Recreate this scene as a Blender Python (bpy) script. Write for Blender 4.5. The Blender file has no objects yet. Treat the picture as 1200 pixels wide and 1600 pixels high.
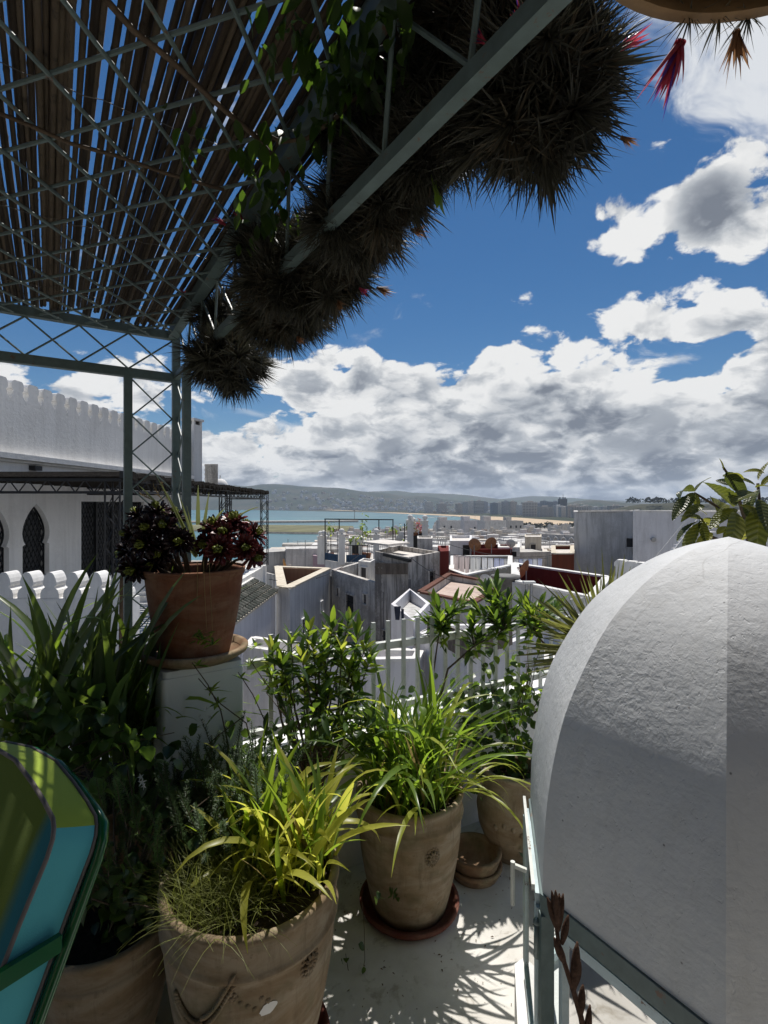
import bpy, math, random
from math import radians as R, sin, cos, pi, tan, atan, atan2, sqrt
from mathutils import Vector, Matrix, Euler, noise as mnoise

random.seed(7)
scene = bpy.context.scene
COL = scene.collection

# ------------------------------------------------------------------ camera
EYE = 1.65          # eye height above the terrace floor
F = 800.0           # focal length in photo pixels (photo 1200 x 1600)
HZ = 788.0          # photo row of the horizon
cam = bpy.data.objects.new('camera', bpy.data.cameras.new('camera'))
COL.objects.link(cam)
cam.location = (0, 0, EYE)
cam.rotation_euler = (R(90), 0, 0)
cam.data.sensor_fit = 'HORIZONTAL'
cam.data.sensor_width = 36
cam.data.lens = 36 * F / 1200
cam.data.shift_y = (HZ - 800) / 1200
cam.data.clip_start = 0.02
cam.data.clip_end = 60000
scene.camera = cam

# ------------------------------------------------------------------ sun
SUN_EL, SUN_AZ = 65.0, 10.0      # degrees; azimuth clockwise from the view direction
sun = bpy.data.objects.new('sun', bpy.data.lights.new('sun', 'SUN'))
COL.objects.link(sun)
sun.data.energy = 4.4
sun.data.angle = R(0.53)
sun.data.color = (1.0, 0.955, 0.89)
sun.rotation_euler = Euler((-R(90 - SUN_EL), 0, -R(SUN_AZ)), 'XYZ')

# ------------------------------------------------------------------ world: nishita sky with a cloud layer
world = bpy.data.worlds.new('World')
scene.world = world
world.use_nodes = True
def build_world():
    nt = world.node_tree
    for n in list(nt.nodes): nt.nodes.remove(n)
    N, L = nt.nodes, nt.links
    def new(t, **k):
        n = N.new(t)
        for a, b in k.items(): setattr(n, a, b)
        return n
    def val(sock, v):
        if hasattr(v, 'is_linked') or hasattr(v, 'links'): L.new(v, sock)
        else: sock.default_value = v
    def m(op, a, b=0.0, c=0.0, clamp=False):
        n = new('ShaderNodeMath', operation=op, use_clamp=clamp)
        val(n.inputs[0], a); val(n.inputs[1], b); val(n.inputs[2], c)
        return n.outputs[0]
    def mrange(x, a, b, c, d, smooth=True):
        n = new('ShaderNodeMapRange', interpolation_type='SMOOTHSTEP' if smooth else 'LINEAR')
        val(n.inputs[0], x); n.inputs[1].default_value = a; n.inputs[2].default_value = b
        val(n.inputs[3], c); val(n.inputs[4], d)
        return n.outputs[0]
    def mix(fac, a, b):
        n = new('ShaderNodeMix', data_type='RGBA')
        val(n.inputs[0], fac); val(n.inputs[6], a); val(n.inputs[7], b)
        return n.outputs[2]
    sky = new('ShaderNodeTexSky', sky_type='NISHITA')
    sky.sun_disc = False
    sky.sun_elevation = R(SUN_EL); sky.sun_rotation = R(SUN_AZ)
    sky.altitude = 0; sky.air_density = 1.0; sky.dust_density = 0.1; sky.ozone_density = 4.0
    tc = new('ShaderNodeTexCoord')
    d = tc.outputs['Generated']
    sep = new('ShaderNodeSeparateXYZ'); L.new(d, sep.inputs[0])
    x, y, z = sep.outputs
    # a layer of cumulus: coordinates stretched so that far clouds flatten towards the horizon
    inv = m('DIVIDE', 1.0, m('ADD', m('ABSOLUTE', z), 0.55))
    comb = new('ShaderNodeCombineXYZ')
    L.new(m('MULTIPLY', x, inv), comb.inputs[0]); L.new(m('MULTIPLY', y, inv), comb.inputs[1])
    L.new(m('MULTIPLY', z, m('MULTIPLY', inv, 1.45)), comb.inputs[2])
    P = comb.outputs[0]
    def noise(vec, scale, detail, rough, off=(0, 0, 0), dist=0.0):
        v = new('ShaderNodeVectorMath', operation='ADD'); L.new(vec, v.inputs[0]); v.inputs[1].default_value = off
        n = new('ShaderNodeTexNoise', noise_dimensions='3D')
        n.inputs['Scale'].default_value = scale; n.inputs['Detail'].default_value = detail
        n.inputs['Roughness'].default_value = rough; n.inputs['Distortion'].default_value = dist
        L.new(v.outputs[0], n.inputs['Vector'])
        return n.outputs[0]
    OFF = (3.1, 0.7, 1.9)
    def warp(vec, scale, off):
        v = new('ShaderNodeVectorMath', operation='ADD'); L.new(vec, v.inputs[0]); v.inputs[1].default_value = off
        wv = new('ShaderNodeTexNoise', noise_dimensions='3D'); wv.inputs['Scale'].default_value = scale; wv.inputs['Detail'].default_value = 2
        L.new(v.outputs[0], wv.inputs['Vector'])
        w2 = new('ShaderNodeVectorMath', operation='SCALE'); L.new(wv.outputs['Color'], w2.inputs[0]); w2.inputs['Scale'].default_value = 0.10
        v3 = new('ShaderNodeVectorMath', operation='ADD'); L.new(v.outputs[0], v3.inputs[0]); L.new(w2.outputs[0], v3.inputs[1])
        return v3.outputs[0]
    def puffs(vec, scale, detail, off):
        v3 = new('ShaderNodeVectorMath', operation='ADD'); L.new(vec, v3.inputs[0]); v3.inputs[1].default_value = off
        n = new('ShaderNodeTexVoronoi', feature='F1', normalize=True)
        n.inputs['Scale'].default_value = scale; n.inputs['Detail'].default_value = detail; n.inputs['Roughness'].default_value = 0.55
        L.new(v3.outputs[0], n.inputs['Vector'])
        return m('SUBTRACT', 1.0, n.outputs['Distance'])
    W = warp(P, 6.0, OFF)
    def field(off, dn=8.0, dp=3.0):
        q = m('ADD', m('MULTIPLY', noise(W, 2.9, 1.0, 0.5, off), 0.60), m('MULTIPLY', noise(W, 9.0, dn, 0.64, off), 0.50))
        return m('ADD', m('ADD', q, m('MULTIPLY', puffs(W, 7.2, dp, off), 0.82)), -0.605)
    n0 = field((0, 0, 0))
    n1 = field((0.0, 0.010, 0.034), 5.0, 1.0)     # the same field a step towards the sun
    n2 = field((0.0, 0.03, 0.15), 1.0, 0.0)
    # cover: a bank low over the bay, broken clouds above it, blue overhead
    az = m('DIVIDE', x, m('MAXIMUM', m('ABSOLUTE', y), 0.05))
    el = m('DIVIDE', z, m('MAXIMUM', m('SQRT', m('ADD', m('MULTIPLY', x, x), m('MULTIPLY', y, y))), 0.02))
    top = mrange(az, -0.60, 0.35, 0.19, 0.37)
    bank = mrange(m('SUBTRACT', el, top), -0.20, 0.12, 0.22, -0.24, False)
    # broken cumulus and thin shreds above the bank towards the right-hand side of the bay
    def blob(bx, be, rx, re, amp):
        a_ = m('DIVIDE', m('SUBTRACT', az, bx), rx); e_ = m('DIVIDE', m('SUBTRACT', el, be), re)
        q = m('ADD', m('MULTIPLY', a_, a_), m('MULTIPLY', e_, e_))
        return mrange(q, 0.0, 1.0, amp, 0.0)
    b = bank
    for bb in ((0.50, 0.50, 0.24, 0.11, 0.33), (0.74, 0.50, 0.22, 0.13, 0.36), (-0.10, 0.25, 0.22, 0.075, 0.22), (-0.60, 0.23, 0.34, 0.075, 0.18), (0.60, 0.64, 0.20, 0.09, 0.20)):
        b = m('ADD', b, blob(*bb))
    dens0 = m('ADD', n0, b)
    cov = m('MULTIPLY', mrange(dens0, 0.505, 0.565, 0.0, 1.0), mrange(z, -0.03, 0.0, 0.0, 1.0))
    # thin high shreds
    sh = noise(W, 3.2, 6.0, 0.64, (5.2, 1.1, 0.4), 0.5)
    shb = m('ADD', sh, m('ADD', blob(0.70, 0.84, 0.46, 0.36, 0.245), -0.10))
    thin = m('MULTIPLY', mrange(shb, 0.49, 0.66, 0.0, 1.0), 0.9)
    # light: bright where the field falls away towards the sun, grey where cloud lies between
    lit = mrange(m('SUBTRACT', n0, n1), -0.10, 0.12, 0.0, 1.0)
    lit2 = mrange(m('SUBTRACT', n0, n2), -0.20, 0.20, 0.0, 1.0)
    thick = mrange(dens0, 0.60, 0.98, 0.0, 1.0)
    shade = m('MULTIPLY', m('ADD', m('MULTIPLY', lit, 0.55), m('MULTIPLY', lit2, 0.45)), m('SUBTRACT', 1.0, m('MULTIPLY', thick, 0.45)), clamp=True)
    edge = mrange(dens0, 0.54, 0.72, 0.38, 0.0)
    lum = m('ADD', shade, edge, clamp=True)
    ramp = new('ShaderNodeValToRGB')
    cr = ramp.color_ramp
    cr.elements[0].position = 0.10; cr.elements[0].color = (0.20, 0.225, 0.27, 1)
    cr.elements[1].position = 0.80; cr.elements[1].color = (0.93, 0.93, 0.92, 1)
    e = cr.elements.new(0.42); e.color = (0.47, 0.50, 0.54, 1)
    L.new(lum, ramp.inputs[0])
    cs = new('ShaderNodeVectorMath', operation='SCALE'); L.new(ramp.outputs[0], cs.inputs[0]); cs.inputs['Scale'].default_value = CLOUD
    g = new('ShaderNodeHueSaturation'); g.inputs['Saturation'].default_value = 1.29; g.inputs['Value'].default_value = 1.0
    L.new(sky.outputs[0], g.inputs['Color'])
    c1 = mix(thin, g.outputs[0], (0.86 * CLOUD, 0.88 * CLOUD, 0.90 * CLOUD, 1))
    c2 = mix(cov, c1, cs.outputs[0])
    bg = new('ShaderNodeBackground'); bg.inputs['Strength'].default_value = 0.056
    L.new(c2, bg.inputs['Color'])
    out = new('ShaderNodeOutputWorld'); L.new(bg.outputs[0], out.inputs['Surface'])
CLOUD = 13.6
build_world()
world.cycles.sampling_method = 'MANUAL'
world.cycles.sample_map_resolution = 256

# ------------------------------------------------------------------ render look
scene.view_settings.view_transform = 'Standard'
scene.view_settings.look = 'None'
scene.view_settings.exposure = 0.28
scene.view_settings.gamma = 1.0
scene.view_settings.use_curve_mapping = False
scene.render.engine = 'CYCLES'
scene.cycles.max_bounces = 8
scene.cycles.transparent_max_bounces = 12

# ------------------------------------------------------------------ helpers
def at(px, py, d):
    """world point seen at photo pixel (px, py) at distance d along the view direction"""
    return Vector(((px - 600) / F * d, d, EYE + (HZ - py) / F * d))
def xa(px, d): return (px - 600) / F * d
def za(py, d): return EYE + (HZ - py) / F * d

class MB:
    """collects shapes, then links them as one mesh object"""
    def __init__(s): s.v = []; s.f = []; s.mi = []; s.cur = 0
    def add(s, vs, fs):
        o = len(s.v); s.v += [tuple(p) for p in vs]
        for f in fs: s.f.append(tuple(i + o for i in f)); s.mi.append(s.cur)
        return s
    def box(s, c, size, rz=0.0, mat=None):
        hx, hy, hz = (k / 2 for k in size)
        ps = [Vector((a * hx, b * hy, e * hz)) for e in (-1, 1) for a, b in ((-1, -1), (1, -1), (1, 1), (-1, 1))]
        Mx = mat if mat is not None else Matrix.Rotation(rz, 3, 'Z')
        c = Vector(c)
        return s.add([c + Mx @ p for p in ps], [(3, 2, 1, 0), (4, 5, 6, 7), (0, 1, 5, 4), (1, 2, 6, 5), (2, 3, 7, 6), (3, 0, 4, 7)])
    def bar(s, a, b, w, h=None):
        """square bar from a to b"""
        a, b = Vector(a), Vector(b); h = h or w
        z = (b - a); ln = z.length; z.normalize()
        up = Vector((0, 0, 1)) if abs(z.z) < 0.95 else Vector((0, 1, 0))
        x = z.cross(up).normalized(); y = x.cross(z).normalized()
        ps = []
        for p in (a, b):
            for i, j in ((-1, -1), (1, -1), (1, 1), (-1, 1)): ps.append(p + x * (i * w / 2) + y * (j * h / 2))
        return s.add(ps, [(3, 2, 1, 0), (4, 5, 6, 7), (0, 1, 5, 4), (1, 2, 6, 5), (2, 3, 7, 6), (3, 0, 4, 7)])
    def prism(s, poly, z0, z1, cap=True):
        """upright prism on a plan polygon [(x, y)...], z0/z1 numbers or lists"""
        n = len(poly)
        ar = sum(poly[i][0] * poly[(i + 1) % n][1] - poly[(i + 1) % n][0] * poly[i][1] for i in range(n))
        if ar < 0:
            poly = poly[::-1]
            if isinstance(z1, (list, tuple)): z1 = list(z1)[::-1]
            if isinstance(z0, (list, tuple)): z0 = list(z0)[::-1]
        zz0 = z0 if isinstance(z0, (list, tuple)) else [z0] * n
        zz1 = z1 if isinstance(z1, (list, tuple)) else [z1] * n
        vs = [(p[0], p[1], zz0[i]) for i, p in enumerate(poly)] + [(p[0], p[1], zz1[i]) for i, p in enumerate(poly)]
        fs = [(i, (i + 1) % n, n + (i + 1) % n, n + i) for i in range(n)]
        if cap: fs += [tuple(range(n - 1, -1, -1)), tuple(range(n, 2 * n))]
        return s.add(vs, fs)
    def tube(s, pts, r, n=8, cap=True):
        pts = [Vector(p) for p in pts]; k = len(pts)
        rs = r if isinstance(r, (list, tuple)) else [r] * k
        o = []; prevx = None
        for i, p in enumerate(pts):
            t = (pts[min(i + 1, k - 1)] - pts[max(i - 1, 0)])
            if t.length < 1e-9: t = Vector((0, 0, 1))
            t.normalize()
            if prevx is None:
                up = Vector((0, 0, 1)) if abs(t.z) < 0.9 else Vector((0, 1, 0))
                x = t.cross(up).normalized()
            else:
                x = prevx - t * prevx.dot(t)
                x = x.normalized() if x.length > 1e-6 else t.orthogonal().normalized()
            prevx = x; y = t.cross(x)
            for j in range(n):
                a = 2 * pi * j / n
                o.append(p + x * (cos(a) * rs[i]) + y * (sin(a) * rs[i]))
        fs = []
        for i in range(k - 1):
            for j in range(n):
                fs.append((i * n + j, i * n + (j + 1) % n, (i + 1) * n + (j + 1) % n, (i + 1) * n + j))
        if cap: fs += [tuple(range(n - 1, -1, -1)), tuple(range((k - 1) * n, k * n))]
        return s.add(o, fs)
    def lathe(s, prof, n=32, c=(0, 0, 0), wob=0.0, close=False):
        """prof [(r, z)...] turned about z"""
        cx, cy, cz = c; o = []; m = len(prof)
        for (r, z) in prof:
            for j in range(n):
                a = 2 * pi * j / n
                rr = r
                if wob: rr = r * (1 + wob * mnoise.noise(Vector((cos(a) * 1.5, sin(a) * 1.5, z * 6 + cx * 9))))
                o.append((cx + rr * cos(a), cy + rr * sin(a), cz + z))
        fs = [(i * n + j, i * n + (j + 1) % n, (i + 1) * n + (j + 1) % n, (i + 1) * n + j) for i in range(m - 1) for j in range(n)]
        if prof[0][0] > 1e-6 and close: fs.append(tuple(range(n - 1, -1, -1)))
        if prof[-1][0] > 1e-6 and close: fs.append(tuple(range((m - 1) * n, m * n)))
        return s.add(o, fs)
    def grid(s, nu, nv, fn):
        o = [fn(i / nu, j / nv) for i in range(nu + 1) for j in range(nv + 1)]
        w = nv + 1
        return s.add(o, [(i * w + j, (i + 1) * w + j, (i + 1) * w + j + 1, i * w + j + 1) for i in range(nu) for j in range(nv)])
    def sphere(s, c, r, nu=10, nv=8, sc=(1, 1, 1)):
        c = Vector(c)
        return s.grid(nv, nu, lambda a, b: c + Vector((r * sc[0] * sin(pi * a) * cos(2 * pi * b), r * sc[1] * sin(pi * a) * sin(2 * pi * b), -r * sc[2] * cos(pi * a))))
    def mesh(s, name, mats, smooth=False):
        me = bpy.data.meshes.new(name)
        me.from_pydata(s.v, [], s.f)
        mats = mats if isinstance(mats, (list, tuple)) else [mats]
        for m_ in mats: me.materials.append(m_)
        if len(mats) > 1: me.polygons.foreach_set('material_index', s.mi)
        if smooth: me.polygons.foreach_set('use_smooth', [True] * len(me.polygons))
        me.update()
        return me
    def build(s, name, mats, parent=None, smooth=False, loc=None):
        o = bpy.data.objects.new(name, s.mesh(name, mats, smooth))
        COL.objects.link(o)
        if parent is not None: o.parent = parent
        if loc is not None: o.location = loc
        return o

def smooth_by_angle(o, deg=35):
    me = o.data
    me.polygons.foreach_set('use_smooth', [True] * len(me.polygons))
    try: me.set_sharp_from_angle(angle=R(deg))
    except Exception: pass
    return o

def tag(o, label=None, cat=None, group=None, kind=None):
    if label: o['label'] = label
    if cat: o['category'] = cat
    if group: o['group'] = group
    if kind: o['kind'] = kind
    return o
def thing(name, label, cat, loc=(0, 0, 0), group=None, rz=0.0):
    o = bpy.data.objects.new(name, None); COL.objects.link(o)
    o.empty_display_size = 0.1
    o.location = loc; o.rotation_euler = (0, 0, rz)
    return tag(o, label, cat, group)
def inst(name, me, parent=None, loc=(0, 0, 0), rot=None, sc=1.0):
    o = bpy.data.objects.new(name, me); COL.objects.link(o)
    if parent is not None: o.parent = parent
    o.location = loc
    if rot is not None:
        o.rotation_euler = rot.to_euler() if isinstance(rot, Matrix) else rot
    o.scale = (sc, sc, sc) if not isinstance(sc, (tuple, list)) else sc
    return o
def aim(d, roll=0.0, axis='Z'):
    """rotation matrix that turns the axis (Z or X) to direction d"""
    q = Vector(d).to_track_quat(axis, 'Y' if axis == 'Z' else 'Z')
    return q.to_matrix() @ Matrix.Rotation(roll, 3, axis)
def rnd(a, b): return random.uniform(a, b)

# ------------------------------------------------------------------ materials
class Mat:
    def __init__(s, name):
        s.m = bpy.data.materials.new(name); s.m.use_nodes = True
        s.nt = s.m.node_tree; s.N = s.nt.nodes; s.L = s.nt.links
        s.b = s.N['Principled BSDF']; s.out = s.N['Material Output']
        s.tc = None
    def new(s, t, **k):
        n = s.N.new(t)
        for a, b in k.items(): setattr(n, a, b)
        return n
    def coord(s, kind='Object', sc=(1, 1, 1), rot=(0, 0, 0)):
        if kind == 'World': src = s.new('ShaderNodeNewGeometry').outputs['Position']
        else: src = s.new('ShaderNodeTexCoord').outputs[kind]
        mp = s.new('ShaderNodeMapping'); mp.inputs['Scale'].default_value = sc; mp.inputs['Rotation'].default_value = rot
        s.L.new(src, mp.inputs['Vector'])
        return mp.outputs[0]
    def noise(s, vec, scale, detail=4, rough=0.55, dist=0.0):
        n = s.new('ShaderNodeTexNoise'); n.inputs['Scale'].default_value = scale; n.inputs['Detail'].default_value = detail
        n.inputs['Roughness'].default_value = rough; n.inputs['Distortion'].default_value = dist
        s.L.new(vec, n.inputs['Vector']); return n.outputs[0]
    def voro(s, vec, scale, feature='F1'):
        n = s.new('ShaderNodeTexVoronoi', feature=feature); n.inputs['Scale'].default_value = scale
        s.L.new(vec, n.inputs['Vector']); return n.outputs['Distance']
    def ramp(s, f, stops):
        n = s.new('ShaderNodeValToRGB'); cr = n.color_ramp
        while len(cr.elements) < len(stops): cr.elements.new(0.5)
        for e, (p, c) in zip(cr.elements, stops):
            e.position = p; e.color = (*c, 1) if not isinstance(c, (int, float)) else (c, c, c, 1)
        s.L.new(f, n.inputs[0]); return n.outputs[0]
    def mix(s, fac, a, b, mode='MIX'):
        n = s.new('ShaderNodeMix', data_type='RGBA', blend_type=mode)
        for i, v in ((0, fac), (6, a), (7, b)):
            if hasattr(v, 'links'): s.L.new(v, n.inputs[i])
            else: n.inputs[i].default_value = (*v, 1) if isinstance(v, tuple) and len(v) == 3 else v
        return n.outputs[2]
    def math(s, op, a, b=0.0, clamp=False):
        n = s.new('ShaderNodeMath', operation=op, use_clamp=clamp)
        for i, v in ((0, a), (1, b)):
            if hasattr(v, 'links'): s.L.new(v, n.inputs[i])
            else: n.inputs[i].default_value = v
        return n.outputs[0]
    def color(s, v):
        if hasattr(v, 'links'): s.L.new(v, s.b.inputs['Base Color'])
        else: s.b.inputs['Base Color'].default_value = (*v, 1)
        return s
    def rough(s, v, spec=0.3, metal=0.0):
        if hasattr(v, 'links'): s.L.new(v, s.b.inputs['Roughness'])
        else: s.b.inputs['Roughness'].default_value = v
        s.b.inputs['Specular IOR Level'].default_value = spec
        s.b.inputs['Metallic'].default_value = metal
        return s
    def bump(s, h, strength=0.3, dist=0.01):
        n = s.new('ShaderNodeBump'); n.inputs['Strength'].default_value = strength; n.inputs['Distance'].default_value = dist
        s.L.new(h, n.inputs['Height']); s.L.new(n.outputs[0], s.b.inputs['Normal']); return s
    def translucent(s, col, fac):
        """leaf: mix a translucent lobe into the surface"""
        t = s.new('ShaderNodeBsdfTranslucent')
        if hasattr(col, 'links'): s.L.new(col, t.inputs['Color'])
        else: t.inputs['Color'].default_value = (*col, 1)
        mx = s.new('ShaderNodeMixShader'); mx.inputs[0].default_value = fac
        s.L.new(s.b.outputs[0], mx.inputs[1]); s.L.new(t.outputs[0], mx.inputs[2]); s.L.new(mx.outputs[0], s.out.inputs['Surface'])
        return s

def plain(name, col, rough=0.6, spec=0.3, metal=0.0, var=0.15, scale=8.0, bump=0.0, kind='Object'):
    m = Mat(name); v = m.coord(kind)
    n = m.noise(v, scale, 5, 0.6)
    lo = tuple(c * (1 - var) for c in col); hi = tuple(min(1, c * (1 + var)) for c in col)
    m.color(m.ramp(n, [(0.3, lo), (0.7, hi)])).rough(rough, spec, metal)
    if bump: m.bump(n, bump, 0.01)
    return m.m
def leafmat(name, base, trans, fac=0.45, rough=0.42, spec=0.4, var=0.35, obj_var=True, rib=0.0):
    """leaf colours vary from leaf to leaf and along the blade"""
    m = Mat(name); v = m.coord('Object')
    n = m.noise(v, 14, 3, 0.6)
    if obj_var:
        oi = m.new('ShaderNodeObjectInfo'); n = m.math('ADD', m.math('MULTIPLY', n, 0.5), m.math('MULTIPLY', oi.outputs['Random'], 0.5))
    lo = tuple(c * (1 - var) for c in base); hi = tuple(min(1, c * (1 + var)) for c in base)
    tlo = tuple(c * (1 - var * 0.6) for c in trans); thi = tuple(min(1, c * (1 + var * 0.6)) for c in trans)
    m.color(m.ramp(n, [(0.25, lo), (0.75, hi)])).rough(rough, spec)
    m.translucent(m.ramp(n, [(0.25, tlo), (0.75, thi)]), fac)
    return m.m

# ================================================================== the terrace
AU = R(-33.1); AV = R(56.9)                   # the two directions of the roof terrace
U = Vector((sin(AU), cos(AU), 0)); V = Vector((sin(AV), cos(AV), 0))

# plasters and paints
def plaster(name, col, trowel=1.0, stain=0.1, rough=0.85):
    m = Mat(name); v = m.coord('World')
    big = m.noise(v, 2.2, 5, 0.6); fine = m.noise(v, 55, 4, 0.6)
    c = m.ramp(big, [(0.3, tuple(k * (1 - stain) for k in col)), (0.65, col)])
    m.color(c).rough(rough, 0.25)
    mid = m.noise(m.coord('World', (1, 1, 0.55)), 26, 3, 0.5, 1.2)
    h = m.math('ADD', m.math('MULTIPLY', mid, 1.0), m.math('MULTIPLY', fine, 0.35))
    m.bump(h, 0.45 * trowel, 0.012)
    return m.m
M_white = plaster('white_plaster', (0.78, 0.78, 0.77), 0.6, 0.10)
M_pillar = plaster('pillar_plaster', (0.66, 0.69, 0.69), 0.3, 0.12, 0.6)

def dome_mat():
    m = Mat('trowelled_dome_plaster'); v = m.coord('Object')
    a = m.noise(m.coord('Object', (1, 1, 0.75)), 42, 5, 0.62, 0.35)
    b = m.noise(v, 150, 3, 0.6, 0.2)
    g = m.noise(m.coord('Object', (1.0, 1.0, 2.2)), 26, 3, 0.5, 0.2)
    chip = m.ramp(m.noise(m.coord('Object', (1.3, 1.3, 0.8)), 60, 2, 0.5), [(0.66, 0.0), (0.70, 1.0)])
    h = m.math('ADD', m.math('ADD', m.math('MULTIPLY', a, 0.75), m.math('MULTIPLY', b, 0.16)), m.math('MULTIPLY', g, 0.45))
    h = m.math('SUBTRACT', h, m.math('MULTIPLY', chip, 0.18))
    c = m.ramp(m.noise(v, 3.0, 5, 0.65), [(0.3, (0.54, 0.55, 0.555)), (0.7, (0.65, 0.655, 0.655))])
    st = m.noise(m.coord('Object', (9, 9, 0.9)), 2.0, 5, 0.65)
    c = m.mix(m.math('MULTIPLY', m.ramp(st, [(0.55, 0.0), (0.75, 1.0)]), 0.28), c, (0.42, 0.41, 0.38))
    pit = m.ramp(m.voro(v, 15), [(0.02, (0.35, 0.35, 0.35)), (0.045, (1, 1, 1))])
    vw = m.new('ShaderNodeVectorMath', operation='ADD'); nz = m.new('ShaderNodeTexNoise'); nz.inputs['Scale'].default_value = 5.0; m.L.new(v, nz.inputs['Vector'])
    sc_ = m.new('ShaderNodeVectorMath', operation='SCALE'); m.L.new(nz.outputs['Color'], sc_.inputs[0]); sc_.inputs['Scale'].default_value = 0.22; m.L.new(v, vw.inputs[0]); m.L.new(sc_.outputs[0], vw.inputs[1])
    ck = m.ramp(m.voro(vw.outputs[0], 2.6, 'DISTANCE_TO_EDGE'), [(0.0, 1.0), (0.006, 0.0)])
    ck = m.math('MULTIPLY', ck, m.ramp(m.noise(v, 2.2, 3), [(0.48, 0.0), (0.62, 0.55)]))
    c = m.mix(ck, c, (0.30, 0.29, 0.27))
    gr = m.math('MULTIPLY', m.ramp(m.noise(v, 9, 6, 0.7), [(0.55, 0.0), (0.72, 1.0)]), 0.16)
    c = m.mix(gr, c, (0.36, 0.34, 0.30))
    flat_ = m.ramp(m.noise(v, 2.6, 3, 0.5), [(0.38, 0.35), (0.62, 1.0)])
    h = m.math('MULTIPLY', h, flat_)
    m.color(m.mix(1.0, c, pit, 'MULTIPLY')).rough(0.7, 0.22).bump(h, 0.46, 0.009)
    return m.m
M_dome = dome_mat()
def paint(name, col, rough=0.4, var=0.12, flake=0.0):
    m = Mat(name); v = m.coord('Object')
    n = m.noise(v, 30, 5, 0.65)
    lo = tuple(c * (1 - var) for c in col); hi = tuple(min(1, c * (1 + var)) for c in col)
    c = m.ramp(n, [(0.3, lo), (0.7, hi)])
    c = m.mix(m.math('MULTIPLY', m.ramp(m.noise(v, 5, 5, 0.7), [(0.48, 0.0), (0.68, 1.0)]), 0.5), c, tuple(k * 0.55 for k in col))
    if flake:
        f = m.ramp(m.noise(v, 22, 6, 0.75), [(0.62, 0.0), (0.65, 1.0)])
        c = m.mix(f, c, (0.16, 0.10, 0.07))
    m.color(c).rough(rough, 0.4).bump(n, 0.12, 0.003)
    return m.m
M_steel = paint('pale_green_steel_paint', (0.125, 0.17, 0.165), 0.45, 0.16, 0.6)
M_frame = paint('pale_blue_frame_paint', (0.50, 0.60, 0.62), 0.4, 0.1, 0.3)
M_rail = paint('white_railing_paint', (0.62, 0.635, 0.59), 0.45, 0.10, 0.4)

def floor_mat():
    m = Mat('painted_concrete_floor'); v = m.coord('World')
    n = m.noise(v, 3.0, 6, 0.65); f = m.noise(v, 40, 5, 0.7); g = m.noise(v, 9, 5, 0.7, 0.6)
    c = m.ramp(n, [(0.3, (0.46, 0.44, 0.40)), (0.6, (0.62, 0.605, 0.57))])
    c = m.mix(m.ramp(g, [(0.56, 0.0), (0.66, 0.75)]), c, (0.30, 0.27, 0.22))
    sp = m.ramp(m.voro(v, 26), [(0.05, 1.0), (0.10, 0.0)])
    sp = m.math('MULTIPLY', sp, m.ramp(m.noise(v, 5, 2), [(0.5, 0.0), (0.6, 1.0)]))
    c = m.mix(sp, c, (0.10, 0.08, 0.06))
    m.color(c).rough(0.7, 0.3).bump(m.math('ADD', f, g), 0.25, 0.004)
    return m.m
M_floor = floor_mat()

# floor: the terrace slab, ending at the parapet line
RA = Vector((-0.622, 2.164)); RB = Vector((1.192, 3.106))       # railing line in plan
rdir = (RB - RA).normalized(); rn = Vector((-rdir.y, rdir.x))   # rn points outwards
RL0 = RA - rdir * 0.16; RL1 = RB + rdir * 1.1
slab = MB()
slab.prism([(-3.2, -3.0), (3.4, -3.0), tuple(RL1 + rn * 0.22), tuple(RL0 + rn * 0.22), (-1.0, 3.0), (-2.4, 2.2), (-3.2, 0.5)], -0.3, 0.0)
tag(slab.build('terrace_floor', M_floor), kind='structure')
# the mass of the house below the terrace
house = MB()
house.prism([(-3.1, -2.9), (3.3, -2.9), tuple(RL1 + rn * 0.16), tuple(RL0 + rn * 0.16), (-1.0, 2.9), (-2.3, 2.1), (-3.1, 0.5)], -14.0, -0.3)
tag(house.build('house_below', M_white), kind='structure')

# parapet below the railing: a thing with its coping
PZ = 0.60
par = thing('parapet_wall', 'low white plastered wall carrying the white picket railing behind the flower pots', 'wall', (RL0.x, RL0.y, 0))
def rl(p, off=0.0):
    q = Vector((p.x, p.y)) + rn * off - RL0; return (q.x, q.y)
b = MB(); b.prism([rl(RL0, -0.07), rl(RL1, -0.07), rl(RL1, 0.07), rl(RL0, 0.07)], 0.001, PZ - 0.05); b.build('wall_body', M_white, par)
b = MB(); b.prism([rl(RL0, -0.09), rl(RL1, -0.09), rl(RL1, 0.09), rl(RL0, 0.09)], PZ - 0.05, PZ); b.build('coping', M_white, par)

# railing
rail = thing('picket_railing', 'white painted metal picket railing between the plants and the rooftops', 'railing', (RL0.x, RL0.y, PZ))
L = (RL1 - RL0).length
def rp(t, z, off=0.0):
    q = rdir * t + rn * off
    return Vector((q.x, q.y, z - PZ))
for z, hh in ((0.965, 0.035), (0.665, 0.028)):
    q = MB(); q.bar(rp(0.20, z), rp(L, z), 0.03, hh); q.build('rail', M_rail, rail)
pk = MB(); pk.bar((0, 0, 0), (0, 0, 0.49), 0.019, 0.013)
pkm = pk.mesh('picket', M_rail)
rzr = atan2(rdir.y, rdir.x)
t = 0.30
while t < L - 0.02:
    inst('picket', pkm, rail, rp(t + rnd(-.003, .003), 0.598, -0.0215), (rnd(-.006, .006), 0, rzr))
    t += 0.082

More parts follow.
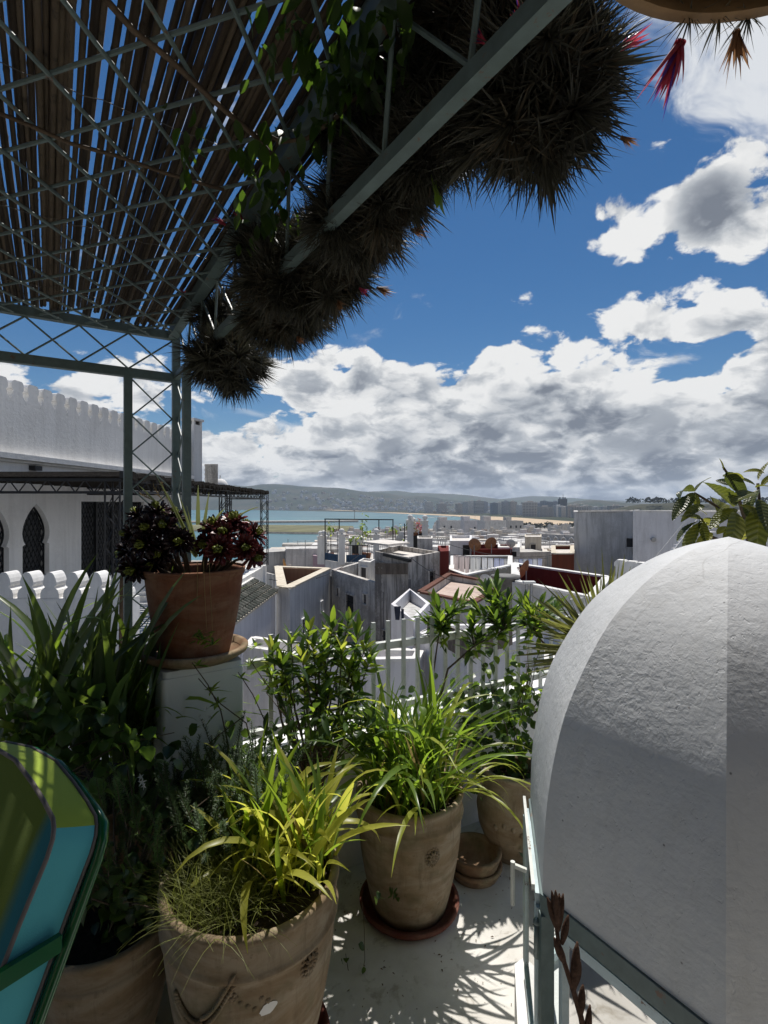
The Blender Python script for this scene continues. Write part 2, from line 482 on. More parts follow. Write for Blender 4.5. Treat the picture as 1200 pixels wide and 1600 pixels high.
# pedestal pillar for the aeonium pot
pd = thing('pedestal', 'square white pillar with rounded edges under the pot of dark aeoniums', 'pedestal', (-0.775, 2.10, 0))
b = MB()
def rsq(h, r, n=4):
    pts = []
    for sx, sy, a0 in ((1, 1, 0), (-1, 1, 90), (-1, -1, 180), (1, -1, 270)):
        for k in range(n + 1):
            a = R(a0 + 90 * k / n); pts.append((sx * (h - r) + r * cos(a), sy * (h - r) + r * sin(a)))
    return pts
ca, sa = cos(R(33)), sin(R(33))
def rotp(ps, a): return [(x * cos(a) - y * sin(a), x * sin(a) + y * cos(a)) for x, y in ps]
b.prism(rotp(rsq(0.155, 0.02), R(33.1)), 0.001, 1.00)
smooth_by_angle(b.build('shaft', M_pillar, pd), 40)
b = MB(); b.prism(rotp(rsq(0.15, 0.02), R(33.1)), 1.00, 1.025); smooth_by_angle(b.build('cap', M_pillar, pd), 40)

# ------------------------------------------------------------------ the domed skylight
A_ = at(848, 1395, 1.205)                     # near left corner of the dome's foot
SIDE = 0.39
ZB = A_.z                                     # height of the dome's foot
def oct_corner(k):
    """corners of the octagon, walking away along the left side from A"""
    p = Vector((A_.x, A_.y, 0)); h = AU + R(45)
    for i in range(k):
        p = p + Vector((sin(h), cos(h), 0)) * SIDE; h += R(45)
    return p
OC = [oct_corner(k) for k in range(8)]
DC = sum(OC, Vector()) / 8
dome_prof = [(0.0, 0.082), (0.2, 0.112), (0.374, 0.158), (0.552, 0.228), (0.678, 0.30), (0.788, 0.392), (0.88, 0.49), (0.935, 0.585), (0.972, 0.69), (0.993, 0.79), (1.0, EYE - ZB)]
def dome_r(t):
    """t 0..1 along the profile -> (s, depth below eye), Catmull-Rom"""
    P_ = dome_prof; n = len(P_) - 1
    x = min(t * n, n - 1e-6); i = int(x); f = x - i
    p0 = P_[max(i - 1, 0)]; p1 = P_[i]; p2 = P_[i + 1]; p3 = P_[min(i + 2, n)]
    def cr(a, b_, c, d): return 0.5 * ((2 * b_) + (-a + c) * f + (2 * a - 5 * b_ + 4 * c - d) * f * f + (-a + 3 * b_ - 3 * c + d) * f ** 3)
    return max(cr(*(p[0] for p in (p0, p1, p2, p3))), 0), cr(*(p[1] for p in (p0, p1, p2, p3)))
sky_l = thing('domed_skylight', 'white plastered eight-sided dome on a glazed pale green metal lantern', 'skylight', (DC.x, DC.y, 0))
b = MB(); nr = 64; cols = [k / 10 for k in range(10)]
nc = len(cols) * 8
vs = []
for i in range(nr + 1):
    s_, zz = dome_r(i / nr)
    for k in range(8):
        p, q = OC[k] - DC, OC[(k + 1) % 8] - DC
        for c in cols:
            w = p.lerp(q, c)
            e = min(c, 1 - c); rnd_ = 1.0
            bulge = 1.0
            un = 0.0025 * mnoise.noise(Vector((w.x * 6 * s_, w.y * 6 * s_, zz * 6)))
            w = w * (s_ * rnd_ * bulge + un)
            vs.append((w.x, w.y, EYE - zz))
b.add(vs, [(i * nc + j, (i + 1) * nc + j, (i + 1) * nc + (j + 1) % nc, i * nc + (j + 1) % nc) for i in range(nr) for j in range(nc)])
dm = smooth_by_angle(b.build('dome', M_dome, sky_l, True), 14)
# foot ring, posts, sills
ring = MB(); post = MB()
def osc(k, f, z): p = (OC[k % 8] - DC) * f; return Vector((p.x, p.y, z))
def oct_band(mb, f0, f1, z0, z1):
    o = []
    for f, z in ((f0, z0), (f1, z0), (f1, z1), (f0, z1)):
        for k in range(8): o.append(osc(k, f, z))
    fs = []
    for r in range(4):
        for k in range(8):
            fs.append((r * 8 + k, r * 8 + (k + 1) % 8, ((r + 1) % 4) * 8 + (k + 1) % 8, ((r + 1) % 4) * 8 + k))
    mb.add(o, fs)
oct_band(ring, 0.90, 1.012, ZB - 0.045, ZB - 0.001); ring.build('foot_ring', M_steel, sky_l)
inner = MB(); oct_band(inner, 0.87, 0.93, ZB - 0.06, ZB - 0.0455); inner.build('inner_flange', M_steel, sky_l)
CURB = 0.20
for k in range(8):
    q = MB(); q.bar(osc(k, 0.985, CURB), osc(k, 0.985, ZB - 0.046), 0.03); q.build('post', M_steel, sky_l)
curb = MB(); oct_band(curb, 0.55, 1.10, 0.001, CURB); curb.build('kerb', M_white, sky_l)
well = MB(); well.prism([tuple((OC[k] - DC).xy * 0.55) for k in range(8)], 0.001, CURB - 0.03); well.build('inner_floor', M_white, sky_l)
def glass_mat():
    m = Mat('window_glass')
    gl = m.new('ShaderNodeBsdfGlossy'); gl.inputs['Roughness'].default_value = 0.03
    tr = m.new('ShaderNodeBsdfTransparent'); tr.inputs['Color'].default_value = (0.90, 0.95, 0.94, 1)
    fr = m.new('ShaderNodeFresnel'); fr.inputs['IOR'].default_value = 1.35
    mx = m.new('ShaderNodeMixShader'); m.L.new(fr.outputs[0], mx.inputs[0]); m.L.new(tr.outputs[0], mx.inputs[1]); m.L.new(gl.outputs[0], mx.inputs[2])
    m.L.new(mx.outputs[0], m.out.inputs['Surface'])
    return m.m
M_glass = glass_mat()
for k in range(8):
    wz0, wz1 = CURB + 0.012, ZB - 0.062
    p, q = osc(k, 0.965, 0), osc(k + 1, 0.965, 0)
    dd = (q - p).normalized()
    p = p + dd * 0.03; q = q - dd * 0.03
    f = MB()
    for z in (wz0 + 0.012, wz1 - 0.012): f.bar((p.x, p.y, z), (q.x, q.y, z), 0.018, 0.024)
    for e in (p + dd * 0.0105, q - dd * 0.0105): f.bar((e.x, e.y, wz0 + 0.024), (e.x, e.y, wz1 - 0.024), 0.018, 0.021)
    fo = f.build('window_frame', M_frame, sky_l)
    g = MB(); g.add([(p.x, p.y, wz0 + .02), (q.x, q.y, wz0 + .02), (q.x, q.y, wz1 - .02), (p.x, p.y, wz1 - .02)], [(0, 1, 2, 3)]); g.build('pane', M_glass, fo)
# the casement of the left side stands a little open: leaf, hinge, stay and handle
hz = osc(0, 1.0, 0); dirL = (osc(1, 1.0, 0) - osc(0, 1.0, 0)).normalized()
outL = Vector((-dirL.y, dirL.x, 0))
c0 = hz + outL * 0.008 + dirL * 0.02; c1 = hz + outL * 0.014 + dirL * 0.37
f = MB()
for z in (CURB + 0.03, ZB - 0.03): f.bar((c0.x, c0.y, z), (c1.x, c1.y, z), 0.014, 0.026)
for e in (c0, c1): f.bar((e.x, e.y, CURB + 0.0435), (e.x, e.y, ZB - 0.0435), 0.014, 0.022)
cs = f.build('casement', M_frame, sky_l)
g = MB(); g.add([(c0.x, c0.y, CURB + .03), (c1.x, c1.y, CURB + .03), (c1.x, c1.y, ZB - .03), (c0.x, c0.y, ZB - .03)], [(0, 1, 2, 3)]); g.build('pane', M_glass, cs)
h = MB(); p = c0 + outL * 0.004 - dirL * 0.012
h.tube([(p.x, p.y, ZB - 0.16), (p.x, p.y, ZB - 0.08)], 0.008, 10); h.sphere((p.x, p.y, ZB - 0.076), 0.0095)
h.build('hinge', M_steel, sky_l, True)
h = MB(); p = c0.lerp(c1, 0.55) + outL * 0.012
h.bar((p.x, p.y, ZB - 0.10), tuple(p + outL * 0.035 + Vector((0, 0, ZB - 0.09))), 0.010); e = p + outL * 0.037
h.tube([(e.x, e.y, ZB - 0.08), (e.x, e.y, ZB - 0.20)], 0.0065, 8)
h.build('window_handle', M_rail, cs)
# slim white sheet cover leaning along the left edge of the dome foot
st = MB(); p = c0 + outL * 0.012; q = c1 + outL * 0.006
st.bar((p.x, p.y, ZB - 0.005), (q.x, q.y, ZB + 0.012), 0.008, 0.016); st.build('rain_strip', M_rail, sky_l)

# unseen wall behind the viewer, added to darken the shade on the terrace
back = MB(); back.prism([(-3.0, -1.9), (3.3, -1.9), (3.3, -2.6), (-3.0, -2.6)], 0.001, 3.3)
tag(back.build('added_shade_wall', plaster('ochre_room_plaster', (0.34, 0.29, 0.22), 0.5, 0.2)), kind='structure')

# ================================================================== the reed-roofed pergola
ZU = EYE + 0.85; ZL = EYE + 0.64              # upper and lower beam heights
PC = Vector((-1.056, 2.60, 0))                # corner post
PV = PC - V * 0.22                            # second post, along the end girder
PN = PC - U * 0.236                           # third post, along the side girder
M_reed = None
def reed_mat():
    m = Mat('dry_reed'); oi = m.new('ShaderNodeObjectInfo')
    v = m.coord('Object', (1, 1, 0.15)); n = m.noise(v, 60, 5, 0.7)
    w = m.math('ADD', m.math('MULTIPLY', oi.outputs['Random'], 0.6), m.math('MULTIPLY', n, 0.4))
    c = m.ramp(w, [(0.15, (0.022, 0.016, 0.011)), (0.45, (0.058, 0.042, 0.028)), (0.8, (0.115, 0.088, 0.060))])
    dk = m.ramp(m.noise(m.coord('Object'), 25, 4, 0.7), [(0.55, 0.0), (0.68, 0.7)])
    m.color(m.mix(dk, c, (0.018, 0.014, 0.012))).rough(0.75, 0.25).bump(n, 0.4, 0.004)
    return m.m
M_reed = reed_mat()
M_vine = plain('brown_vine_bark', (0.105, 0.075, 0.052), 0.8, 0.2, 0, 0.3, 40, 0.4)
M_wire = plain('binding_wire', (0.10, 0.09, 0.08), 0.5, 0.5, 0.6)
per = thing('pergola', 'pale green metal lattice pergola roofed with dry reeds over the terrace', 'pergola', (PC.x, PC.y, 0))
def lp(p): return Vector((p[0] - PC.x, p[1] - PC.y, p[2]))     # world -> pergola
def pbar(name, a, b, w, h=None, mat=None):
    q = MB(); q.bar(lp(a), lp(b), w, h); return q.build(name, mat or M_steel, per)
def P3(p, z): return Vector((p.x, p.y, z))
# posts
rz_p = atan2(V.y, V.x)
for p, ztop in ((PC, ZU + 0.03), (PV, ZL), (PN, ZL)):
    q = MB(); c = lp((p.x, p.y, ztop / 2)); q.box(c, (0.036, 0.036, ztop - 0.002), rz_p); q.build('post', M_steel, per)
# end girder (towards the left) and side girder (towards and past the camera)
LEFT = 2.6; BACK = 3.7
pbar('beam', P3(PC - V * 0.019, ZU), P3(PC - V * LEFT, ZU), 0.034, 0.040)
pbar('beam', P3(PC + V * 0.02, ZL - 0.002), P3(PC - V * LEFT, ZL - 0.002), 0.036, 0.042)
ub = Vector((0.018, 0.863, 0)); ud = (ub - PC).normalized()
lb = Vector((0.213, 0.65, 0)); ld = (lb - PN).normalized()
pbar('beam', P3(PC + ud * 0.02 - V * .02, ZU + 0.002), P3(PC + ud * BACK, ZU + 0.002), 0.042, 0.042)
pbar('beam', P3(PN - ld * 0.25, ZL + 0.004), P3(PN + ld * BACK, ZL + 0.004), 0.025, 0.030)
# lattice of the end girder
rod = lambda a, b, r=0.0045: (lambda q: (q.tube([lp(a), lp(b)], r, 6), q.build('lattice_rod', M_steel, per)))(MB())
k = 0; s0 = 0.013
while s0 < LEFT - 0.25:
    a0, a1 = PC - V * s0, PC - V * (s0 + 0.206)
    rod(P3(a0, ZL + 0.019), P3(a1, ZU - 0.020)); rod(P3(a1 + U * .009, ZL + 0.019), P3(a0 + U * .009, ZU - 0.020))
    s0 += 0.206
# lattice between the two far posts and the corner post
z = ZL - 0.03
while z > 0.45:
    a, b_ = PC - V * 0.018, PV + V * 0.018
    rod(P3(a, z), P3(b_, z - 0.178), 0.004); rod(P3(b_ + U * .008, z), P3(a + U * .008, z - 0.178), 0.004)
    a, b_ = PC - U * 0.018, PN + U * 0.018
    rod(P3(a, z), P3(b_, z - 0.178), 0.004); rod(P3(b_ + V * .008, z), P3(a + V * .008, z - 0.178), 0.004)
    z -= 0.178
# zig-zag between the side beams
for i in range(10):
    a, b_ = PC + ud * (0.12 + 0.24 * i), PN + ld * (0.02 + 0.24 * i)
    rod(P3(a, ZU - 0.018), P3(b_, ZL + 0.024), 0.005); rod(P3(PC + ud * (0.36 + 0.24 * i), ZU - 0.018), P3(b_, ZL + 0.024), 0.005)
# diamond lattice under the reeds
ZR = ZU - 0.004
dirs = (R(-73.0), R(7.0))
for fi, az_ in enumerate(dirs):
    dv = Vector((sin(az_), cos(az_), 0)); nv = Vector((dv.y, -dv.x, 0))
    for i in range(-30, 31):
        o = PC + nv * (i * 0.137 + (0.093 if fi == 0 else 0.05))
        # clip to the roof rectangle 0..BACK along -U, 0..LEFT along -V
        lo, hi = -9.0, 9.0
        for ax, L_ in ((-U, BACK), (-V, LEFT)):
            a = (o - PC).dot(ax); d_ = dv.dot(ax)
            if abs(d_) < 1e-6: continue
            t0, t1 = sorted(((0.02 - a) / d_, (L_ - a) / d_)); lo, hi = max(lo, t0), min(hi, t1)
        if hi - lo > 0.12:
            z_ = ZR - 0.006 * fi - 0.006
            rod(P3(o + dv * lo, z_), P3(o + dv * hi, z_), 0.0048)
# reeds: one object each, laid along the roof
reed_meshes = []
for k in range(7):
    q = MB(); L_ = BACK + 0.12; n = 28; ph = rnd(0, 9); pts = []; rs = []
    for i in range(n + 1):
        t = i / n
        pts.append((0.006 * mnoise.noise(Vector((t * 3, ph, 0))), 0.004 * mnoise.noise(Vector((t * 3, ph, 5))), t * L_))
    rr = 0.0068 * rnd(0.9, 1.15)
    for i in range(n + 1):
        rs.append(rr * (1.0 - 0.10 * i / n))
    # swollen joints
    P2, R2 = [], []
    for i in range(n + 1):
        P2.append(pts[i]); R2.append(rs[i])
        if i % 2 == 1 and i < n:
            a, b_ = Vector(pts[i]), Vector(pts[i + 1]); 
            P2.append(a.lerp(b_, 0.10)); R2.append(rs[i] * 1.16); P2.append(a.lerp(b_, 0.2)); R2.append(rs[i] * 0.99)
    q.tube(P2, R2, 6); reed_meshes.append(q.mesh('reed', M_reed, True))
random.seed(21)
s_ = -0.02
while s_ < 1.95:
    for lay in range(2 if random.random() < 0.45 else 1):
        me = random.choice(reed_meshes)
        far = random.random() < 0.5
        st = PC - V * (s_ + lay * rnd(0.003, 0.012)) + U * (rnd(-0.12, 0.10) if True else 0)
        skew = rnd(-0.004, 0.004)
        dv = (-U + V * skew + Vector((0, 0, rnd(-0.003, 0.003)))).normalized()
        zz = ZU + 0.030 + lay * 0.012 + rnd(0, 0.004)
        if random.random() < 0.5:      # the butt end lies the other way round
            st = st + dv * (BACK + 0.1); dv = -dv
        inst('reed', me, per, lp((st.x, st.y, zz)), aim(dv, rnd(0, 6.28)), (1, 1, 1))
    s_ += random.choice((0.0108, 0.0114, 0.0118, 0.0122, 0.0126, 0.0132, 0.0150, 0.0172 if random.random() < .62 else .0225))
# binding wires across the reeds
for t in (0.3, 0.9, 1.5, 2.1):
    q = MB(); pts = []
    for i in range(60):
        s1 = 2.0 * i / 59; p = PC - U * t - V * s1
        pts.append(lp((p.x, p.y, ZU + 0.018 + 0.004 * sin(i * 2.1))))
    q.tube(pts, 0.0012, 4, False); q.build('binding_wire', M_wire, per)

# climbing vine: bare stems under the lattice and hanging leaves
M_vleaf = leafmat('vine_leaf', (0.028, 0.050, 0.014), (0.12, 0.23, 0.018), 0.45)
def ovate(L_, w, droop, fold, n=6, tip=1.0, ribs=0.0, nrib=9, base=0.35):
    """a broad leaf along +X, midrib in the middle, droops by -Z"""
    q = MB(); m_ = 3 if not ribs else 6
    if ribs: n = nrib * 3
    def fn(a, b):
        t = a; s = (b - 0.5) * 2
        prof = (sin(pi * min(1, t ** base * (1.0))) if False else (4 * t * (1 - t)) ** 0.75 * (1.15 - 0.45 * t)) 
        hw = max(w * 0.5 * prof, 0.0006)
        ang = droop * t
        x = L_ * (t if abs(droop) < 1e-4 else sin(ang) / droop); z = -L_ * (0 if abs(droop) < 1e-4 else (1 - cos(ang)) / droop)
        y = s * hw; z2 = abs(s) * hw * fold
        if ribs: z2 += ribs * sin(2 * pi * nrib * (t - 0.10 * abs(s))) * min(1, abs(s) * 3) * prof
        return Vector((x, y, z + z2))
    return q.grid(n, m_ if m_ % 2 == 0 else m_ + 1, fn)
vleaf = [ovate(0.044 * rnd(.9, 1.2), 0.021 * rnd(.9, 1.2), rnd(.3, .9), rnd(.1, .4), 5).mesh('leaf', M_vleaf, True) for _ in range(5)]
vine = thing('climbing_vine', 'leafy green vine hanging from the reed roof lattice beside the dark air plants', 'vine', at(430, 250, 1.25))
vo = vine.location.copy()
def vl(p): return Vector(p) - vo
zroof = ZR - 0.03
def onroof(px, py, z=zroof):
    d = F * (z - EYE) / (HZ - py); return Vector((xa(px, d), d, z))
for pts, r in (([(163, 2), (210, 50), (262, 92), (330, 155), (405, 222), (440, 262), (456, 296)], 0.0058),
               ([(-10, 172), (45, 195), (110, 222), (180, 245), (260, 270), (350, 295)], 0.0045),
               ([(405, 208), (440, 218), (480, 214), (525, 188), (560, 150)], 0.0045)):
    q = MB(); q.tube([vl(onroof(x, y) + Vector((0, 0, rnd(-.006, .006)))) for x, y in pts], r, 7); q.build('stem', M_vine, vine, True)
random.seed(5)
for cx, cy, sx, sy, n, dz in ((425, 265, 28, 40, 46, .09), (430, 320, 26, 36, 34, .10), (530, 110, 45, 60, 70, .02), (295, 218, 10, 20, 12, .05), (500, 40, 50, 35, 40, .02), (400, 190, 50, 22, 26, .03), (600, 60, 30, 50, 30, .02), (575, 190, 35, 40, 24, .02)):
    for i in range(n):
        p = onroof(random.gauss(cx, sx), random.gauss(cy, sy)) - Vector((0, 0, rnd(0, dz)))
        inst('leaf', random.choice(vleaf), vine, vl(p), Euler((rnd(-.5, .5), rnd(0.3, 1.5), rnd(0, 6.28))), rnd(.7, 1.25))

# ------------------------------------------------------------------ air plants hung along the side girder
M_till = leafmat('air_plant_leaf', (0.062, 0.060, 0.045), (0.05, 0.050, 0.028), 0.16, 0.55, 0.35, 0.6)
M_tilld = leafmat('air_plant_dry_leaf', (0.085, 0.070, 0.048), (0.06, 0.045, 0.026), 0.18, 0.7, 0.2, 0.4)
M_bract = leafmat('pink_bract', (0.46, 0.06, 0.10), (0.55, 0.08, 0.12), 0.4)
M_petal = leafmat('violet_petal', (0.10, 0.06, 0.36), (0.15, 0.08, 0.5), 0.4)
M_fade = leafmat('faded_bract', (0.30, 0.16, 0.09), (0.35, 0.18, 0.08), 0.4)
def spike(q, L_, w, az_, el_, bend):
    """one tapering channelled leaf from the origin"""
    n = 3; d = Vector((cos(az_) * cos(el_), sin(az_) * cos(el_), sin(el_))); side = Vector((-sin(az_), cos(az_), 0)); up = side.cross(d) * -1
    p = Vector((0, 0, 0)); vs = []
    e = el_
    for i in range(n + 1):
        t = i / n; hw = w * 0.5 * (1 - t) ** 0.8 if i < n else 0
        d = Vector((cos(az_) * cos(e), sin(az_) * cos(e), sin(e))); u = Vector((-cos(az_) * sin(e), -sin(az_) * sin(e), cos(e)))
        if i < n: vs += [p - side * hw, p - u * hw * 0.5, p + side * hw]
        else: vs += [p]
        p = p + d * (L_ / n); e += bend / n
    fs = []
    for i in range(n - 1):
        o = i * 3; fs += [(o, o + 1, o + 4, o + 3), (o + 1, o + 2, o + 5, o + 4)]
    o = (n - 1) * 3; fs += [(o, o + 1, o + 3 * 1), (o + 1, o + 2, o + 3)]
    q.add(vs, fs)
def rosette(n, L_, w):
    q = MB()
    for i in range(n):
        t = i / n
        spike(q, L_ * rnd(.65, 1.2), w * rnd(.8, 1.2), i * 2.399 + rnd(-.3, .3), R(80 - 80 * t ** 0.8 + rnd(-12, 12)), rnd(-.5, .7))
    return q
random.seed(11)
ros = [rosette(38, 0.096, 0.0064).mesh('rosette', M_till) for _ in range(6)] + [rosette(32, 0.085, 0.006).mesh('rosette', M_tilld) for _ in range(2)]
def bract_mesh(mat1, mat2):
    q = MB()
    for i in range(14):
        spike(q, rnd(.035, .055), 0.009, i * 2.4, R(rnd(62, 85)), rnd(-.3, .5))
    q.cur = 1
    for i in range(4): spike(q, rnd(.05, .065), 0.005, i * 1.7, R(rnd(72, 86)), rnd(-.2, .4))
    q2 = q.mesh('flower', [mat1, mat2]); return q2
fl_pink = bract_mesh(M_bract, M_petal); fl_fade = bract_mesh(M_fade, M_fade)
clumps = [   # label, centre pixel, distance, core radius, rosettes, (stretch x, y, z)
    ('huge round ball of dark spiky air plants hanging at the near end of the girder', (838, 150), 0.90, 0.128, 190, (1.05, 1.0, 1.0)),
    ('spiky air plant clump on the girder at the top edge, left of the huge ball', (735, 30), 0.92, 0.085, 80, (1.2, 1, .9)),
    ('air plant clump between the two roof beams, above the pale girder', (640, 130), 1.10, 0.105, 90, (1.0, 1.2, 1.1)),
    ('small sparse air plant clump under the vine leaves between the beams', (560, 215), 1.28, 0.095, 70, (.9, 1.2, 1)),
    ('drooping air plant clump just left below the huge ball', (605, 275), 1.14, 0.100, 100, (.95, 1.0, 1.25)),
    ('middle clump of brownish air plants on the girder', (560, 345), 1.28, 0.105, 105, (1.1, 1.0, 1.1)),
    ('shaggy air plant clump with a faded flower pointing at the bay', (505, 415), 1.46, 0.125, 120, (1.15, 1.0, 1.05)),
    ('air plant clump on the inner beam above the shaggy one', (425, 400), 1.60, 0.115, 80, (1.0, 1.2, 1)),
    ('air plant clump left of the shaggy one near the corner', (440, 485), 1.70, 0.135, 110, (1.2, 1.0, .95)),
    ('farthest air plant clump wrapped around the corner post top', (355, 565), 2.08, 0.150, 115, (1.15, 1.0, .85)),
    ('tangled air plant clump tucked between the huge ball and the girder', (700, 185), 1.00, 0.085, 80, (1.0, 1.1, 1.1)),
    ('ragged air plant clump bridging the gap right of the middle of the girder', (655, 235), 1.06, 0.075, 64, (1.0, 1.0, 1.2)),
    ('sagging air plant clump wrapped right round the girder in its middle', (430, 440), 1.46, 0.070, 62, (1.0, 1.0, 1.0)),
    ('short air plant clump wrapped round the girder near the vine leaves', (520, 345), 1.20, 0.045, 34, (1.0, 1.0, 1.0)),
    ('brown air plant clump resting on the corner of the lower beam', (345, 500), 2.20, 0.125, 70, (1.1, 1, .9)),
]
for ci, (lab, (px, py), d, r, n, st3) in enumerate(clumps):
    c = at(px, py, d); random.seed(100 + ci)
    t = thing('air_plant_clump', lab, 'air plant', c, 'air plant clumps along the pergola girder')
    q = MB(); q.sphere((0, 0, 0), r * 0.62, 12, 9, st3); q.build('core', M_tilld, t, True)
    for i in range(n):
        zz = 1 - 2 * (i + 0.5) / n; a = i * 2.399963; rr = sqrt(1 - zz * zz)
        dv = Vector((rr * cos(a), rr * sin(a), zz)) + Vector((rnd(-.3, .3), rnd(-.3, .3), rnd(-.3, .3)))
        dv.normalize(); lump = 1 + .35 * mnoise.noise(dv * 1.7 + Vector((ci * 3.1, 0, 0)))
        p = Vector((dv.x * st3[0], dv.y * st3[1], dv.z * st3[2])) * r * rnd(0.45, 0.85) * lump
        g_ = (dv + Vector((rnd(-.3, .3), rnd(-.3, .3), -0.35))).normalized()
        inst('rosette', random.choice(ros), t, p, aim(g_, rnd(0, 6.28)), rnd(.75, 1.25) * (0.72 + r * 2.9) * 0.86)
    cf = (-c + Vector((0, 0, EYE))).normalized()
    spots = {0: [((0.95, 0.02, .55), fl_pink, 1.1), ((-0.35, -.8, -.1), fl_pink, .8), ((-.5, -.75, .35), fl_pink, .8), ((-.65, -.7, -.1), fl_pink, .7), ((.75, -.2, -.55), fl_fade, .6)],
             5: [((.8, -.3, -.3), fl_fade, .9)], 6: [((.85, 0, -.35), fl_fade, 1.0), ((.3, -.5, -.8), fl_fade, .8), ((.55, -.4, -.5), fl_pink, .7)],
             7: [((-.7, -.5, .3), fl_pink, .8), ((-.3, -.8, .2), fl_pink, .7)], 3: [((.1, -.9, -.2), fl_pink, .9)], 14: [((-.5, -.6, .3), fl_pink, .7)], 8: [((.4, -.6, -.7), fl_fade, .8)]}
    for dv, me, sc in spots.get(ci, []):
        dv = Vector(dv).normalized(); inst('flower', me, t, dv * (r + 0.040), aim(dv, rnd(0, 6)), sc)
# a few fresh green leaves showing under the clump on the left of the ball
sh = thing('vine_shoot', 'small bright green vine shoot dangling beside the huge air plant ball', 'vine', at(678, 262, 1.05))
vfresh = leafmat('fresh_vine_leaf', (0.10, 0.18, 0.03), (0.28, 0.42, 0.04), 0.55)
fm = [ovate(0.045, 0.018, rnd(.3, .9), .2, 5).mesh('leaf', vfresh, True) for _ in range(3)]
q = MB(); q.tube([(0.02, 0, .12), (0.0, 0, .04), (-.01, 0, -.06)], 0.0015, 5); q.build('stem', M_vine, sh)
for i in range(9): inst('leaf', random.choice(fm), sh, (rnd(-.01, .02), rnd(-.01, .01), .09 - .018 * i), Euler((0, rnd(.4, 1.5), rnd(0, 6.28))), rnd(.8, 1.2))

# ------------------------------------------------------------------ round woven basket overhead, top right
bc = Vector((0.33, 0.315, EYE + 0.50))
bk = thing('hanging_basket', 'round woven reed basket hanging overhead at the top right, seen from below', 'basket', bc)
M_hoop = plain('basket_hoop_wood', (0.25, 0.155, 0.075), 0.6, 0.3, 0, 0.35, 14, 0.2)
q = MB()
def hoop(a, b):
    th = a * 2 * pi; rr = 0.215 + (0.004 if 0.25 < b < 0.75 else -0.004) ; return Vector((rr * cos(th), rr * sin(th), [0, 0.0, 0.028, 0.028, 0][int(round(b * 4))]))
q.lathe([(0.206, 0), (0.218, 0.0), (0.218, 0.028), (0.206, 0.028), (0.206, 0)], 72); q.build('hoop', M_hoop, bk, True)
M_weave = plain('dark_woven_reed', (0.055, 0.038, 0.025), 0.8, 0.2, 0, 0.4, 60, 0.6)
wvm = []
for i in range(26):
    r_ = 0.203 - i * 0.0075
    q = MB(); pts = [(r_ * cos(2 * pi * k / 40), r_ * sin(2 * pi * k / 40), 0.016 + 0.003 * ((k + i) % 2) + 0.03 * (1 - (r_ / 0.205) ** 2) * 0) for k in range(41)]
    q.tube(pts, 0.0042, 5, False); q.build('woven_reed', M_weave, bk, True)
for i in range(3):
    a = R(90 + 120 * i); q = MB(); q.tube([(0.212 * cos(a), 0.212 * sin(a), 0.03), (0.02, -0.05, 0.73)], 0.0015, 5); q.build('cord', M_wire, bk)
bt = thing('dangling_air_plant', 'air plant with long red bracts dangling under the rim of the basket', 'air plant', (0.318, 0.535, EYE + 0.497))
r0 = rosette(26, 0.06, 0.0035).mesh('rosette', M_till)
random.seed(3)
for k, dx in enumerate((0.0, 0.03, 0.06)):
    inst('rosette', r0, bt, (dx, -0.004, 0.012), aim((rnd(-.4, .4), 0.3, -1)), .6)
inst('flower', fl_pink, bt, (-0.002, 0.01, -0.004), aim((-0.32, 0.25, -1)), 1.25)
inst('flower', fl_fade, bt, (0.05, 0.0, -0.002), aim((0.15, 0.1, -1)), .8)

aw_ = thing('added_shade_awning', 'unseen dark reed awning added to shade the near end of the terrace, carrying the basket', 'awning', (1.4, -0.9, EYE + 1.25))
aq = MB(); aq.box((0, 0, 0), (3.6, 2.5, 0.03)); aq.build('reed_mat', M_reed, aw_)  # unseen awning, added to block sky light over the near terrace
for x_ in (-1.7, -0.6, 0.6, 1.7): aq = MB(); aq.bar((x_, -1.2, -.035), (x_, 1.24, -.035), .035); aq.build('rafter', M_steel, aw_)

# ================================================================== pots
def terracotta(name, c1, c2, lime, amt=0.5, green=0.0):
    """weathered clay: two tones of clay with pale lime bloom in clouds and tide lines"""
    m = Mat(name); v = m.coord('Object'); vs_ = m.coord('Object', (1, 1, 3.2))
    n = m.noise(v, 7, 6, 0.65); bl = m.noise(vs_, 5, 5, 0.6, 0.5); f = m.noise(v, 90, 4, 0.7)
    c = m.ramp(n, [(0.3, c1), (0.7, c2)])
    c = m.mix(m.math('MULTIPLY', m.ramp(bl, [(0.42, 0.0), (0.62, 1.0)]), amt), c, lime)
    sp = m.ramp(m.noise(v, 45, 5, 0.75), [(0.60, 0.0), (0.72, 0.55)])
    c = m.mix(sp, c, tuple(k * 0.45 for k in c1))
    dr = m.noise(m.coord('Object', (14, 14, 1.2)), 2.0, 5, 0.7)
    c = m.mix(m.math('MULTIPLY', m.ramp(dr, [(0.52, 0.0), (0.70, 1.0)]), 0.45), c, tuple(k * 0.55 for k in c1))
    sa = m.noise(m.coord('Object', (1, 1, 1)), 3.2, 7, 0.75)
    c = m.mix(m.math('MULTIPLY', m.ramp(sa, [(0.56, 0.0), (0.66, 1.0)]), 0.55), c, tuple(min(1, k * 1.25) for k in lime))
    if green:
        c = m.mix(m.math('MULTIPLY', m.ramp(m.noise(v, 11, 4), [(0.52, 0.0), (0.7, 1.0)]), green), c, (0.10, 0.10, 0.05))
    m.color(c).rough(0.85, 0.2).bump(m.math('ADD', m.math('MULTIPLY', n, 0.6), m.math('MULTIPLY', f, 0.5)), 0.35, 0.004)
    return m.m
M_terra = terracotta('pale_terracotta', (0.175, 0.122, 0.072), (0.265, 0.192, 0.118), (0.33, 0.275, 0.20), 0.75, 0.5)
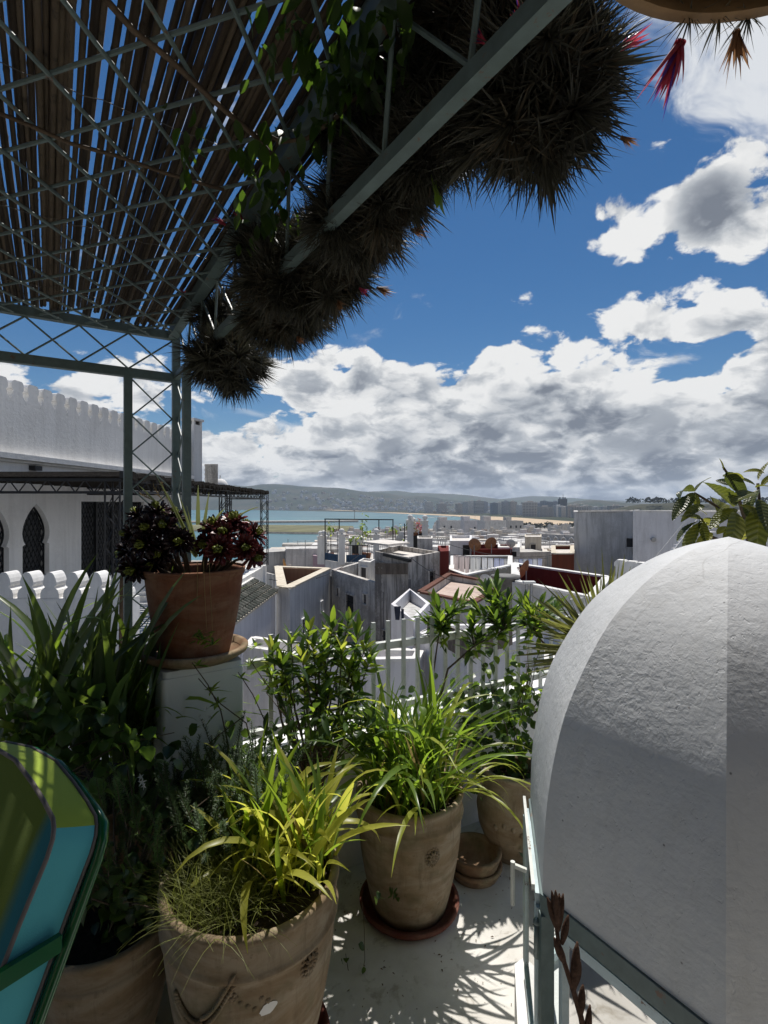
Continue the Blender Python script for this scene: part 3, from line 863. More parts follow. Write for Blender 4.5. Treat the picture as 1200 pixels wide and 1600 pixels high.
M_terra_red = terracotta('red_terracotta', (0.125, 0.046, 0.024), (0.20, 0.080, 0.042), (0.27, 0.165, 0.105), 0.5, 0.2)
M_saucer = terracotta('mossy_saucer_clay', (0.16, 0.09, 0.052), (0.25, 0.155, 0.09), (0.36, 0.29, 0.19), 0.6, 0.6)
M_redclay = terracotta('dark_red_saucer_clay', (0.09, 0.025, 0.018), (0.15, 0.045, 0.032), (0.19, 0.10, 0.075), 0.4, 0.2)
M_soil = plain('potting_soil', (0.035, 0.026, 0.018), 0.95, 0.1, 0, 0.5, 60, 0.8)
M_fleck = plain('painted_sun_fleck', (0.74, 0.73, 0.70), 0.8, 0.2, 0, 0.06, 20)

def pot(label, loc, rt, rb, h, mat, name='flower_pot', wall=0.018, ridge=0.24, curve=0.03, cat='pot', soil=0.035, rz=0.0):
    t = thing(name, label, cat, loc, None, rz)
    prof = []
    for i in range(13):
        u = i / 12; r = rb + (rt - rb) * u + curve * sin(pi * u) * (0.6)
        prof.append((r, h * u * (1 - ridge * 0.0)))
    zr = h * (1 - ridge)
    P_ = [(rb - 0.02, 0.0)] + [p for p in prof if p[1] < zr - 0.012]
    rr = lambda z: rb + (rt - rb) * (z / h) + curve * sin(pi * z / h) * 0.6
    P_ += [(rr(zr) - 0.001, zr - 0.012), (rr(zr) + 0.006, zr - 0.004), (rr(zr) + 0.008, zr + 0.004), (rr(zr) + 0.004, zr + 0.010)]
    P_ += [p for p in prof if p[1] > zr + 0.012 and p[1] < h - 0.02]
    b = MB(); b.lathe(P_ + [(rt + 0.002, h - 0.02)], 56, wob=0.004); b.build('body', mat, t, True)
    r_ = [(rt + 0.002, h - 0.020), (rt + 0.006, h - 0.010), (rt + 0.003, h - 0.001), (rt - wall * .5, h + 0.002), (rt - wall, h - 0.004), (rt - wall - 0.004, h - 0.05), (rt - wall - 0.012, h - 0.09)]
    b = MB(); b.lathe(r_, 56, wob=0.004); b.build('rim', mat, t, True)
    b = MB(); rs = rt - wall - 0.006
    b.grid(6, 24, lambda a, c: Vector((rs * a * cos(2 * pi * c), rs * a * sin(2 * pi * c), h - soil + 0.012 * mnoise.noise(Vector((a * 5 * cos(2 * pi * c), a * 5 * sin(2 * pi * c), loc[0] * 7))))))
    b.build('soil', M_soil, t, True)
    t['rt'] = rt
    return t, rr
def on_pot(t, rr, a, z, off=0.0):
    r = rr(z) + off; return Vector((r * cos(a), r * sin(a), z))
def saucer(label, loc, r, h, mat, lip=0.016, rb=None, cat='saucer', nm='saucer'):
    rb = rb or r * 0.86
    t = thing(nm, label, cat, loc)
    b = MB(); b.lathe([(0.0, 0.0), (rb, 0.0), (r - 0.004, h - lip), (r, h - lip * 0.6), (r, h - 0.004), (r - 0.006, h), (r - lip, h - 0.002), (r - lip - 0.004, h - lip), (rb - lip, 0.012), (0, 0.012)], 56, wob=0.01)
    b.build('dish', mat, t, True)
    return t

# second big pot (middle), its saucer, its emblem
p2 = Vector((0.105, 2.11, 0))
saucer('dark red saucer under the middle pot on the terrace floor', p2, 0.205, 0.04, M_redclay)
pot2, rr2 = pot('large pale terracotta pot with a round emblem, planted with green strap leaves', p2 + Vector((0, 0, 0.013)), 0.215, 0.150, 0.475, M_terra, ridge=0.17)
def emblem(t, rr, a, z, r):
    q = MB(); 
    def pt(u, v, o): return on_pot(t, rr, a + u / rr(z), z + v, o)
    # an oval wreath ring, petals and a raised disc
    for k in range(16):
        a_ = 2 * pi * k / 16; cx, cz = 0.80 * r * cos(a_), r * sin(a_)
        q.sphere(pt(cx, cz, -0.002), 0.0062, 6, 5, (1, 1, 1))
    for k in range(10):
        a_ = 2 * pi * k / 10; q.tube([pt(0.2 * r * cos(a_), .25 * r * sin(a_), .002), pt(.45 * r * cos(a_), .55 * r * sin(a_), .005), pt(.66 * r * cos(a_), .8 * r * sin(a_), .001)], [.003, .0055, .002], 5)
    q.sphere(pt(0, 0, 0.001), 0.009, 8, 6)
    return q.build('emblem', M_terra, t, True)
emblem(pot2, rr2, R(-68), 0.315, 0.034)
# weed sprouting from the pot wall
M_leafd = leafmat('dark_green_leaf', (0.040, 0.072, 0.024), (0.12, 0.20, 0.025), 0.43, 0.35, 0.5)
M_leafm = leafmat('mid_green_leaf', (0.055, 0.105, 0.025), (0.17, 0.29, 0.03), 0.48, 0.38, 0.45)
M_leafb = leafmat('bright_green_leaf', (0.11, 0.18, 0.028), (0.36, 0.50, 0.04), 0.52, 0.38, 0.45)
M_leafy = leafmat('yellow_green_leaf', (0.25, 0.28, 0.050), (0.60, 0.66, 0.08), 0.56, 0.38, 0.45)
M_strap = leafmat('strap_leaf_green', (0.080, 0.135, 0.025), (0.30, 0.45, 0.038), 0.55, 0.33, 0.5)
M_strapd = leafmat('dark_strap_leaf', (0.050, 0.080, 0.028), (0.16, 0.23, 0.03), 0.45, 0.33, 0.5)
M_straw = leafmat('dry_straw_leaf', (0.33, 0.25, 0.12), (0.40, 0.30, 0.12), 0.35, 0.6, 0.2)
M_twig = plain('grey_brown_twig', (0.095, 0.072, 0.05), 0.8, 0.2, 0, 0.3, 40, 0.3)
M_flower = leafmat('white_petal', (0.75, 0.75, 0.72), (0.6, 0.6, 0.55), 0.3, 0.5, 0.2, 0.05)

wd = thing('small_weed', 'tiny dark weed sprouting from the wall of the middle pot', 'weed', p2 + Vector((0, 0, 0.0)))
wl = [ovate(0.022, 0.008, .5, .2, 4).mesh('leaf', M_leafd, True) for _ in range(3)]
for k in range(16):
    b0 = on_pot(pot2, rr2, R(-110) + rnd(-.1, .1), 0.19 + rnd(-.02, .025), 0.003)
    inst('leaf', random.choice(wl), wd, b0, Euler((rnd(-.5, .5), rnd(-.8, .8), R(-110) + rnd(-1, 1))), rnd(.7, 1.2))

# first big pot (front left)
p1 = Vector((-0.395, 1.535, 0))
saucer('dark red saucer almost hidden under the front left pot', p1, 0.235, 0.04, M_redclay)
pot1, rr1 = pot('biggest pale terracotta pot at the front with a garland in relief and two painted flecks of sunlight', p1 + Vector((0, 0, 0.013)), 0.255, 0.175, 0.545, M_terra, ridge=0.20, wall=0.02)
# garland: a rope of overlapping leaves hung between two rosettes
q = MB()
a0, a1 = R(-128), R(-88)
for k in range(34):
    u = k / 33; a = a0 + (a1 - a0) * u; z = 0.395 - 0.085 * (1 - (2 * u - 0.75) ** 2) * (1 if u < .9 else .8)
    for s_ in (-1, 1):
        c = on_pot(pot1, rr1, a, z + s_ * 0.007, 0.002); e = on_pot(pot1, rr1, a + 0.06, z + s_ * 0.016 + (0.012 if u > .5 else -0.012), 0.004)
        q.tube([c, c.lerp(e, .5) + (c - Vector((0, 0, c.z))).normalized() * .004, e], [.004, .006, .0015], 5)
q.build('garland', M_terra, pot1, True)
q = MB(); c = on_pot(pot1, rr1, R(-87), 0.395, 0.002)
for k in range(7):
    a_ = 2 * pi * k / 7; q.sphere(on_pot(pot1, rr1, R(-87) + 0.010 * cos(a_) / .23, 0.395 + 0.010 * sin(a_), 0.0), .006, 6, 5)
q.sphere(c, .007, 8, 6)
for k in range(5):
    e = on_pot(pot1, rr1, R(-87) + (.02 + .016 * k) / .23, 0.378 - .012 * (k % 3), -.003); q.sphere(e, .0085, 6, 5)
q.build('garland_knot', M_terra, pot1, True)
emblem(pot1, rr1, R(-38), 0.40, 0.036)
for (a, z, w, h, rot) in ((R(-66), 0.345, 0.017, 0.024, 0.5), (R(-74), 0.265, 0.027, 0.024, 0.7)):  # two flecks of sunlight, painted as pale patches on the shaded front
    q = MB(); vs = [on_pot(pot1, rr1, a, z, 0.0022)]
    for k in range(18):
        t_ = 2 * pi * k / 18; rj = rnd(.85, 1.1); x, y = w * cos(t_) * rj * 1.35, h * sin(t_) * rj * .6
        x, y = x * cos(rot) - y * sin(rot), x * sin(rot) + y * cos(rot)
        vs.append(on_pot(pot1, rr1, a + x / .22, z + y, 0.0016))
    q.add(vs, [(0, 1 + k, 1 + (k + 1) % 18) for k in range(18)]); q.build('sun_fleck', M_fleck, pot1)

# third pot: half in the dark behind the chair
p3 = Vector((-0.845, 1.56, 0))
pot3, rr3 = pot('dim terracotta pot in the shade between the chair and the biggest pot', p3, 0.185, 0.125, 0.40, M_terra, ridge=0.2)
# shallow stacked bowls, far right of the middle pot
pb = at(741, 1352, 2.30); pb.z = 0
saucer('lower shallow clay bowl on the floor at the foot of the wall', pb, 0.125, 0.05, M_saucer, 0.018, 0.105, 'bowl', 'clay_bowl')
saucer('upper dark empty clay bowl stacked in the lower one beside the middle pot', pb + Vector((0, 0, 0.030)), 0.122, 0.075, M_saucer, 0.018, 0.10, 'bowl', 'clay_bowl')
# round-bellied jar at the right
pj = at(800, 1330, 2.42); pj.z = 0
tj = thing('clay_jar', 'round bellied clay jar under dark creeper beside the dome', 'jar', pj)
q = MB(); q.lathe([(0, 0.0), (0.085, 0), (0.115, .05), (0.155, .15), (0.165, .23), (0.150, .32), (0.125, .37), (0.128, .385), (0.138, .395), (0.136, .41), (0.118, .412), (0.11, .39), (0.11, .33)], 48, wob=.006); q.build('body', M_terra, tj, True)
q = MB(); q.lathe([(0, .345), (0.12, .345)], 24); q.build('soil', M_soil, tj)
for k in range(12):
    a = R(-130 + k * 14); q = MB(); zc = 0.20 + 0.02 * sin(k * 1.3)
    q.sphere((0.163 * cos(a), 0.163 * sin(a), zc), 0.010, 7, 5, (1, 1, 1.4)); q.build('relief_boss', M_terra, tj, True)

# aeonium pot on the pedestal
pa = Vector((-0.775, 2.10, 1.026))
saucer('wide lichen-spotted clay saucer on top of the white pedestal', pa, 0.212, 0.048, M_saucer, 0.024, 0.17)
pot4, rr4 = pot('red-brown terracotta pot of dark aeoniums on the white pedestal', pa + Vector((0, 0, 0.0135)), 0.192, 0.135, 0.345, M_terra_red, ridge=0.0001, wall=.014, curve=0.012)

# ================================================================== planting
def strap(L_, w, th0, curl, fold=0.35, n=9, tipfrac=0.55, base=0.7, kink=0.0, twist=0.0):
    """long arching leaf from the origin; th0 is the start angle from upright, curl the extra bend"""
    q = MB(); x = z = 0.0; vs = []; y = 0.0
    for i in range(n + 1):
        t = i / n
        th = th0 + curl * t ** 1.6 + (kink * max(0, (t - 0.6) / 0.4) if kink else 0)
        hw = 0.5 * w * (base + (1 - base) * min(1, t * 3)) * (1 if t < tipfrac else max(0.02, 1 - ((t - tipfrac) / (1 - tipfrac)) ** 1.7))
        nx, nz = -cos(th), sin(th)        # upper side
        tw = twist * t
        sy, sn = cos(tw), sin(tw)
        for s_ in (-1, 0, 1):
            f_ = fold * hw * (abs(s_))
            vs.append((x + nx * (f_ + s_ * hw * sn), y + s_ * hw * sy, z + nz * (f_ + s_ * hw * sn)))
        x += sin(th) * L_ / n; z += cos(th) * L_ / n
    fs = []
    for i in range(n):
        o = i * 3; fs += [(o, o + 1, o + 4, o + 3), (o + 1, o + 2, o + 5, o + 4)]
    return q.add(vs, fs)
def tuft(name, label, cat, loc, meshes, n, spread, sc=(0.7, 1.15), tilt=0.25, group=None, az=None, seed=1, nm='leaf'):
    random.seed(seed)
    t = thing(name, label, cat, loc, group)
    for i in range(n):
        a = rnd(0, 2 * pi) if az is None else random.gauss(az[0], az[1])
        r = spread * sqrt(random.random()); b_ = rnd(0, 2 * pi)
        me = meshes[0] if False else random.choice(meshes)
        inst(nm, me, t, (r * cos(b_), r * sin(b_), rnd(-.01, .005)), Euler((rnd(-tilt, tilt), rnd(-tilt, tilt), a)), rnd(*sc))
    return t
random.seed(31)
def straps(n, L_, w, th, curl, mat, **k):
    return [strap(L_ * rnd(.8, 1.2), w * rnd(.8, 1.2), rnd(*th), rnd(*curl), twist=rnd(-.9, .9), **k).mesh('leaf', mat, True) for _ in range(n)]

# strap plant in the middle pot
s_up = straps(7, 0.42, 0.0155, (0.05, 0.34), (0.3, 1.1), M_strap)
s_arch = straps(9, 0.44, 0.0135, (0.2, 0.6), (1.1, 2.4), M_strap)
s_lit = straps(6, 0.42, 0.014, (0.25, 0.7), (1.0, 2.3), M_leafy)
s_brown = straps(3, 0.26, 0.010, (0.05, 0.4), (0.0, 0.4), M_straw)
c2 = p2 + Vector((0, 0, 0.45))
tuft('strap_leaf_plant', 'dense clump of arching green strap leaves in the middle pot', 'plant', c2, s_up * 3 + s_arch * 2 + s_lit * 2 + s_brown, 295, 0.165, (0.7, 1.42), 0.24, seed=2)
# long pale blades spilling over its right-hand rim
sp_long = [strap(0.46 * rnd(.85, 1.1), 0.014, rnd(.7, 1.0), rnd(1.7, 2.2), .4, 12).mesh('leaf', M_leafy, True) for _ in range(4)]
tuft('spider_plant', 'long yellow-green blades spilling over the right rim of the middle pot', 'plant', c2 + Vector((0.15, -0.03, 0)), sp_long, 9, .05, (.7, 1.05), .12, az=(R(-15), .45), seed=4)
M_leafy2 = leafmat('gold_green_leaf', (0.30, 0.30, 0.055), (0.72, 0.72, 0.10), 0.58, 0.36, 0.45, 0.25)
s_br = straps(8, 0.36, 0.021, (0.15, 0.75), (0.8, 2.4), M_leafy2, base=.55)
s_br2 = straps(5, 0.36, 0.019, (0.05, 0.5), (0.4, 1.4), M_leafb, base=.55)
c1 = p1 + Vector((0.075, 0.055, 0.52))
tuft('golden_lily_plant', 'golden green broad-bladed clump in the right half of the biggest pot', 'plant', c1, s_br * 2 + s_br2 * 3 + s_brown, 230, 0.155, (.5, 1.2), .36, seed=5)
# fine grass in front
random.seed(8)
gq = MB()
for i in range(700):
    a = rnd(0, 2 * pi); r = 0.14 * sqrt(random.random()); L_ = rnd(.12, .27); lean = rnd(.1, .9); cu = rnd(.3, 1.8); x0, y0 = r * cos(a), r * sin(a); b_ = rnd(0, 2 * pi)
    p = Vector((x0, y0, 0)); th = lean * .6; vs = []
    w_ = rnd(.0009, .0016); sd = Vector((-sin(b_), cos(b_), 0))
    for k in range(6):
        t_ = k / 5; hw = w_ * (1 - t_ * .85); vs += [p - sd * hw, p + sd * hw]
        th += cu / 5; p = p + Vector((cos(b_) * sin(th), sin(b_) * sin(th), cos(th))) * (L_ / 5)
    gq.add(vs, [(2 * k, 2 * k + 1, 2 * k + 3, 2 * k + 2) for k in range(5)])
M_grass = leafmat('fine_grass', (0.15, 0.165, 0.045), (0.30, 0.34, 0.06), 0.45, 0.5, 0.3, 0.4, False)
fg = thing('fine_grass_tuft', 'tuft of hair-fine yellowish grass in the front of the biggest pot', 'grass', p1 + Vector((-0.065, -0.085, 0.515)))
tag(gq.build('blades', M_grass, fg), kind='stuff')

# rosemary-like bushes
M_rosm = leafmat('rosemary_needle', (0.045, 0.078, 0.028), (0.12, 0.19, 0.03), 0.32, 0.5, 0.35, 0.4)
M_rosl = leafmat('young_rosemary_needle', (0.065, 0.11, 0.036), (0.15, 0.25, 0.04), 0.32, 0.5, 0.35, 0.35)
def sprig(L_, nn, nl, mat, bend=.3):
    q = MB(); pts = []; th = 0.0; p = Vector((0, 0, 0))
    for k in range(9):
        pts.append(p.copy()); th += bend / 8; p = p + Vector((sin(th), 0, cos(th))) * (L_ / 8)
    q.tube(pts, [.0022 * (1 - .7 * k / 8) for k in range(9)], 5)
    q.cur = 1
    for i in range(nn):
        t_ = 0.12 + 0.88 * i / nn; k = min(int(t_ * 8), 7); c = pts[k].lerp(pts[k + 1], t_ * 8 - k)
        a = i * 2.4 + rnd(-.3, .3); e = rnd(.3, .9); d_ = Vector((cos(a) * cos(e), sin(a) * cos(e), sin(e))); l = nl * rnd(.7, 1.1) * (1 - .45 * t_ ** 3)
        sd = d_.cross(Vector((0, 0, 1))).normalized() * 0.0011
        q.add([c - sd * .6, c + sd * .6, c + d_ * l * .6 + sd, c + d_ * l * .6 - sd, c + d_ * l - Vector((0, 0, l * .1))], [(0, 1, 2, 3), (3, 2, 4)])
    return q.mesh('sprig', [M_twig, mat])
random.seed(14)
spr_d = [sprig(0.26 * rnd(.8, 1.2), 260, .021, M_rosm, rnd(0, .6)) for _ in range(4)]
spr_l = [sprig(0.16 * rnd(.8, 1.2), 170, .021, M_rosl, rnd(.1, .7)) for _ in range(4)]
t = tuft('rosemary_bush', 'dark rosemary bush behind the fine grass with upright sprigs', 'shrub', p1 + Vector((-0.13, 0.14, 0.50)), spr_d, 150, .15, (.8, 1.35), .34, seed=15, nm='sprig')
sp_t = sprig(0.36, 300, .016, M_rosm, .05)
for dx, dy, s_ in ((0.07, 0.10, 1.15), (0.05, .09, .95), (0.09, .11, .9)):
    inst('sprig', sp_t, t, (dx, dy, 0.0), Euler((rnd(-.05, .05), rnd(-.05, .05), rnd(0, 6))), s_)
t = tuft('rosemary_bush', 'sunlit rosemary sprigs leaning out of the shade above the dim pot', 'shrub', p3 + Vector((0.06, .0, .43)), spr_l, 30, .11, (.8, 1.3), .7, seed=16, nm='sprig')
for i in range(14):
    inst('sprig', random.choice(spr_l), t, at(rnd(165, 255), rnd(1270, 1380), 1.42) - t.location, Euler((rnd(-.3, .3), rnd(-.6, .4), rnd(0, 6))), rnd(.6, 1.0))
t = tuft('rosemary_bush', 'rosemary in deep shade in front of the white pedestal', 'shrub', Vector((-0.80, 1.80, .52)), spr_d, 44, .16, (.7, 1.2), .6, seed=17, nm='sprig')

# shrub builder: branching twigs with a fan of leaves at each tip
def shrub(name, label, loc, tips, leafs, per, L0, twigmat=M_twig, spread=1.0, seed=1, root=None, r0=0.006, cat='shrub', group=None, droop=0.0, sc=(.75, 1.2)):
    random.seed(seed)
    t = thing(name, label, cat, loc, group)
    root = Vector(root) if root is not None else Vector((0, 0, 0))
    for tip in tips:
        tip = Vector(tip) - Vector(loc) if True else tip
        mid = root.lerp(tip, rnd(.45, .6)) + Vector((rnd(-.04, .04), rnd(-.04, .04), rnd(-.02, .03)))
        q = MB(); q.tube([root, root.lerp(mid, .5) + Vector((rnd(-.015, .015), rnd(-.015, .015), 0)), mid, mid.lerp(tip, .55) + Vector((0, 0, .01)), tip], [r0, r0 * .85, r0 * .65, r0 * .45, r0 * .3], 6)
        q.build('branch', twigmat, t, True)
        dv = (tip - mid).normalized()
        for i in range(per // 2):
            u_ = rnd(.15, .9); p = mid.lerp(tip, u_) + Vector((rnd(-.02, .02), rnd(-.02, .02), rnd(-.02, .02)))
            inst('leaf', random.choice(leafs), t, p, Euler((rnd(-.7, .7), rnd(-.9, .9), rnd(0, 6.28))), rnd(*sc))
        for i in range(per):
            a = i * 2.4 + rnd(-.4, .4); back = (i / per) * L0
            p = tip - dv * back * rnd(.7, 1.0)
            e = R(70 - 75 * (i / per)) + rnd(-.25, .25) - droop
            loc_d = Vector((cos(a) * cos(e), sin(a) * cos(e), sin(e)))
            d_ = (aim(dv) @ loc_d)
            d_ = (d_ + Vector((0, 0, .15))).normalized()
            inst('leaf', random.choice(leafs), t, p, aim(d_, rnd(-.6, .6), 'X'), rnd(*sc))
    return t
random.seed(41)
lv_cit = [ovate(0.082 * rnd(.85, 1.15), 0.026 * rnd(.85, 1.15), rnd(.1, .7), rnd(.15, .45), 5).mesh('leaf', m_, True) for m_ in (M_leafm, M_leafb, M_leafd, M_leafb, M_leafm, M_leafy)]
tips = [at(x, y, d) for x, y, d in ((425, 1012, 2.15), (455, 1000, 2.2), (482, 985, 2.22), (505, 1005, 2.2), (520, 975, 2.3), (545, 968, 2.32), (560, 990, 2.28), (572, 1010, 2.25), (440, 1035, 2.15), (470, 1025, 2.12), (535, 1015, 2.2), (497, 1042, 2.2), (515, 1075, 2.15), (475, 1070, 2.2), (550, 1040, 2.2), (420, 1050, 2.2), (530, 995, 2.3))]
bs = at(492, 1250, 2.2)
shrub('glossy_shrub', 'glossy-leaved shrub in front of the railing left of the middle pot', bs, tips + [p_ + Vector((rnd(-.06, .06), rnd(-.06, .06), rnd(-.12, -.03))) for p_ in tips[::2]], lv_cit, 12, .10, seed=42)
lv_long = [ovate(0.10 * rnd(.8, 1.15), 0.024 * rnd(.85, 1.15), rnd(.1, .6), rnd(.15, .4), 5).mesh('leaf', m_, True) for m_ in (M_leafm, M_leafb, M_leafm, M_leafb, M_leafd)]
tips = [at(x, y, d) for x, y, d in ((660, 970, 2.6), (680, 945, 2.62), (705, 950, 2.6), (725, 940, 2.65), (745, 955, 2.6), (765, 930, 2.65), (775, 915, 2.7), (790, 945, 2.6), (800, 965, 2.55), (815, 940, 2.7), (830, 955, 2.6), (770, 965, 2.55), (735, 975, 2.55), (750, 995, 2.5), (690, 975, 2.55), (845, 945, 2.7), (870, 948, 2.75), (820, 975, 2.55), (755, 920, 2.7))]
bs = at(682, 1110, 2.6)
t = shrub('willow_leaved_shrub', 'bright shrub with long narrow leaves spreading over the railing on two bare stems', bs, [], lv_long, 0, 0)
def stemmed(t, loc, stems, r):
    for pts in stems:
        q = MB(); q.tube([Vector(p) - Vector(loc) for p in pts], [r * (1 - .55 * k / (len(pts) - 1)) for k in range(len(pts))], 7); q.build('stem', M_twig, t, True)
stemmed(t, bs, [[at(680, 1120, 2.6), at(676, 1060, 2.6), at(683, 1010, 2.6), at(690, 965, 2.62)], [at(683, 1110, 2.6), at(700, 1045, 2.58), at(740, 1010, 2.56), at(785, 985, 2.56), at(815, 960, 2.6)], [at(885, 1040, 2.6), at(845, 1000, 2.6), at(835, 985, 2.6), at(840, 960, 2.65)]], .006)
random.seed(43)
hub = [at(690, 985, 2.6), at(740, 1010, 2.56), at(785, 985, 2.56), at(835, 985, 2.6)]
for tip in tips:
    h_ = min(hub, key=lambda p: (p - tip).length); q = MB(); q.tube([h_ - bs, (h_ - bs).lerp(tip - bs, .5) + Vector((0, 0, .01)), tip - bs], [.004, .003, .0018], 6); q.build('branch', M_twig, t, True)
    dv = (tip - h_).normalized()
    for i in range(24):
        a = i * 2.4 + rnd(-.4, .4); p = tip - bs - dv * (i / 24) * .15 + Vector((rnd(-.015, .015), rnd(-.015, .015), rnd(-.015, .015)))
        e = R(70 - 75 * (i / 24)) + rnd(-.25, .25); d_ = aim(dv) @ Vector((cos(a) * cos(e), sin(a) * cos(e), sin(e)))
        inst('leaf', random.choice(lv_long), t, p, aim((d_ + Vector((0, 0, .25))).normalized(), rnd(-.6, .6), 'X'), rnd(.75, 1.2))

# creeper and small shrubs round the jar
lv_ivy = [ovate(0.042 * rnd(.8, 1.2), 0.036 * rnd(.8, 1.2), rnd(.2, .9), rnd(.05, .35), 4).mesh('leaf', m_, True) for m_ in (M_leafd, M_leafd, M_leafd, M_leafm, M_leafb)]
def mass(name, label, loc, boxes, leafs, sc=(.7, 1.3), seed=1, cat='plant', stems=6):
    random.seed(seed); t = thing(name, label, cat, loc); loc = Vector(loc)
    for (px, py, d, sx, sy, sd, n) in boxes:
        for i in range(n):
            p = at(random.gauss(px, sx), random.gauss(py, sy), d + rnd(-sd, sd)) - loc
            inst('leaf', random.choice(leafs), t, p, Euler((rnd(-.6, .6), rnd(-.2, 1.2), rnd(0, 6.28))), rnd(*sc))
        for k in range(stems):
            e = at(random.gauss(px, sx), random.gauss(py, sy), d + rnd(-sd, sd)) - loc; q = MB(); m_ = e * .5 + Vector((rnd(-.05, .05), rnd(-.05, .05), .04)); q.tube([(0, 0, 0), m_, e], [.0035, .0025, .0014], 5); q.build('stem', M_twig, t, True)
    return t
mass('dark_creeper', 'dark leafy creeper spilling over the round clay jar beside the dome', at(800, 1260, 2.45), [(800, 1150, 2.55, 36, 46, .10, 320), (812, 1225, 2.45, 26, 36, .08, 190), (825, 1300, 2.30, 12, 26, .03, 26)], lv_ivy, seed=51)
mass('shade_plant', 'dark broad-leaved plant between the middle pot and the railing', at(735, 1150, 2.75), [(745, 1085, 2.72, 42, 22, .04, 130), (720, 1135, 2.62, 40, 34, .06, 150)], lv_ivy, (.9, 1.5), seed=52)
lv_lit = [ovate(0.045, 0.038, rnd(.2, .9), rnd(.05, .35), 4).mesh('leaf', M_leafb, True) for _ in range(3)]
mass('ivy_sprays', 'sunlit ivy sprays climbing the railing near the dome', at(815, 1130, 2.72), [(805, 1040, 2.80, 26, 20, .05, 26), (835, 1085, 2.72, 26, 22, .05, 30)], lv_lit + lv_ivy[:1], seed=53)
mass('low_foliage', 'low leafy plants filling the foot of the wall behind the two big pots', at(480, 1230, 1.98), [(470, 1150, 1.98, 50, 30, .06, 150), (560, 1130, 2.05, 40, 26, .05, 110), (410, 1200, 1.95, 34, 36, .05, 100)], lv_ivy + [lv_cit[0], lv_cit[2]], (.6, 1.1), seed=54)
# spiky palm tuft beside the dome
M_palm = leafmat('olive_palm_blade', (0.125, 0.125, 0.045), (0.30, 0.31, 0.07), 0.40, 0.45, 0.4, 0.3)
random.seed(61)
pc = at(945, 1015, 2.50)
t = thing('spiky_palm', 'spiky olive palm fan sticking out from behind the dome', 'palm', pc)
bl = [strap(.44 * rnd(.85, 1.1), .020, 0, rnd(-.1, .25), .5, 5, .4, .8).mesh('leaf', M_palm, True) for _ in range(4)]
for i in range(110):
    ang = rnd(R(-105), R(35)); d_ = Vector((sin(ang), rnd(-.45, .35), cos(ang)))
    inst('leaf', random.choice(bl), t, (rnd(-.02, .02), rnd(-.04, .04), rnd(-.05, .05)), aim(d_, rnd(0, 6)), rnd(.7, 1.1))
q = MB(); q.tube([(0, 0, -pc.z + 0.01), (0, 0, 0)], [.04, .03], 9); q.build('trunk', M_twig, t, True)

# loquat-like young tree behind the dome
M_loq = Mat('ribbed_loquat_leaf')
def loq_mat():
    m = Mat('ribbed_loquat_leaf_'); oi = m.new('ShaderNodeObjectInfo')
    c = m.ramp(oi.outputs['Random'], [(0.2, (0.030, 0.045, 0.016)), (0.6, (0.07, 0.09, 0.022)), (0.95, (0.17, 0.17, 0.035))])
    tc_ = m.ramp(oi.outputs['Random'], [(0.2, (0.10, 0.13, 0.02)), (0.95, (0.46, 0.45, 0.05))])
    sp_ = m.new('ShaderNodeSeparateXYZ'); m.L.new(m.new('ShaderNodeTexCoord').outputs['Object'], sp_.inputs[0])
    ph = m.math('SUBTRACT', m.math('MULTIPLY', sp_.outputs[0], 290.0), m.math('MULTIPLY', m.math('ABSOLUTE', sp_.outputs[1]), 190.0))
    rib = m.math('ADD', m.math('MULTIPLY', m.math('SINE', ph), 0.5), 0.5)
    mid = m.ramp(m.math('ABSOLUTE', sp_.outputs[1]), [(0.0012, 1.0), (0.0030, 0.0)])
    line = m.math('MAXIMUM', m.ramp(rib, [(0.80, 0.0), (0.97, 0.6)]), mid)
    c = m.mix(line, c, (0.20, 0.21, 0.07)); tc_ = m.mix(m.math('MULTIPLY', m.ramp(rib, [(0.0, 1.0), (0.45, 0.0)]), 0.55), tc_, (0.08, 0.10, 0.015))
    m.color(c).rough(0.27, 0.6).bump(rib, 0.9, 0.004).translucent(tc_, 0.42); return m.m
M_loq = loq_mat()
random.seed(71)
lv_loq = [ovate(0.25 * rnd(.9, 1.15), 0.088 * rnd(.85, 1.15), rnd(.3, 1.4), rnd(.15, .5), 8, ribs=.0022, nrib=11).mesh('leaf', M_loq, True) for _ in range(6)]
lb_ = at(1190, 900, 2.15)
t = thing('loquat_tree', 'young tree with large ribbed leaves rising behind the dome', 'tree', lb_)
for pts in ([at(1195, 910, 2.15), at(1165, 835, 2.12), at(1118, 790, 2.1), at(1085, 770, 2.08)], [at(1180, 860, 2.12), at(1160, 800, 2.1), at(1150, 760, 2.05), at(1130, 730, 2.0)], [at(1140, 852, 2.0), at(1110, 838, 2.05), at(1095, 810, 2.05)], [at(1200, 905, 2.15), at(1188, 800, 2.2), at(1184, 755, 2.2)]):
    q = MB(); q.tube([p - lb_ for p in pts], [.009, .007, .006, .004][:len(pts)], 7); q.build('branch', M_twig, t, True)
def quad_leaf(px, py, tx, ty, d, dt=0.0, me=None, sc=1.0, roll=0.0):
    a, b_ = at(px, py, d), at(tx, ty, d + dt); d_ = (b_ - a)
    return inst('leaf', me or random.choice(lv_loq), t, a - lb_, aim(d_.normalized(), roll, 'X'), d_.length / 0.235 * sc)
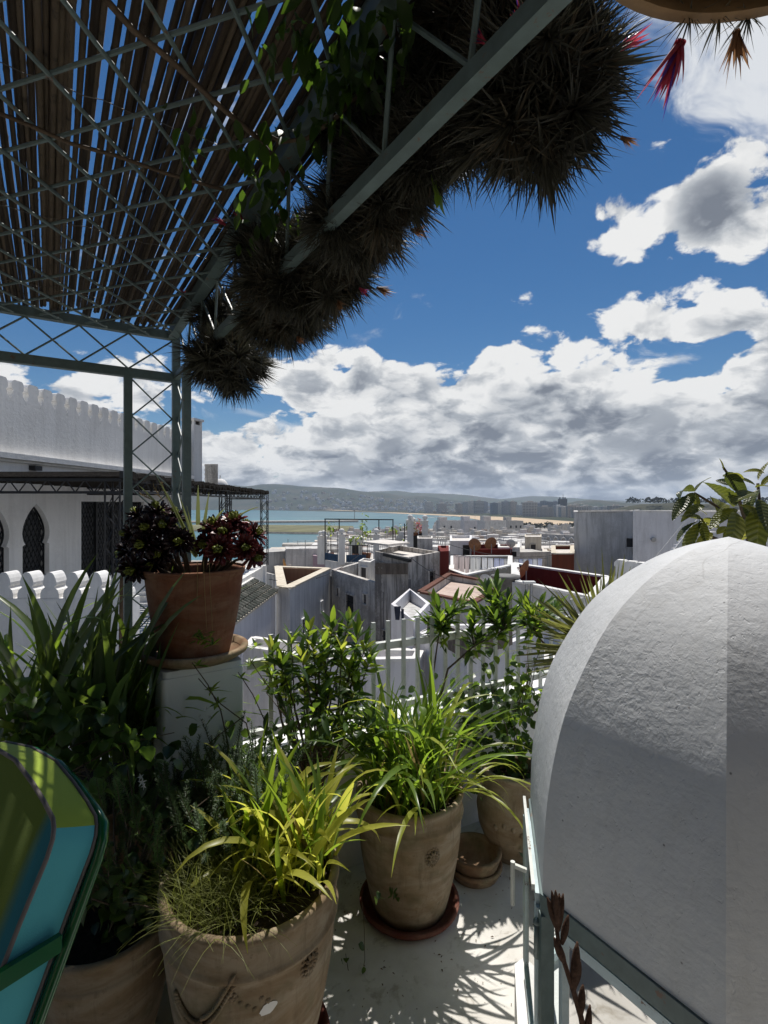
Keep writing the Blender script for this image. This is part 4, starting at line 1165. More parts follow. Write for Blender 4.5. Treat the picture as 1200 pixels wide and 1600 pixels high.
for args in ((1085, 768, 1040, 748, 2.08, -.05), (1085, 770, 1062, 800, 2.05, -.04), (1086, 768, 1100, 742, 2.08, .03), (1085, 770, 1092, 800, 2.08, -.02), (1146, 792, 1105, 738, 2.02, -.12), (1150, 760, 1115, 745, 2.05, .1), (1130, 735, 1127, 716, 2.0, 0), (1135, 738, 1160, 765, 2.0, .05), (1180, 758, 1150, 740, 2.1, .02), (1180, 762, 1215, 748, 2.05, -.08), (1185, 765, 1160, 800, 2.05, -.08),
             (1118, 790, 1115, 770, 2.1, .1), (1120, 800, 1140, 780, 2.08, .05), (1150, 795, 1115, 808, 2.0, -.06), (1148, 800, 1160, 850, 1.9, -.12), (1185, 780, 1205, 830, 1.95, -.1), (1175, 790, 1180, 850, 2.0, -.05), (1095, 812, 1060, 800, 2.05, -.03), (1095, 812, 1105, 850, 2.0, -.05), (1097, 815, 1065, 872, 2.0, -.06), (1096, 812, 1115, 815, 2.05, .05), (1105, 805, 1095, 795, 2.1, 0), (1165, 830, 1200, 800, 2.0, -.1), (1190, 760, 1210, 735, 2.2, 0), (1160, 800, 1140, 760, 2.15, .06), (1120, 835, 1140, 820, 2.05, .03), (1150, 790, 1185, 785, 2.0, -.1), (1075, 775, 1050, 808, 2.0, -.05), (1100, 790, 1068, 795, 2.05, -.05), (1130, 745, 1158, 728, 2.0, .02), (1185, 750, 1200, 715, 2.1, 0), (1180, 770, 1145, 775, 2.0, -.1), (1090, 815, 1052, 838, 2.0, -.05), (1190, 790, 1175, 850, 1.95, -.1), (1195, 740, 1170, 725, 2.1, 0), (1112, 832, 1085, 858, 2.0, -.05), (1160, 812, 1130, 850, 1.95, -.1)):
    quad_leaf(*args, roll=rnd(-.7, .7))

# big dark straps at the left edge
random.seed(81)
s_big = straps(8, 0.60, 0.034, (0.02, 0.45), (0.1, 1.0), M_strapd, base=.8, tipfrac=.5)
s_big2 = straps(5, 0.50, 0.030, (0.3, 0.7), (0.6, 1.6), M_strapd, base=.8)
s_thin = straps(6, 0.46, 0.017, (0.3, 0.8), (0.8, 1.8), M_strap)
cL = Vector((-1.12, 1.92, 0.74))
tuft('broad_strap_plant', 'tall clump of broad dark strap leaves at the left edge below the merlons', 'plant', cL, s_big * 2 + s_big2, 125, 0.25, (.7, 1.15), .22, seed=82)
tuft('thin_strap_plant', 'thin pale-edged strap leaves arching out left of the pedestal', 'plant', Vector((-1.02, 2.06, 0.66)), s_thin, 85, .10, (.7, 1.15), .3, seed=83)
tuft('arching_grass', 'few long thin blades arching over the white merlons at the far left', 'plant', Vector((-1.40, 1.95, 0.9)), straps(4, .55, .014, (.3, .7), (1.2, 2.0), M_strap), 16, .12, (.8, 1.2), .2, seed=84)
tub = thing('planting_trough', 'dark planting trough hidden under the shaded plants at the left', 'planter', (-1.15, 1.86, 0))
q = MB(); q.box((0, 0, .30), (.86, .42, .58), R(33)); q.build('body', M_saucer, tub); q = MB(); q.box((0, 0, .605), (.80, .36, .02), R(33)); q.build('soil', M_soil, tub)
lv_round = [ovate(0.05 * rnd(.9, 1.1), 0.05 * rnd(.9, 1.1), rnd(.3, .9), rnd(.05, .3), 4).mesh('leaf', m_, True) for m_ in (M_leafm, M_leafd, M_leafm)]
mass('round_leaved_plant', 'round-leaved shade plant in front of the dark straps at the left', at(70, 1230, 1.62), [(70, 1130, 1.62, 32, 26, .05, 75), (20, 1150, 1.58, 26, 32, .05, 45), (145, 1225, 1.55, 12, 12, .03, 14), (150, 1150, 1.65, 38, 34, .05, 70)], lv_round, seed=85)
mass('shaded_undergrowth', 'undergrowth in deep shade between the chair and the pots', at(190, 1420, 1.5), [(200, 1390, 1.50, 55, 38, .06, 110), (255, 1330, 1.58, 40, 50, .06, 80), (230, 1200, 1.75, 40, 40, .06, 90)], lv_ivy[:3], seed=86)
# star jasmine on the pedestal
lv_j = [ovate(0.04 * rnd(.8, 1.2), 0.011 * rnd(.85, 1.15), rnd(.1, .7), rnd(.15, .4), 4).mesh('leaf', m_, True) for m_ in (M_leafm, M_leafb, M_leafb)]
js = thing('star_jasmine', 'thin-stemmed jasmine with small leaf whorls and white stars climbing the pedestal', 'climber', at(350, 1200, 1.86))
jo = js.location.copy(); random.seed(91)
for pts in ([(300, 1035, 1.84), (325, 1070, 1.84), (345, 1110, 1.84), (360, 1180, 1.86)], [(390, 1030, 1.95), (410, 1060, 1.95), (432, 1090, 1.95), (445, 1150, 1.95)], [(310, 1060, 1.83), (345, 1100, 1.83), (385, 1130, 1.86), (400, 1200, 1.9)], [(318, 1170, 1.8), (340, 1150, 1.8), (380, 1120, 1.86)], [(372, 1050, 1.9), (395, 1085, 1.9), (420, 1140, 1.9)]):
    q = MB(); q.tube([at(*p) - jo for p in pts], [.0016, .002, .0024, .003][:len(pts)], 5); q.build('stem', M_twig, js, True)
for (x, y, d, n) in ((310, 1040, 1.84, 9), (332, 1008, 1.9, 8), (330, 1080, 1.84, 9), (340, 1100, 1.83, 8), (400, 1010, 1.95, 9), (390, 1040, 1.95, 8), (430, 1085, 1.95, 8), (375, 1060, 1.9, 6), (412, 1070, 1.95, 7), (300, 1140, 1.82, 5), (425, 1055, 1.95, 7), (318, 1000, 1.88, 6)):
    for i in range(n):
        e = rnd(-.2, 1.0); a = i * 2.4; dv = Vector((cos(a) * cos(e), sin(a) * cos(e), sin(e)))
        inst('leaf', random.choice(lv_j), js, at(x, y, d) - jo, aim(dv, rnd(-.5, .5), 'X'), rnd(.8, 1.25))
fq = MB()
for k in range(5): spike(fq, .020, .009, 2 * pi * k / 5, .3, -.4)
fqm = fq.mesh('blossom', M_flower)
for (x, y, d) in ((312, 1118, 1.83), (322, 1106, 1.83), (328, 1120, 1.82), (318, 1128, 1.82), (306, 1212, 1.7), (222, 1222, 1.62), (220, 1214, 1.62), (225, 1228, 1.62), (300, 1226, 1.7), (50, 1100, 1.6), (95, 1105, 1.62)):
    inst('blossom', fqm, js, at(x, y, d) - jo, aim((rnd(-.5, .5), -1, rnd(-.2, .6)), rnd(0, 6)), rnd(.5, .75))

# dark aeoniums in the pedestal pot
def aeo_mat(name, dark, red):
    m = Mat(name); v = m.new('ShaderNodeAttribute'); v.attribute_name = 'tip'
    c = m.ramp(v.outputs['Fac'], [(0.0, (0.26, 0.32, 0.045)), (0.16, (0.20, 0.23, 0.035)), (0.30, (0.07, 0.03, 0.015)), (0.46, dark), (1.0, red)])
    m.color(c).rough(0.33, 0.45).translucent(red, 0.12); return m.m
M_aeo = aeo_mat('black_aeonium_leaf', (0.016, 0.006, 0.007), (0.022, 0.006, 0.009))
M_aeor = aeo_mat('red_aeonium_leaf', (0.055, 0.010, 0.012), (0.15, 0.020, 0.018))
def spat(L_, w, mat, cup, tipv):
    """spoon-shaped succulent leaf along +X"""
    q = MB(); n = 5; vs = []
    for i in range(n + 1):
        t_ = i / n; hw = w * .5 * (0.30 + .70 * t_ ** 1.1) * (1 if t_ < .8 else sqrt(max(0.02, 1 - ((t_ - .8) / .2) ** 2)))
        x = L_ * t_; z = cup * L_ * t_ ** 2
        vs += [(x, -hw, z + hw * .25), (x, 0, z - .002), (x, hw, z + hw * .25), (x, 0, z - .005)]
    fs = []
    for i in range(n):
        o = i * 4
        for j in range(4): fs.append((o + j, o + (j + 1) % 4, o + 4 + (j + 1) % 4, o + 4 + j))
    q.add(vs, fs + [(20, 21, 22, 23)])
    me = q.mesh('leaf', mat, True)
    at_ = me.attributes.new('tip', 'FLOAT', 'POINT')
    at_.data.foreach_set('value', [tipv[0] + (tipv[1] - tipv[0]) * (int(i // 4) / n) for i in range(len(vs))])
    return me
def aeonium_meshes(mat):
    return [(spat(.040, .017, mat, .45, (0.0, .15)), spat(.050, .016, mat, .2, (.12, .75)), spat(.060, .019, mat, .05, (.3, 1.0)))]
AE = {'k': aeonium_meshes(M_aeo)[0], 'r': aeonium_meshes(M_aeor)[0]}
ae = thing('aeonium_cluster', 'almost black aeonium rosettes with lime green hearts on the left of the pedestal pot', 'succulent', at(250, 880, 2.08))
ar = thing('aeonium_cluster', 'dark red aeonium rosettes with green hearts on the right of the pedestal pot', 'succulent', at(355, 880, 2.08))
random.seed(95)
def ae_rosette(t, px, py, d, dv, kind, s_=1.0):
    o = at(px, py, d) - t.location
    r_ = bpy.data.objects.new('rosette', None); COL.objects.link(r_); r_.parent = t; r_.location = o; r_.empty_display_size = .02
    r_.rotation_euler = aim(dv).to_euler(); r_.scale = (s_,) * 3
    a_, b_, c_ = AE[kind]
    k = 0
    for me, n, e0, e1 in ((a_, 22, 84, 42), (b_, 16, 38, 18), (c_, 24, 16, -22)):
        for i in range(n):
            e = R(e0 + (e1 - e0) * i / n) + rnd(-.08, .08); a = k * 2.39996; k += 1
            inst('leaf', me, r_, (0, 0, 0), aim((cos(a) * cos(e), sin(a) * cos(e), sin(e)), rnd(-.2, .2), 'X'), rnd(.9, 1.1))
    sk = MB(); base = Vector((t.location.x * .0, 0, 0))
    q = MB(); root = Vector((-0.775 + (px - 300) / F * .8, 2.10, 1.36)) - t.location
    q.tube([root, root.lerp(o, .5) + Vector((0, 0, .02)), o], [.007, .006, .005], 6); q.build('stalk', M_twig, t, True)
for args in ((232, 826, 1.98, (-.1, -1, .3)), (256, 823, 1.97, (.1, -1, .4)), (226, 850, 1.96, (-.3, -1, 0)), (210, 888, 1.98, (-.25, -1, -.25)), (281, 846, 1.97, (.2, -1, .1)), (205, 835, 2.06, (-.9, -.5, .2)), (245, 800, 2.06, (-.1, -.4, 1)), (215, 806, 2.12, (-.5, -.2, .9)), (270, 808, 2.12, (.3, -.1, 1)), (250, 862, 2.0, (0, -1, -.2)), (200, 862, 2.1, (-1, -.3, -.2)), (238, 880, 2.02, (-.1, -1, -.4))):
    ae_rosette(ae, *args, 'k', rnd(.9, 1.1))
for args in ((344, 858, 1.95, (0, -1, .15)), (383, 855, 1.98, (.3, -1, .1)), (365, 815, 2.06, (.1, -.5, 1)), (335, 825, 2.06, (-.2, -.5, 1)), (398, 835, 2.08, (.8, -.4, .5)), (325, 850, 2.04, (-.4, -.9, 0)), (395, 868, 2.06, (.9, -.5, -.3)), (350, 835, 2.0, (0, -.9, .6)), (378, 828, 2.12, (.5, .1, 1))):
    ae_rosette(ar, *args, 'r', rnd(.9, 1.1))
# striped blades of a grassy bulb between them, seed heads, hanging roots
M_stripe = leafmat('striped_blade', (0.23, 0.26, 0.13), (0.32, 0.36, 0.12), .35, .4, .4, .3)
gb = thing('striped_grass', 'striped pale green blades rising between the aeoniums in the pedestal pot', 'plant', at(308, 870, 2.05))
go = gb.location.copy(); random.seed(97)
def blade(x0, y0, x1, y1, w, d0=2.05, d1=2.05, sag=0.0):
    a, b_ = at(x0, y0, d0), at(x1, y1, d1); q = MB(); n = 7; vs = []
    vdir = (b_ - a); sd = vdir.cross(Vector((0, 1, 0))).normalized()
    for i in range(n + 1):
        t_ = i / n; p = a.lerp(b_, t_) + Vector((0, 0, sag * 4 * t_ * (1 - t_))); hw = w * .5 * (1 - t_ ** 2.2) + .0004
        vs += [p - sd * hw + Vector((0, -.004, 0)), p, p + sd * hw + Vector((0, -.004, 0))]
    q.add([v - go for v in vs], [f for i in range(n) for f in ((i * 3, i * 3 + 1, i * 3 + 4, i * 3 + 3), (i * 3 + 1, i * 3 + 2, i * 3 + 5, i * 3 + 4))]); q.build('blade', M_stripe, gb, True)
for b4 in ((306, 868, 216, 757, .016, .02), (307, 868, 244, 742, .012, .01), (306, 866, 252, 795, .014, .015), (309, 866, 262, 770, .013, .0), (310, 866, 280, 772, .014, .0), (311, 866, 292, 790, .010, .0), (310, 820, 310, 758, .017, .0), (318, 830, 327, 770, .014, 0), (330, 826, 352, 795, .013, .01), (340, 822, 376, 797, .006, .005), (375, 805, 405, 792, .006, .004), (308, 870, 268, 815, .014, .02)):
    blade(*b4[:5], sag=b4[5])
q = MB(); random.seed(98)
for (x0, y0, x1, y1) in ((256, 790, 218, 772), (262, 795, 240, 760), (268, 800, 252, 752)):
    a, b_ = at(x0, y0, 2.1), at(x1, y1, 2.1); q.tube([a - go, b_ - go], .0012, 4)
    for k in range(14):
        p = a.lerp(b_, .45 + .55 * k / 14) - go; q.tube([p, p + Vector((rnd(-.02, .005), rnd(-.01, .01), rnd(-.004, .02)))], [.0016, .0003], 4)
q.build('seed_head', M_straw, gb)
q = MB()
for x in (309, 318, 327): q.tube([at(x, 878, 1.905) - go, at(x + 2 - (x == 309) * 3, 930, 1.93) - go, at(x + 5 - (x == 309) * 8, 985, 1.95) - go], .0011, 4)
q.build('hanging_root', M_straw, gb)
tl = thing('saucer_weed', 'wispy weed growing in the lichen-spotted saucer in front of the pot', 'weed', at(318, 1000, 1.90))
for i in range(26): inst('leaf', random.choice(lv_j), tl, (rnd(-.03, .03), rnd(-.01, .01), rnd(-.01, .03)), Euler((rnd(-.5, .5), rnd(-1, .8), rnd(0, 6.3))), rnd(.6, 1.0))

# foreground flower stalk
M_fur = plain('brown_furry_bud', (0.085, 0.050, 0.035), 0.95, 0.1, 0, 0.4, 120, 0.6)
fs_ = at(916, 1640, 0.80); kp = thing('flower_stalk', 'dark brown furry flower stalk with long buds in front of the skylight', 'flower', fs_)
def bud(x0, y0, x1, y1, r, d0=.80, d1=.80):
    a, b_ = at(x0, y0, d0) - fs_, at(x1, y1, d1) - fs_; q = MB(); n = 8
    q.tube([a.lerp(b_, k / n) for k in range(n + 1)], [max(.0008, r * sin(pi * (0.12 + .84 * k / n)) ** .8) for k in range(n + 1)], 9); return q.build('bud', M_fur, kp, True)
q = MB(); q.tube([at(x, y, .80) - fs_ for x, y in ((918, 1650), (908, 1590), (895, 1545), (882, 1505), (873, 1475), (868, 1440))], [.005, .0045, .004, .0036, .0032, .003], 8); q.build('stem', M_fur, kp, True)
for a in ((872, 1455, 855, 1402, .0055), (872, 1455, 862, 1392, .0055), (872, 1455, 868, 1391, .0055, .80, .79), (872, 1455, 874, 1396, .0055), (872, 1455, 880, 1396, .005), (878, 1475, 888, 1430, .0055), (896, 1548, 902, 1472, .0075), (896, 1545, 907, 1503, .006), (906, 1590, 911, 1538, .006), (882, 1505, 866, 1465, .0065), (915, 1640, 922, 1570, .006)):
    bud(*a)
# trailing weed on the floor between the pots
tw = thing('trailing_weed', 'thin trailing weed on the floor between the two big pots', 'weed', at(560, 1500, 1.85))
to = tw.location.copy()
for pts in ([(566, 1410, 1.86), (569, 1450, 1.86), (570, 1500, 1.84), (562, 1540, 1.80), (545, 1575, 1.75)], [(540, 1490, 1.85), (548, 1540, 1.78), (560, 1530, 1.78)]):
    q = MB(); q.tube([at(*p) - to for p in pts], .0012, 5); q.build('stem', M_twig, tw, True)
for (x, y) in ((548, 1548), (553, 1556), (546, 1566), (568, 1510), (560, 1475), (541, 1497), (590, 1392), (585, 1400), (595, 1404), (540, 1572), (533, 1500)):
    inst('leaf', random.choice(lv_ivy), tw, at(x, y, 1.80) - to, Euler((rnd(-.6, .6), rnd(0, 1), rnd(0, 6.3))), rnd(.5, .8))
# fallen leaves and dry petals on the floor
random.seed(99)
lit_m = [ovate(.016, .008, .4, .3, 3).mesh('litter', M_straw)]
lq = MB()
for i in range(200):
    px, py = rnd(500, 840), 1370 + 230 * random.random() ** 1.7
    if mnoise.noise(Vector((px * .02, py * .02, 0))) < -.05: continue
    px += 0; d = F * EYE / (py - HZ); c = Vector((xa(px, d), d, .003)); a = rnd(0, 6.28); l = rnd(.002, .008); w = l * .4; u_ = Vector((cos(a), sin(a), 0)); v_ = Vector((-sin(a), cos(a), 0))
    lq.add([c - u_ * l, c - v_ * w + Vector((0, 0, .002)), c + u_ * l, c + v_ * w + Vector((0, 0, .003))], [(0, 1, 2, 3)])
tag(lq.build('leaf_litter', plain('dry_leaf_litter', (0.16, 0.11, 0.07), .9, .1, 0, .5, 30)), 'small dry leaf crumbs scattered over the terrace floor', 'litter', kind='stuff')

# ================================================================== chair and cushion at the left
n_ = Vector((0.45, 0.89, 0)).normalized(); a_x = Vector((-0.89, 0.454, 0)).normalized()
rec = R(26)
w_d = (Vector((0, 0, -1)) * cos(rec) - n_ * sin(rec)).normalized()      # down the back rest
t_n = a_x.cross(w_d).normalized()
if t_n.dot(n_) < 0: t_n = -t_n
O = at(92, 1290, 0.95)
def cw(a, b_, c): return O + a_x * a + w_d * b_ + t_n * c               # width, down, thickness
def cush_outline(ins=0.0, W=.50, H=.52):
    """front outline from the lower right round the arched top to the lower left"""
    pts = []
    prof = [(0.0, H), (0.0, .30), (0.0, .15), (-.004, .05), (0.0, 0.022), (.008, .006), (.020, -.006), (.06, -.024), (.12, -.046), (.2, -.070), (.3, -.078), (.4, -.07), (.46, -.05), (.49, -.02), (.50, .03), (.5, .2), (.5, H)]
    cx, cy = .25, .22
    return [(x + (cx - x) * ins, y + (cy - y) * ins) for x, y in prof]
M_cgreen = None
def fabric(name, fn=None, col=None):
    m = Mat(name); v = m.coord('Object')
    wv = m.noise(v, 400, 2, .5); big = m.noise(v, 6, 4)
    if fn: c = fn(m)
    else: c = m.ramp(big, [(.3, tuple(k * .88 for k in col)), (.7, col)])
    m.color(c).rough(.85, .15).bump(wv, .25, .0015); m.b.inputs['Sheen Weight'].default_value = .15
    return m.m
cu = thing('seat_cushion', 'thick back cushion with a green front and teal sides, tied into the green chair', 'cushion', O)
def front_col(m):
    at2 = m.new('ShaderNodeAttribute'); at2.attribute_name = 'stripe'
    return m.ramp(at2.outputs['Fac'], [(0.0, (0.025, 0.165, 0.200)), (0.050, (0.025, 0.165, 0.200)), (0.10, (0.115, 0.165, 0.020)), (1.0, (0.115, 0.165, 0.020))])
M_front = fabric('green_printed_canvas', front_col)
M_lime = fabric('lime_canvas', None, (0.30, 0.40, 0.045))
M_teal = fabric('teal_canvas', None, (0.085, 0.385, 0.420))
M_pipe = plain('grey_piping', (0.16, 0.14, 0.13), .7, .2)
TH = 0.088
ol = cush_outline(); olb = cush_outline()
# front face: a soft pillow
q = MB(); rings = [0, .05, .15, .35, .65, 1.0]; vs = []; att = []
N_ = len(ol)
for r_ in rings:
    for (x, y) in cush_outline(r_):
        bul = -.016 * min(1, r_ * 2.2)
        vs.append(cw(x, y, bul) - O); att.append(min(1, x / .5))
fsx = [(i * N_ + j, i * N_ + j + 1, (i + 1) * N_ + j + 1, (i + 1) * N_ + j) for i in range(len(rings) - 1) for j in range(N_ - 1)]
q.add(vs, fsx); me = q.mesh('front_panel', M_front, True); aa = me.attributes.new('stripe', 'FLOAT', 'POINT'); aa.data.foreach_set('value', att)
inst('front_panel', me, cu)
q = MB(); q.add([v - O - t_n * -(TH + .012) * 1 for v in [Vector(v_) + O for v_ in vs]], fsx); q.build('back_panel', M_teal, cu, True)
SE = 5          # seam between the teal side and the lime top
def band(i0, i1, name, mat):
    q = MB(); vs = []
    for i in range(i0, i1 + 1):
        x, y = ol[i]
        cxn, cyn = (.25 - x), (.22 - y)
        for k in range(5):
            c = TH * k / 4; bu = .006 * sin(pi * k / 4)
            vs.append(cw(x - cxn * bu * 4 * .3, y - cyn * bu * .0, c) - O)
    m_ = i1 - i0
    q.add(vs, [(i * 5 + k, (i + 1) * 5 + k, (i + 1) * 5 + k + 1, i * 5 + k + 1) for i in range(m_) for k in range(4)])
    return q.build(name, mat, cu, True)
band(0, SE, 'side_band', M_teal); band(SE, 13, 'top_band', M_lime); band(13, 16, 'side_band', M_teal)
for c in (-.002, TH + .002):
    q = MB(); q.tube([cw(x, y, c) - O for x, y in ol], .0042, 7); q.build('piping', M_pipe, cu, True)
M_green = Mat('green_lacquer'); M_green.color((0.006, 0.085, 0.022)).rough(.16, .6); M_green = M_green.m
co = cw(.25, .6, TH); ch = thing('garden_chair', 'green lacquered metal chair holding the teal and lime cushion at the lower left', 'chair', (co.x, co.y, 0)); cho = ch.location.copy()
q = MB(); pts = [(-.012, .70), (-.012, .30), (-.014, .06), (-.010, .030), (.004, .004), (.03, -.008), (.12, -.040), (.2, -.062), (.3, -.070), (.4, -.062), (.47, -.035), (.505, .01), (.512, .2), (.512, .70)]
q.tube([cw(x, y, TH + .014) - cho for x, y in pts], .0105, 12); q.build('back_frame', M_green, ch, True)
q = MB(); q.bar(cw(-.02, .185, TH * .9) - cho, cw(.012, .34, -.30) - cho, .012, .030); q.build('armrest', M_green, ch)
q = MB(); q.bar(cw(.52, .185, TH * .9) - cho, cw(.50, .34, -.30) - cho, .012, .030); q.build('armrest', M_green, ch)
for x in (-.018, .518):
    e = cw(x, .70, TH + .018); q = MB(); q.tube([e - cho, Vector((e.x, e.y, 0.001)) + n_ * .12 - cho], .0125, 10); q.build('leg', M_green, ch, True)
    f = cw(x, .34, -.30); q = MB(); q.tube([f - cho, Vector((f.x, f.y, 0.001)) - cho], .011, 10); q.build('leg', M_green, ch, True)
q = MB(); p, r_, s_, u_ = cw(-.01, .60, TH), cw(.51, .60, TH), cw(.51, .60, -.42), cw(-.01, .60, -.42)
for v_ in (s_, u_): v_.z = p.z + .02
q.add([v_ - cho for v_ in (p, r_, s_, u_)] + [v_ - cho - Vector((0, 0, .02)) for v_ in (p, r_, s_, u_)], [(0, 1, 2, 3), (7, 6, 5, 4), (0, 4, 5, 1), (1, 5, 6, 2), (2, 6, 7, 3), (3, 7, 4, 0)]); q.build('seat', M_green, ch)

# ================================================================== the town: materials
from mathutils.geometry import tessellate_polygon
def stained(name, col, amt=0.5, dirt=(0.20, 0.19, 0.175), patch=0.0, patchcol=(0.25, 0.12, 0.10), scale=1.0):
    """old limewash: rain streaks, grey mould, bare patches"""
    m = Mat(name); v = m.coord('World', (scale,) * 3)
    st = m.noise(m.coord('World', (2.6 * scale, 2.6 * scale, 0.22 * scale)), 2.0, 6, 0.7, 0.3)
    bl = m.noise(v, 0.9, 6, 0.65); f = m.noise(v, 14, 5, 0.7)
    c = m.ramp(m.noise(v, 0.35, 4), [(0.35, tuple(k * .90 for k in col)), (0.65, col)])
    d = m.math('MULTIPLY', m.ramp(st, [(0.45, 0.0), (0.64, 1.0)]), amt)
    c = m.mix(d, c, dirt)
    d2 = m.math('MULTIPLY', m.ramp(m.math('ADD', m.math('MULTIPLY', bl, .7), m.math('MULTIPLY', f, .3)), [(0.49, 0.0), (0.60, 1.0)]), amt * .95)
    c = m.mix(d2, c, tuple(k * 1.5 for k in dirt))
    if patch:
        c = m.mix(m.math('MULTIPLY', m.ramp(m.noise(v, 0.55, 3), [(0.60, 0.0), (0.64, 1.0)]), patch), c, patchcol)
    m.color(c).rough(.9, .15).bump(m.math('ADD', f, bl), .35, .02)
    return m.m
T_white = stained('limewash_white', (0.80, 0.785, 0.755), 0.25)
T_lav = stained('bluish_limewash', (0.76, 0.745, 0.755), 0.20)
T_old = stained('old_grey_limewash', (0.72, 0.69, 0.645), 0.62, (0.17, 0.155, 0.14), 0.35)
T_grey = stained('grey_render', (0.56, 0.55, 0.53), 0.55)
T_dirty = stained('mouldy_render', (0.62, 0.58, 0.53), 0.85, (0.12, 0.11, 0.10), 0.4, (0.30, 0.26, 0.21))
T_villa = stained('villa_limewash', (0.82, 0.81, 0.79), 0.14)
T_red = stained('oxblood_render', (0.165, 0.034, 0.028), 0.35, (0.07, 0.015, 0.012))
T_brick = stained('rusty_red_wall', (0.20, 0.058, 0.032), 0.5, (0.08, 0.035, 0.025))
T_tan = stained('tan_render', (0.40, 0.25, 0.15), 0.40, (0.22, 0.13, 0.08))
T_cream = stained('cream_coping', (0.66, 0.60, 0.49), 0.45, (0.33, 0.27, 0.2))
T_roof = stained('pale_roof_screed', (0.70, 0.66, 0.61), 0.4, (0.26, 0.23, 0.2))
T_pink = stained('pinkish_roof_screed', (0.55, 0.44, 0.38), 0.45, (0.3, 0.22, 0.18))
T_terr = stained('terracotta_coping', (0.16, 0.075, 0.055), 0.5, (0.07, 0.04, 0.03))
T_mauve = stained('mauve_wall', (0.40, 0.29, 0.33), 0.25)
T_wood = stained('weathered_boards', (0.24, 0.20, 0.165), 0.8, (0.09, 0.075, 0.06))
T_dark = plain('dark_opening', (0.018, 0.018, 0.02), .5, .4)
T_pane = plain('dark_window_pane', (0.03, 0.034, 0.04), .15, .6)
T_vpane = plain('grey_reflection_pane', (0.085, 0.088, 0.092), .25, .5)  # reflection in the villa glass is put into this lighter grey
T_iron = plain('black_iron', (0.022, 0.023, 0.025), .5, .4, .3)
T_blue = plain('blue_railing_panel', (0.035, 0.10, 0.20), .5, .4)
T_rust = plain('rusty_dish', (0.36, 0.17, 0.085), .7, .3, 0, .3, 6)
T_orange = plain('orange_dish', (0.55, 0.24, 0.05), .6, .3, 0, .2, 6)
T_dishw = plain('white_dish', (0.62, 0.62, 0.60), .5, .4)
T_steel = plain('galvanised_tube', (0.32, 0.33, 0.34), .45, .5, .6)
T_tank = plain('grey_tank', (0.16, 0.155, 0.15), .7, .3, 0, .3, 5)
T_tile = stained('dark_green_roof_tile', (0.050, 0.058, 0.050), 0.35, (0.20, 0.19, 0.17), 0, scale=3)

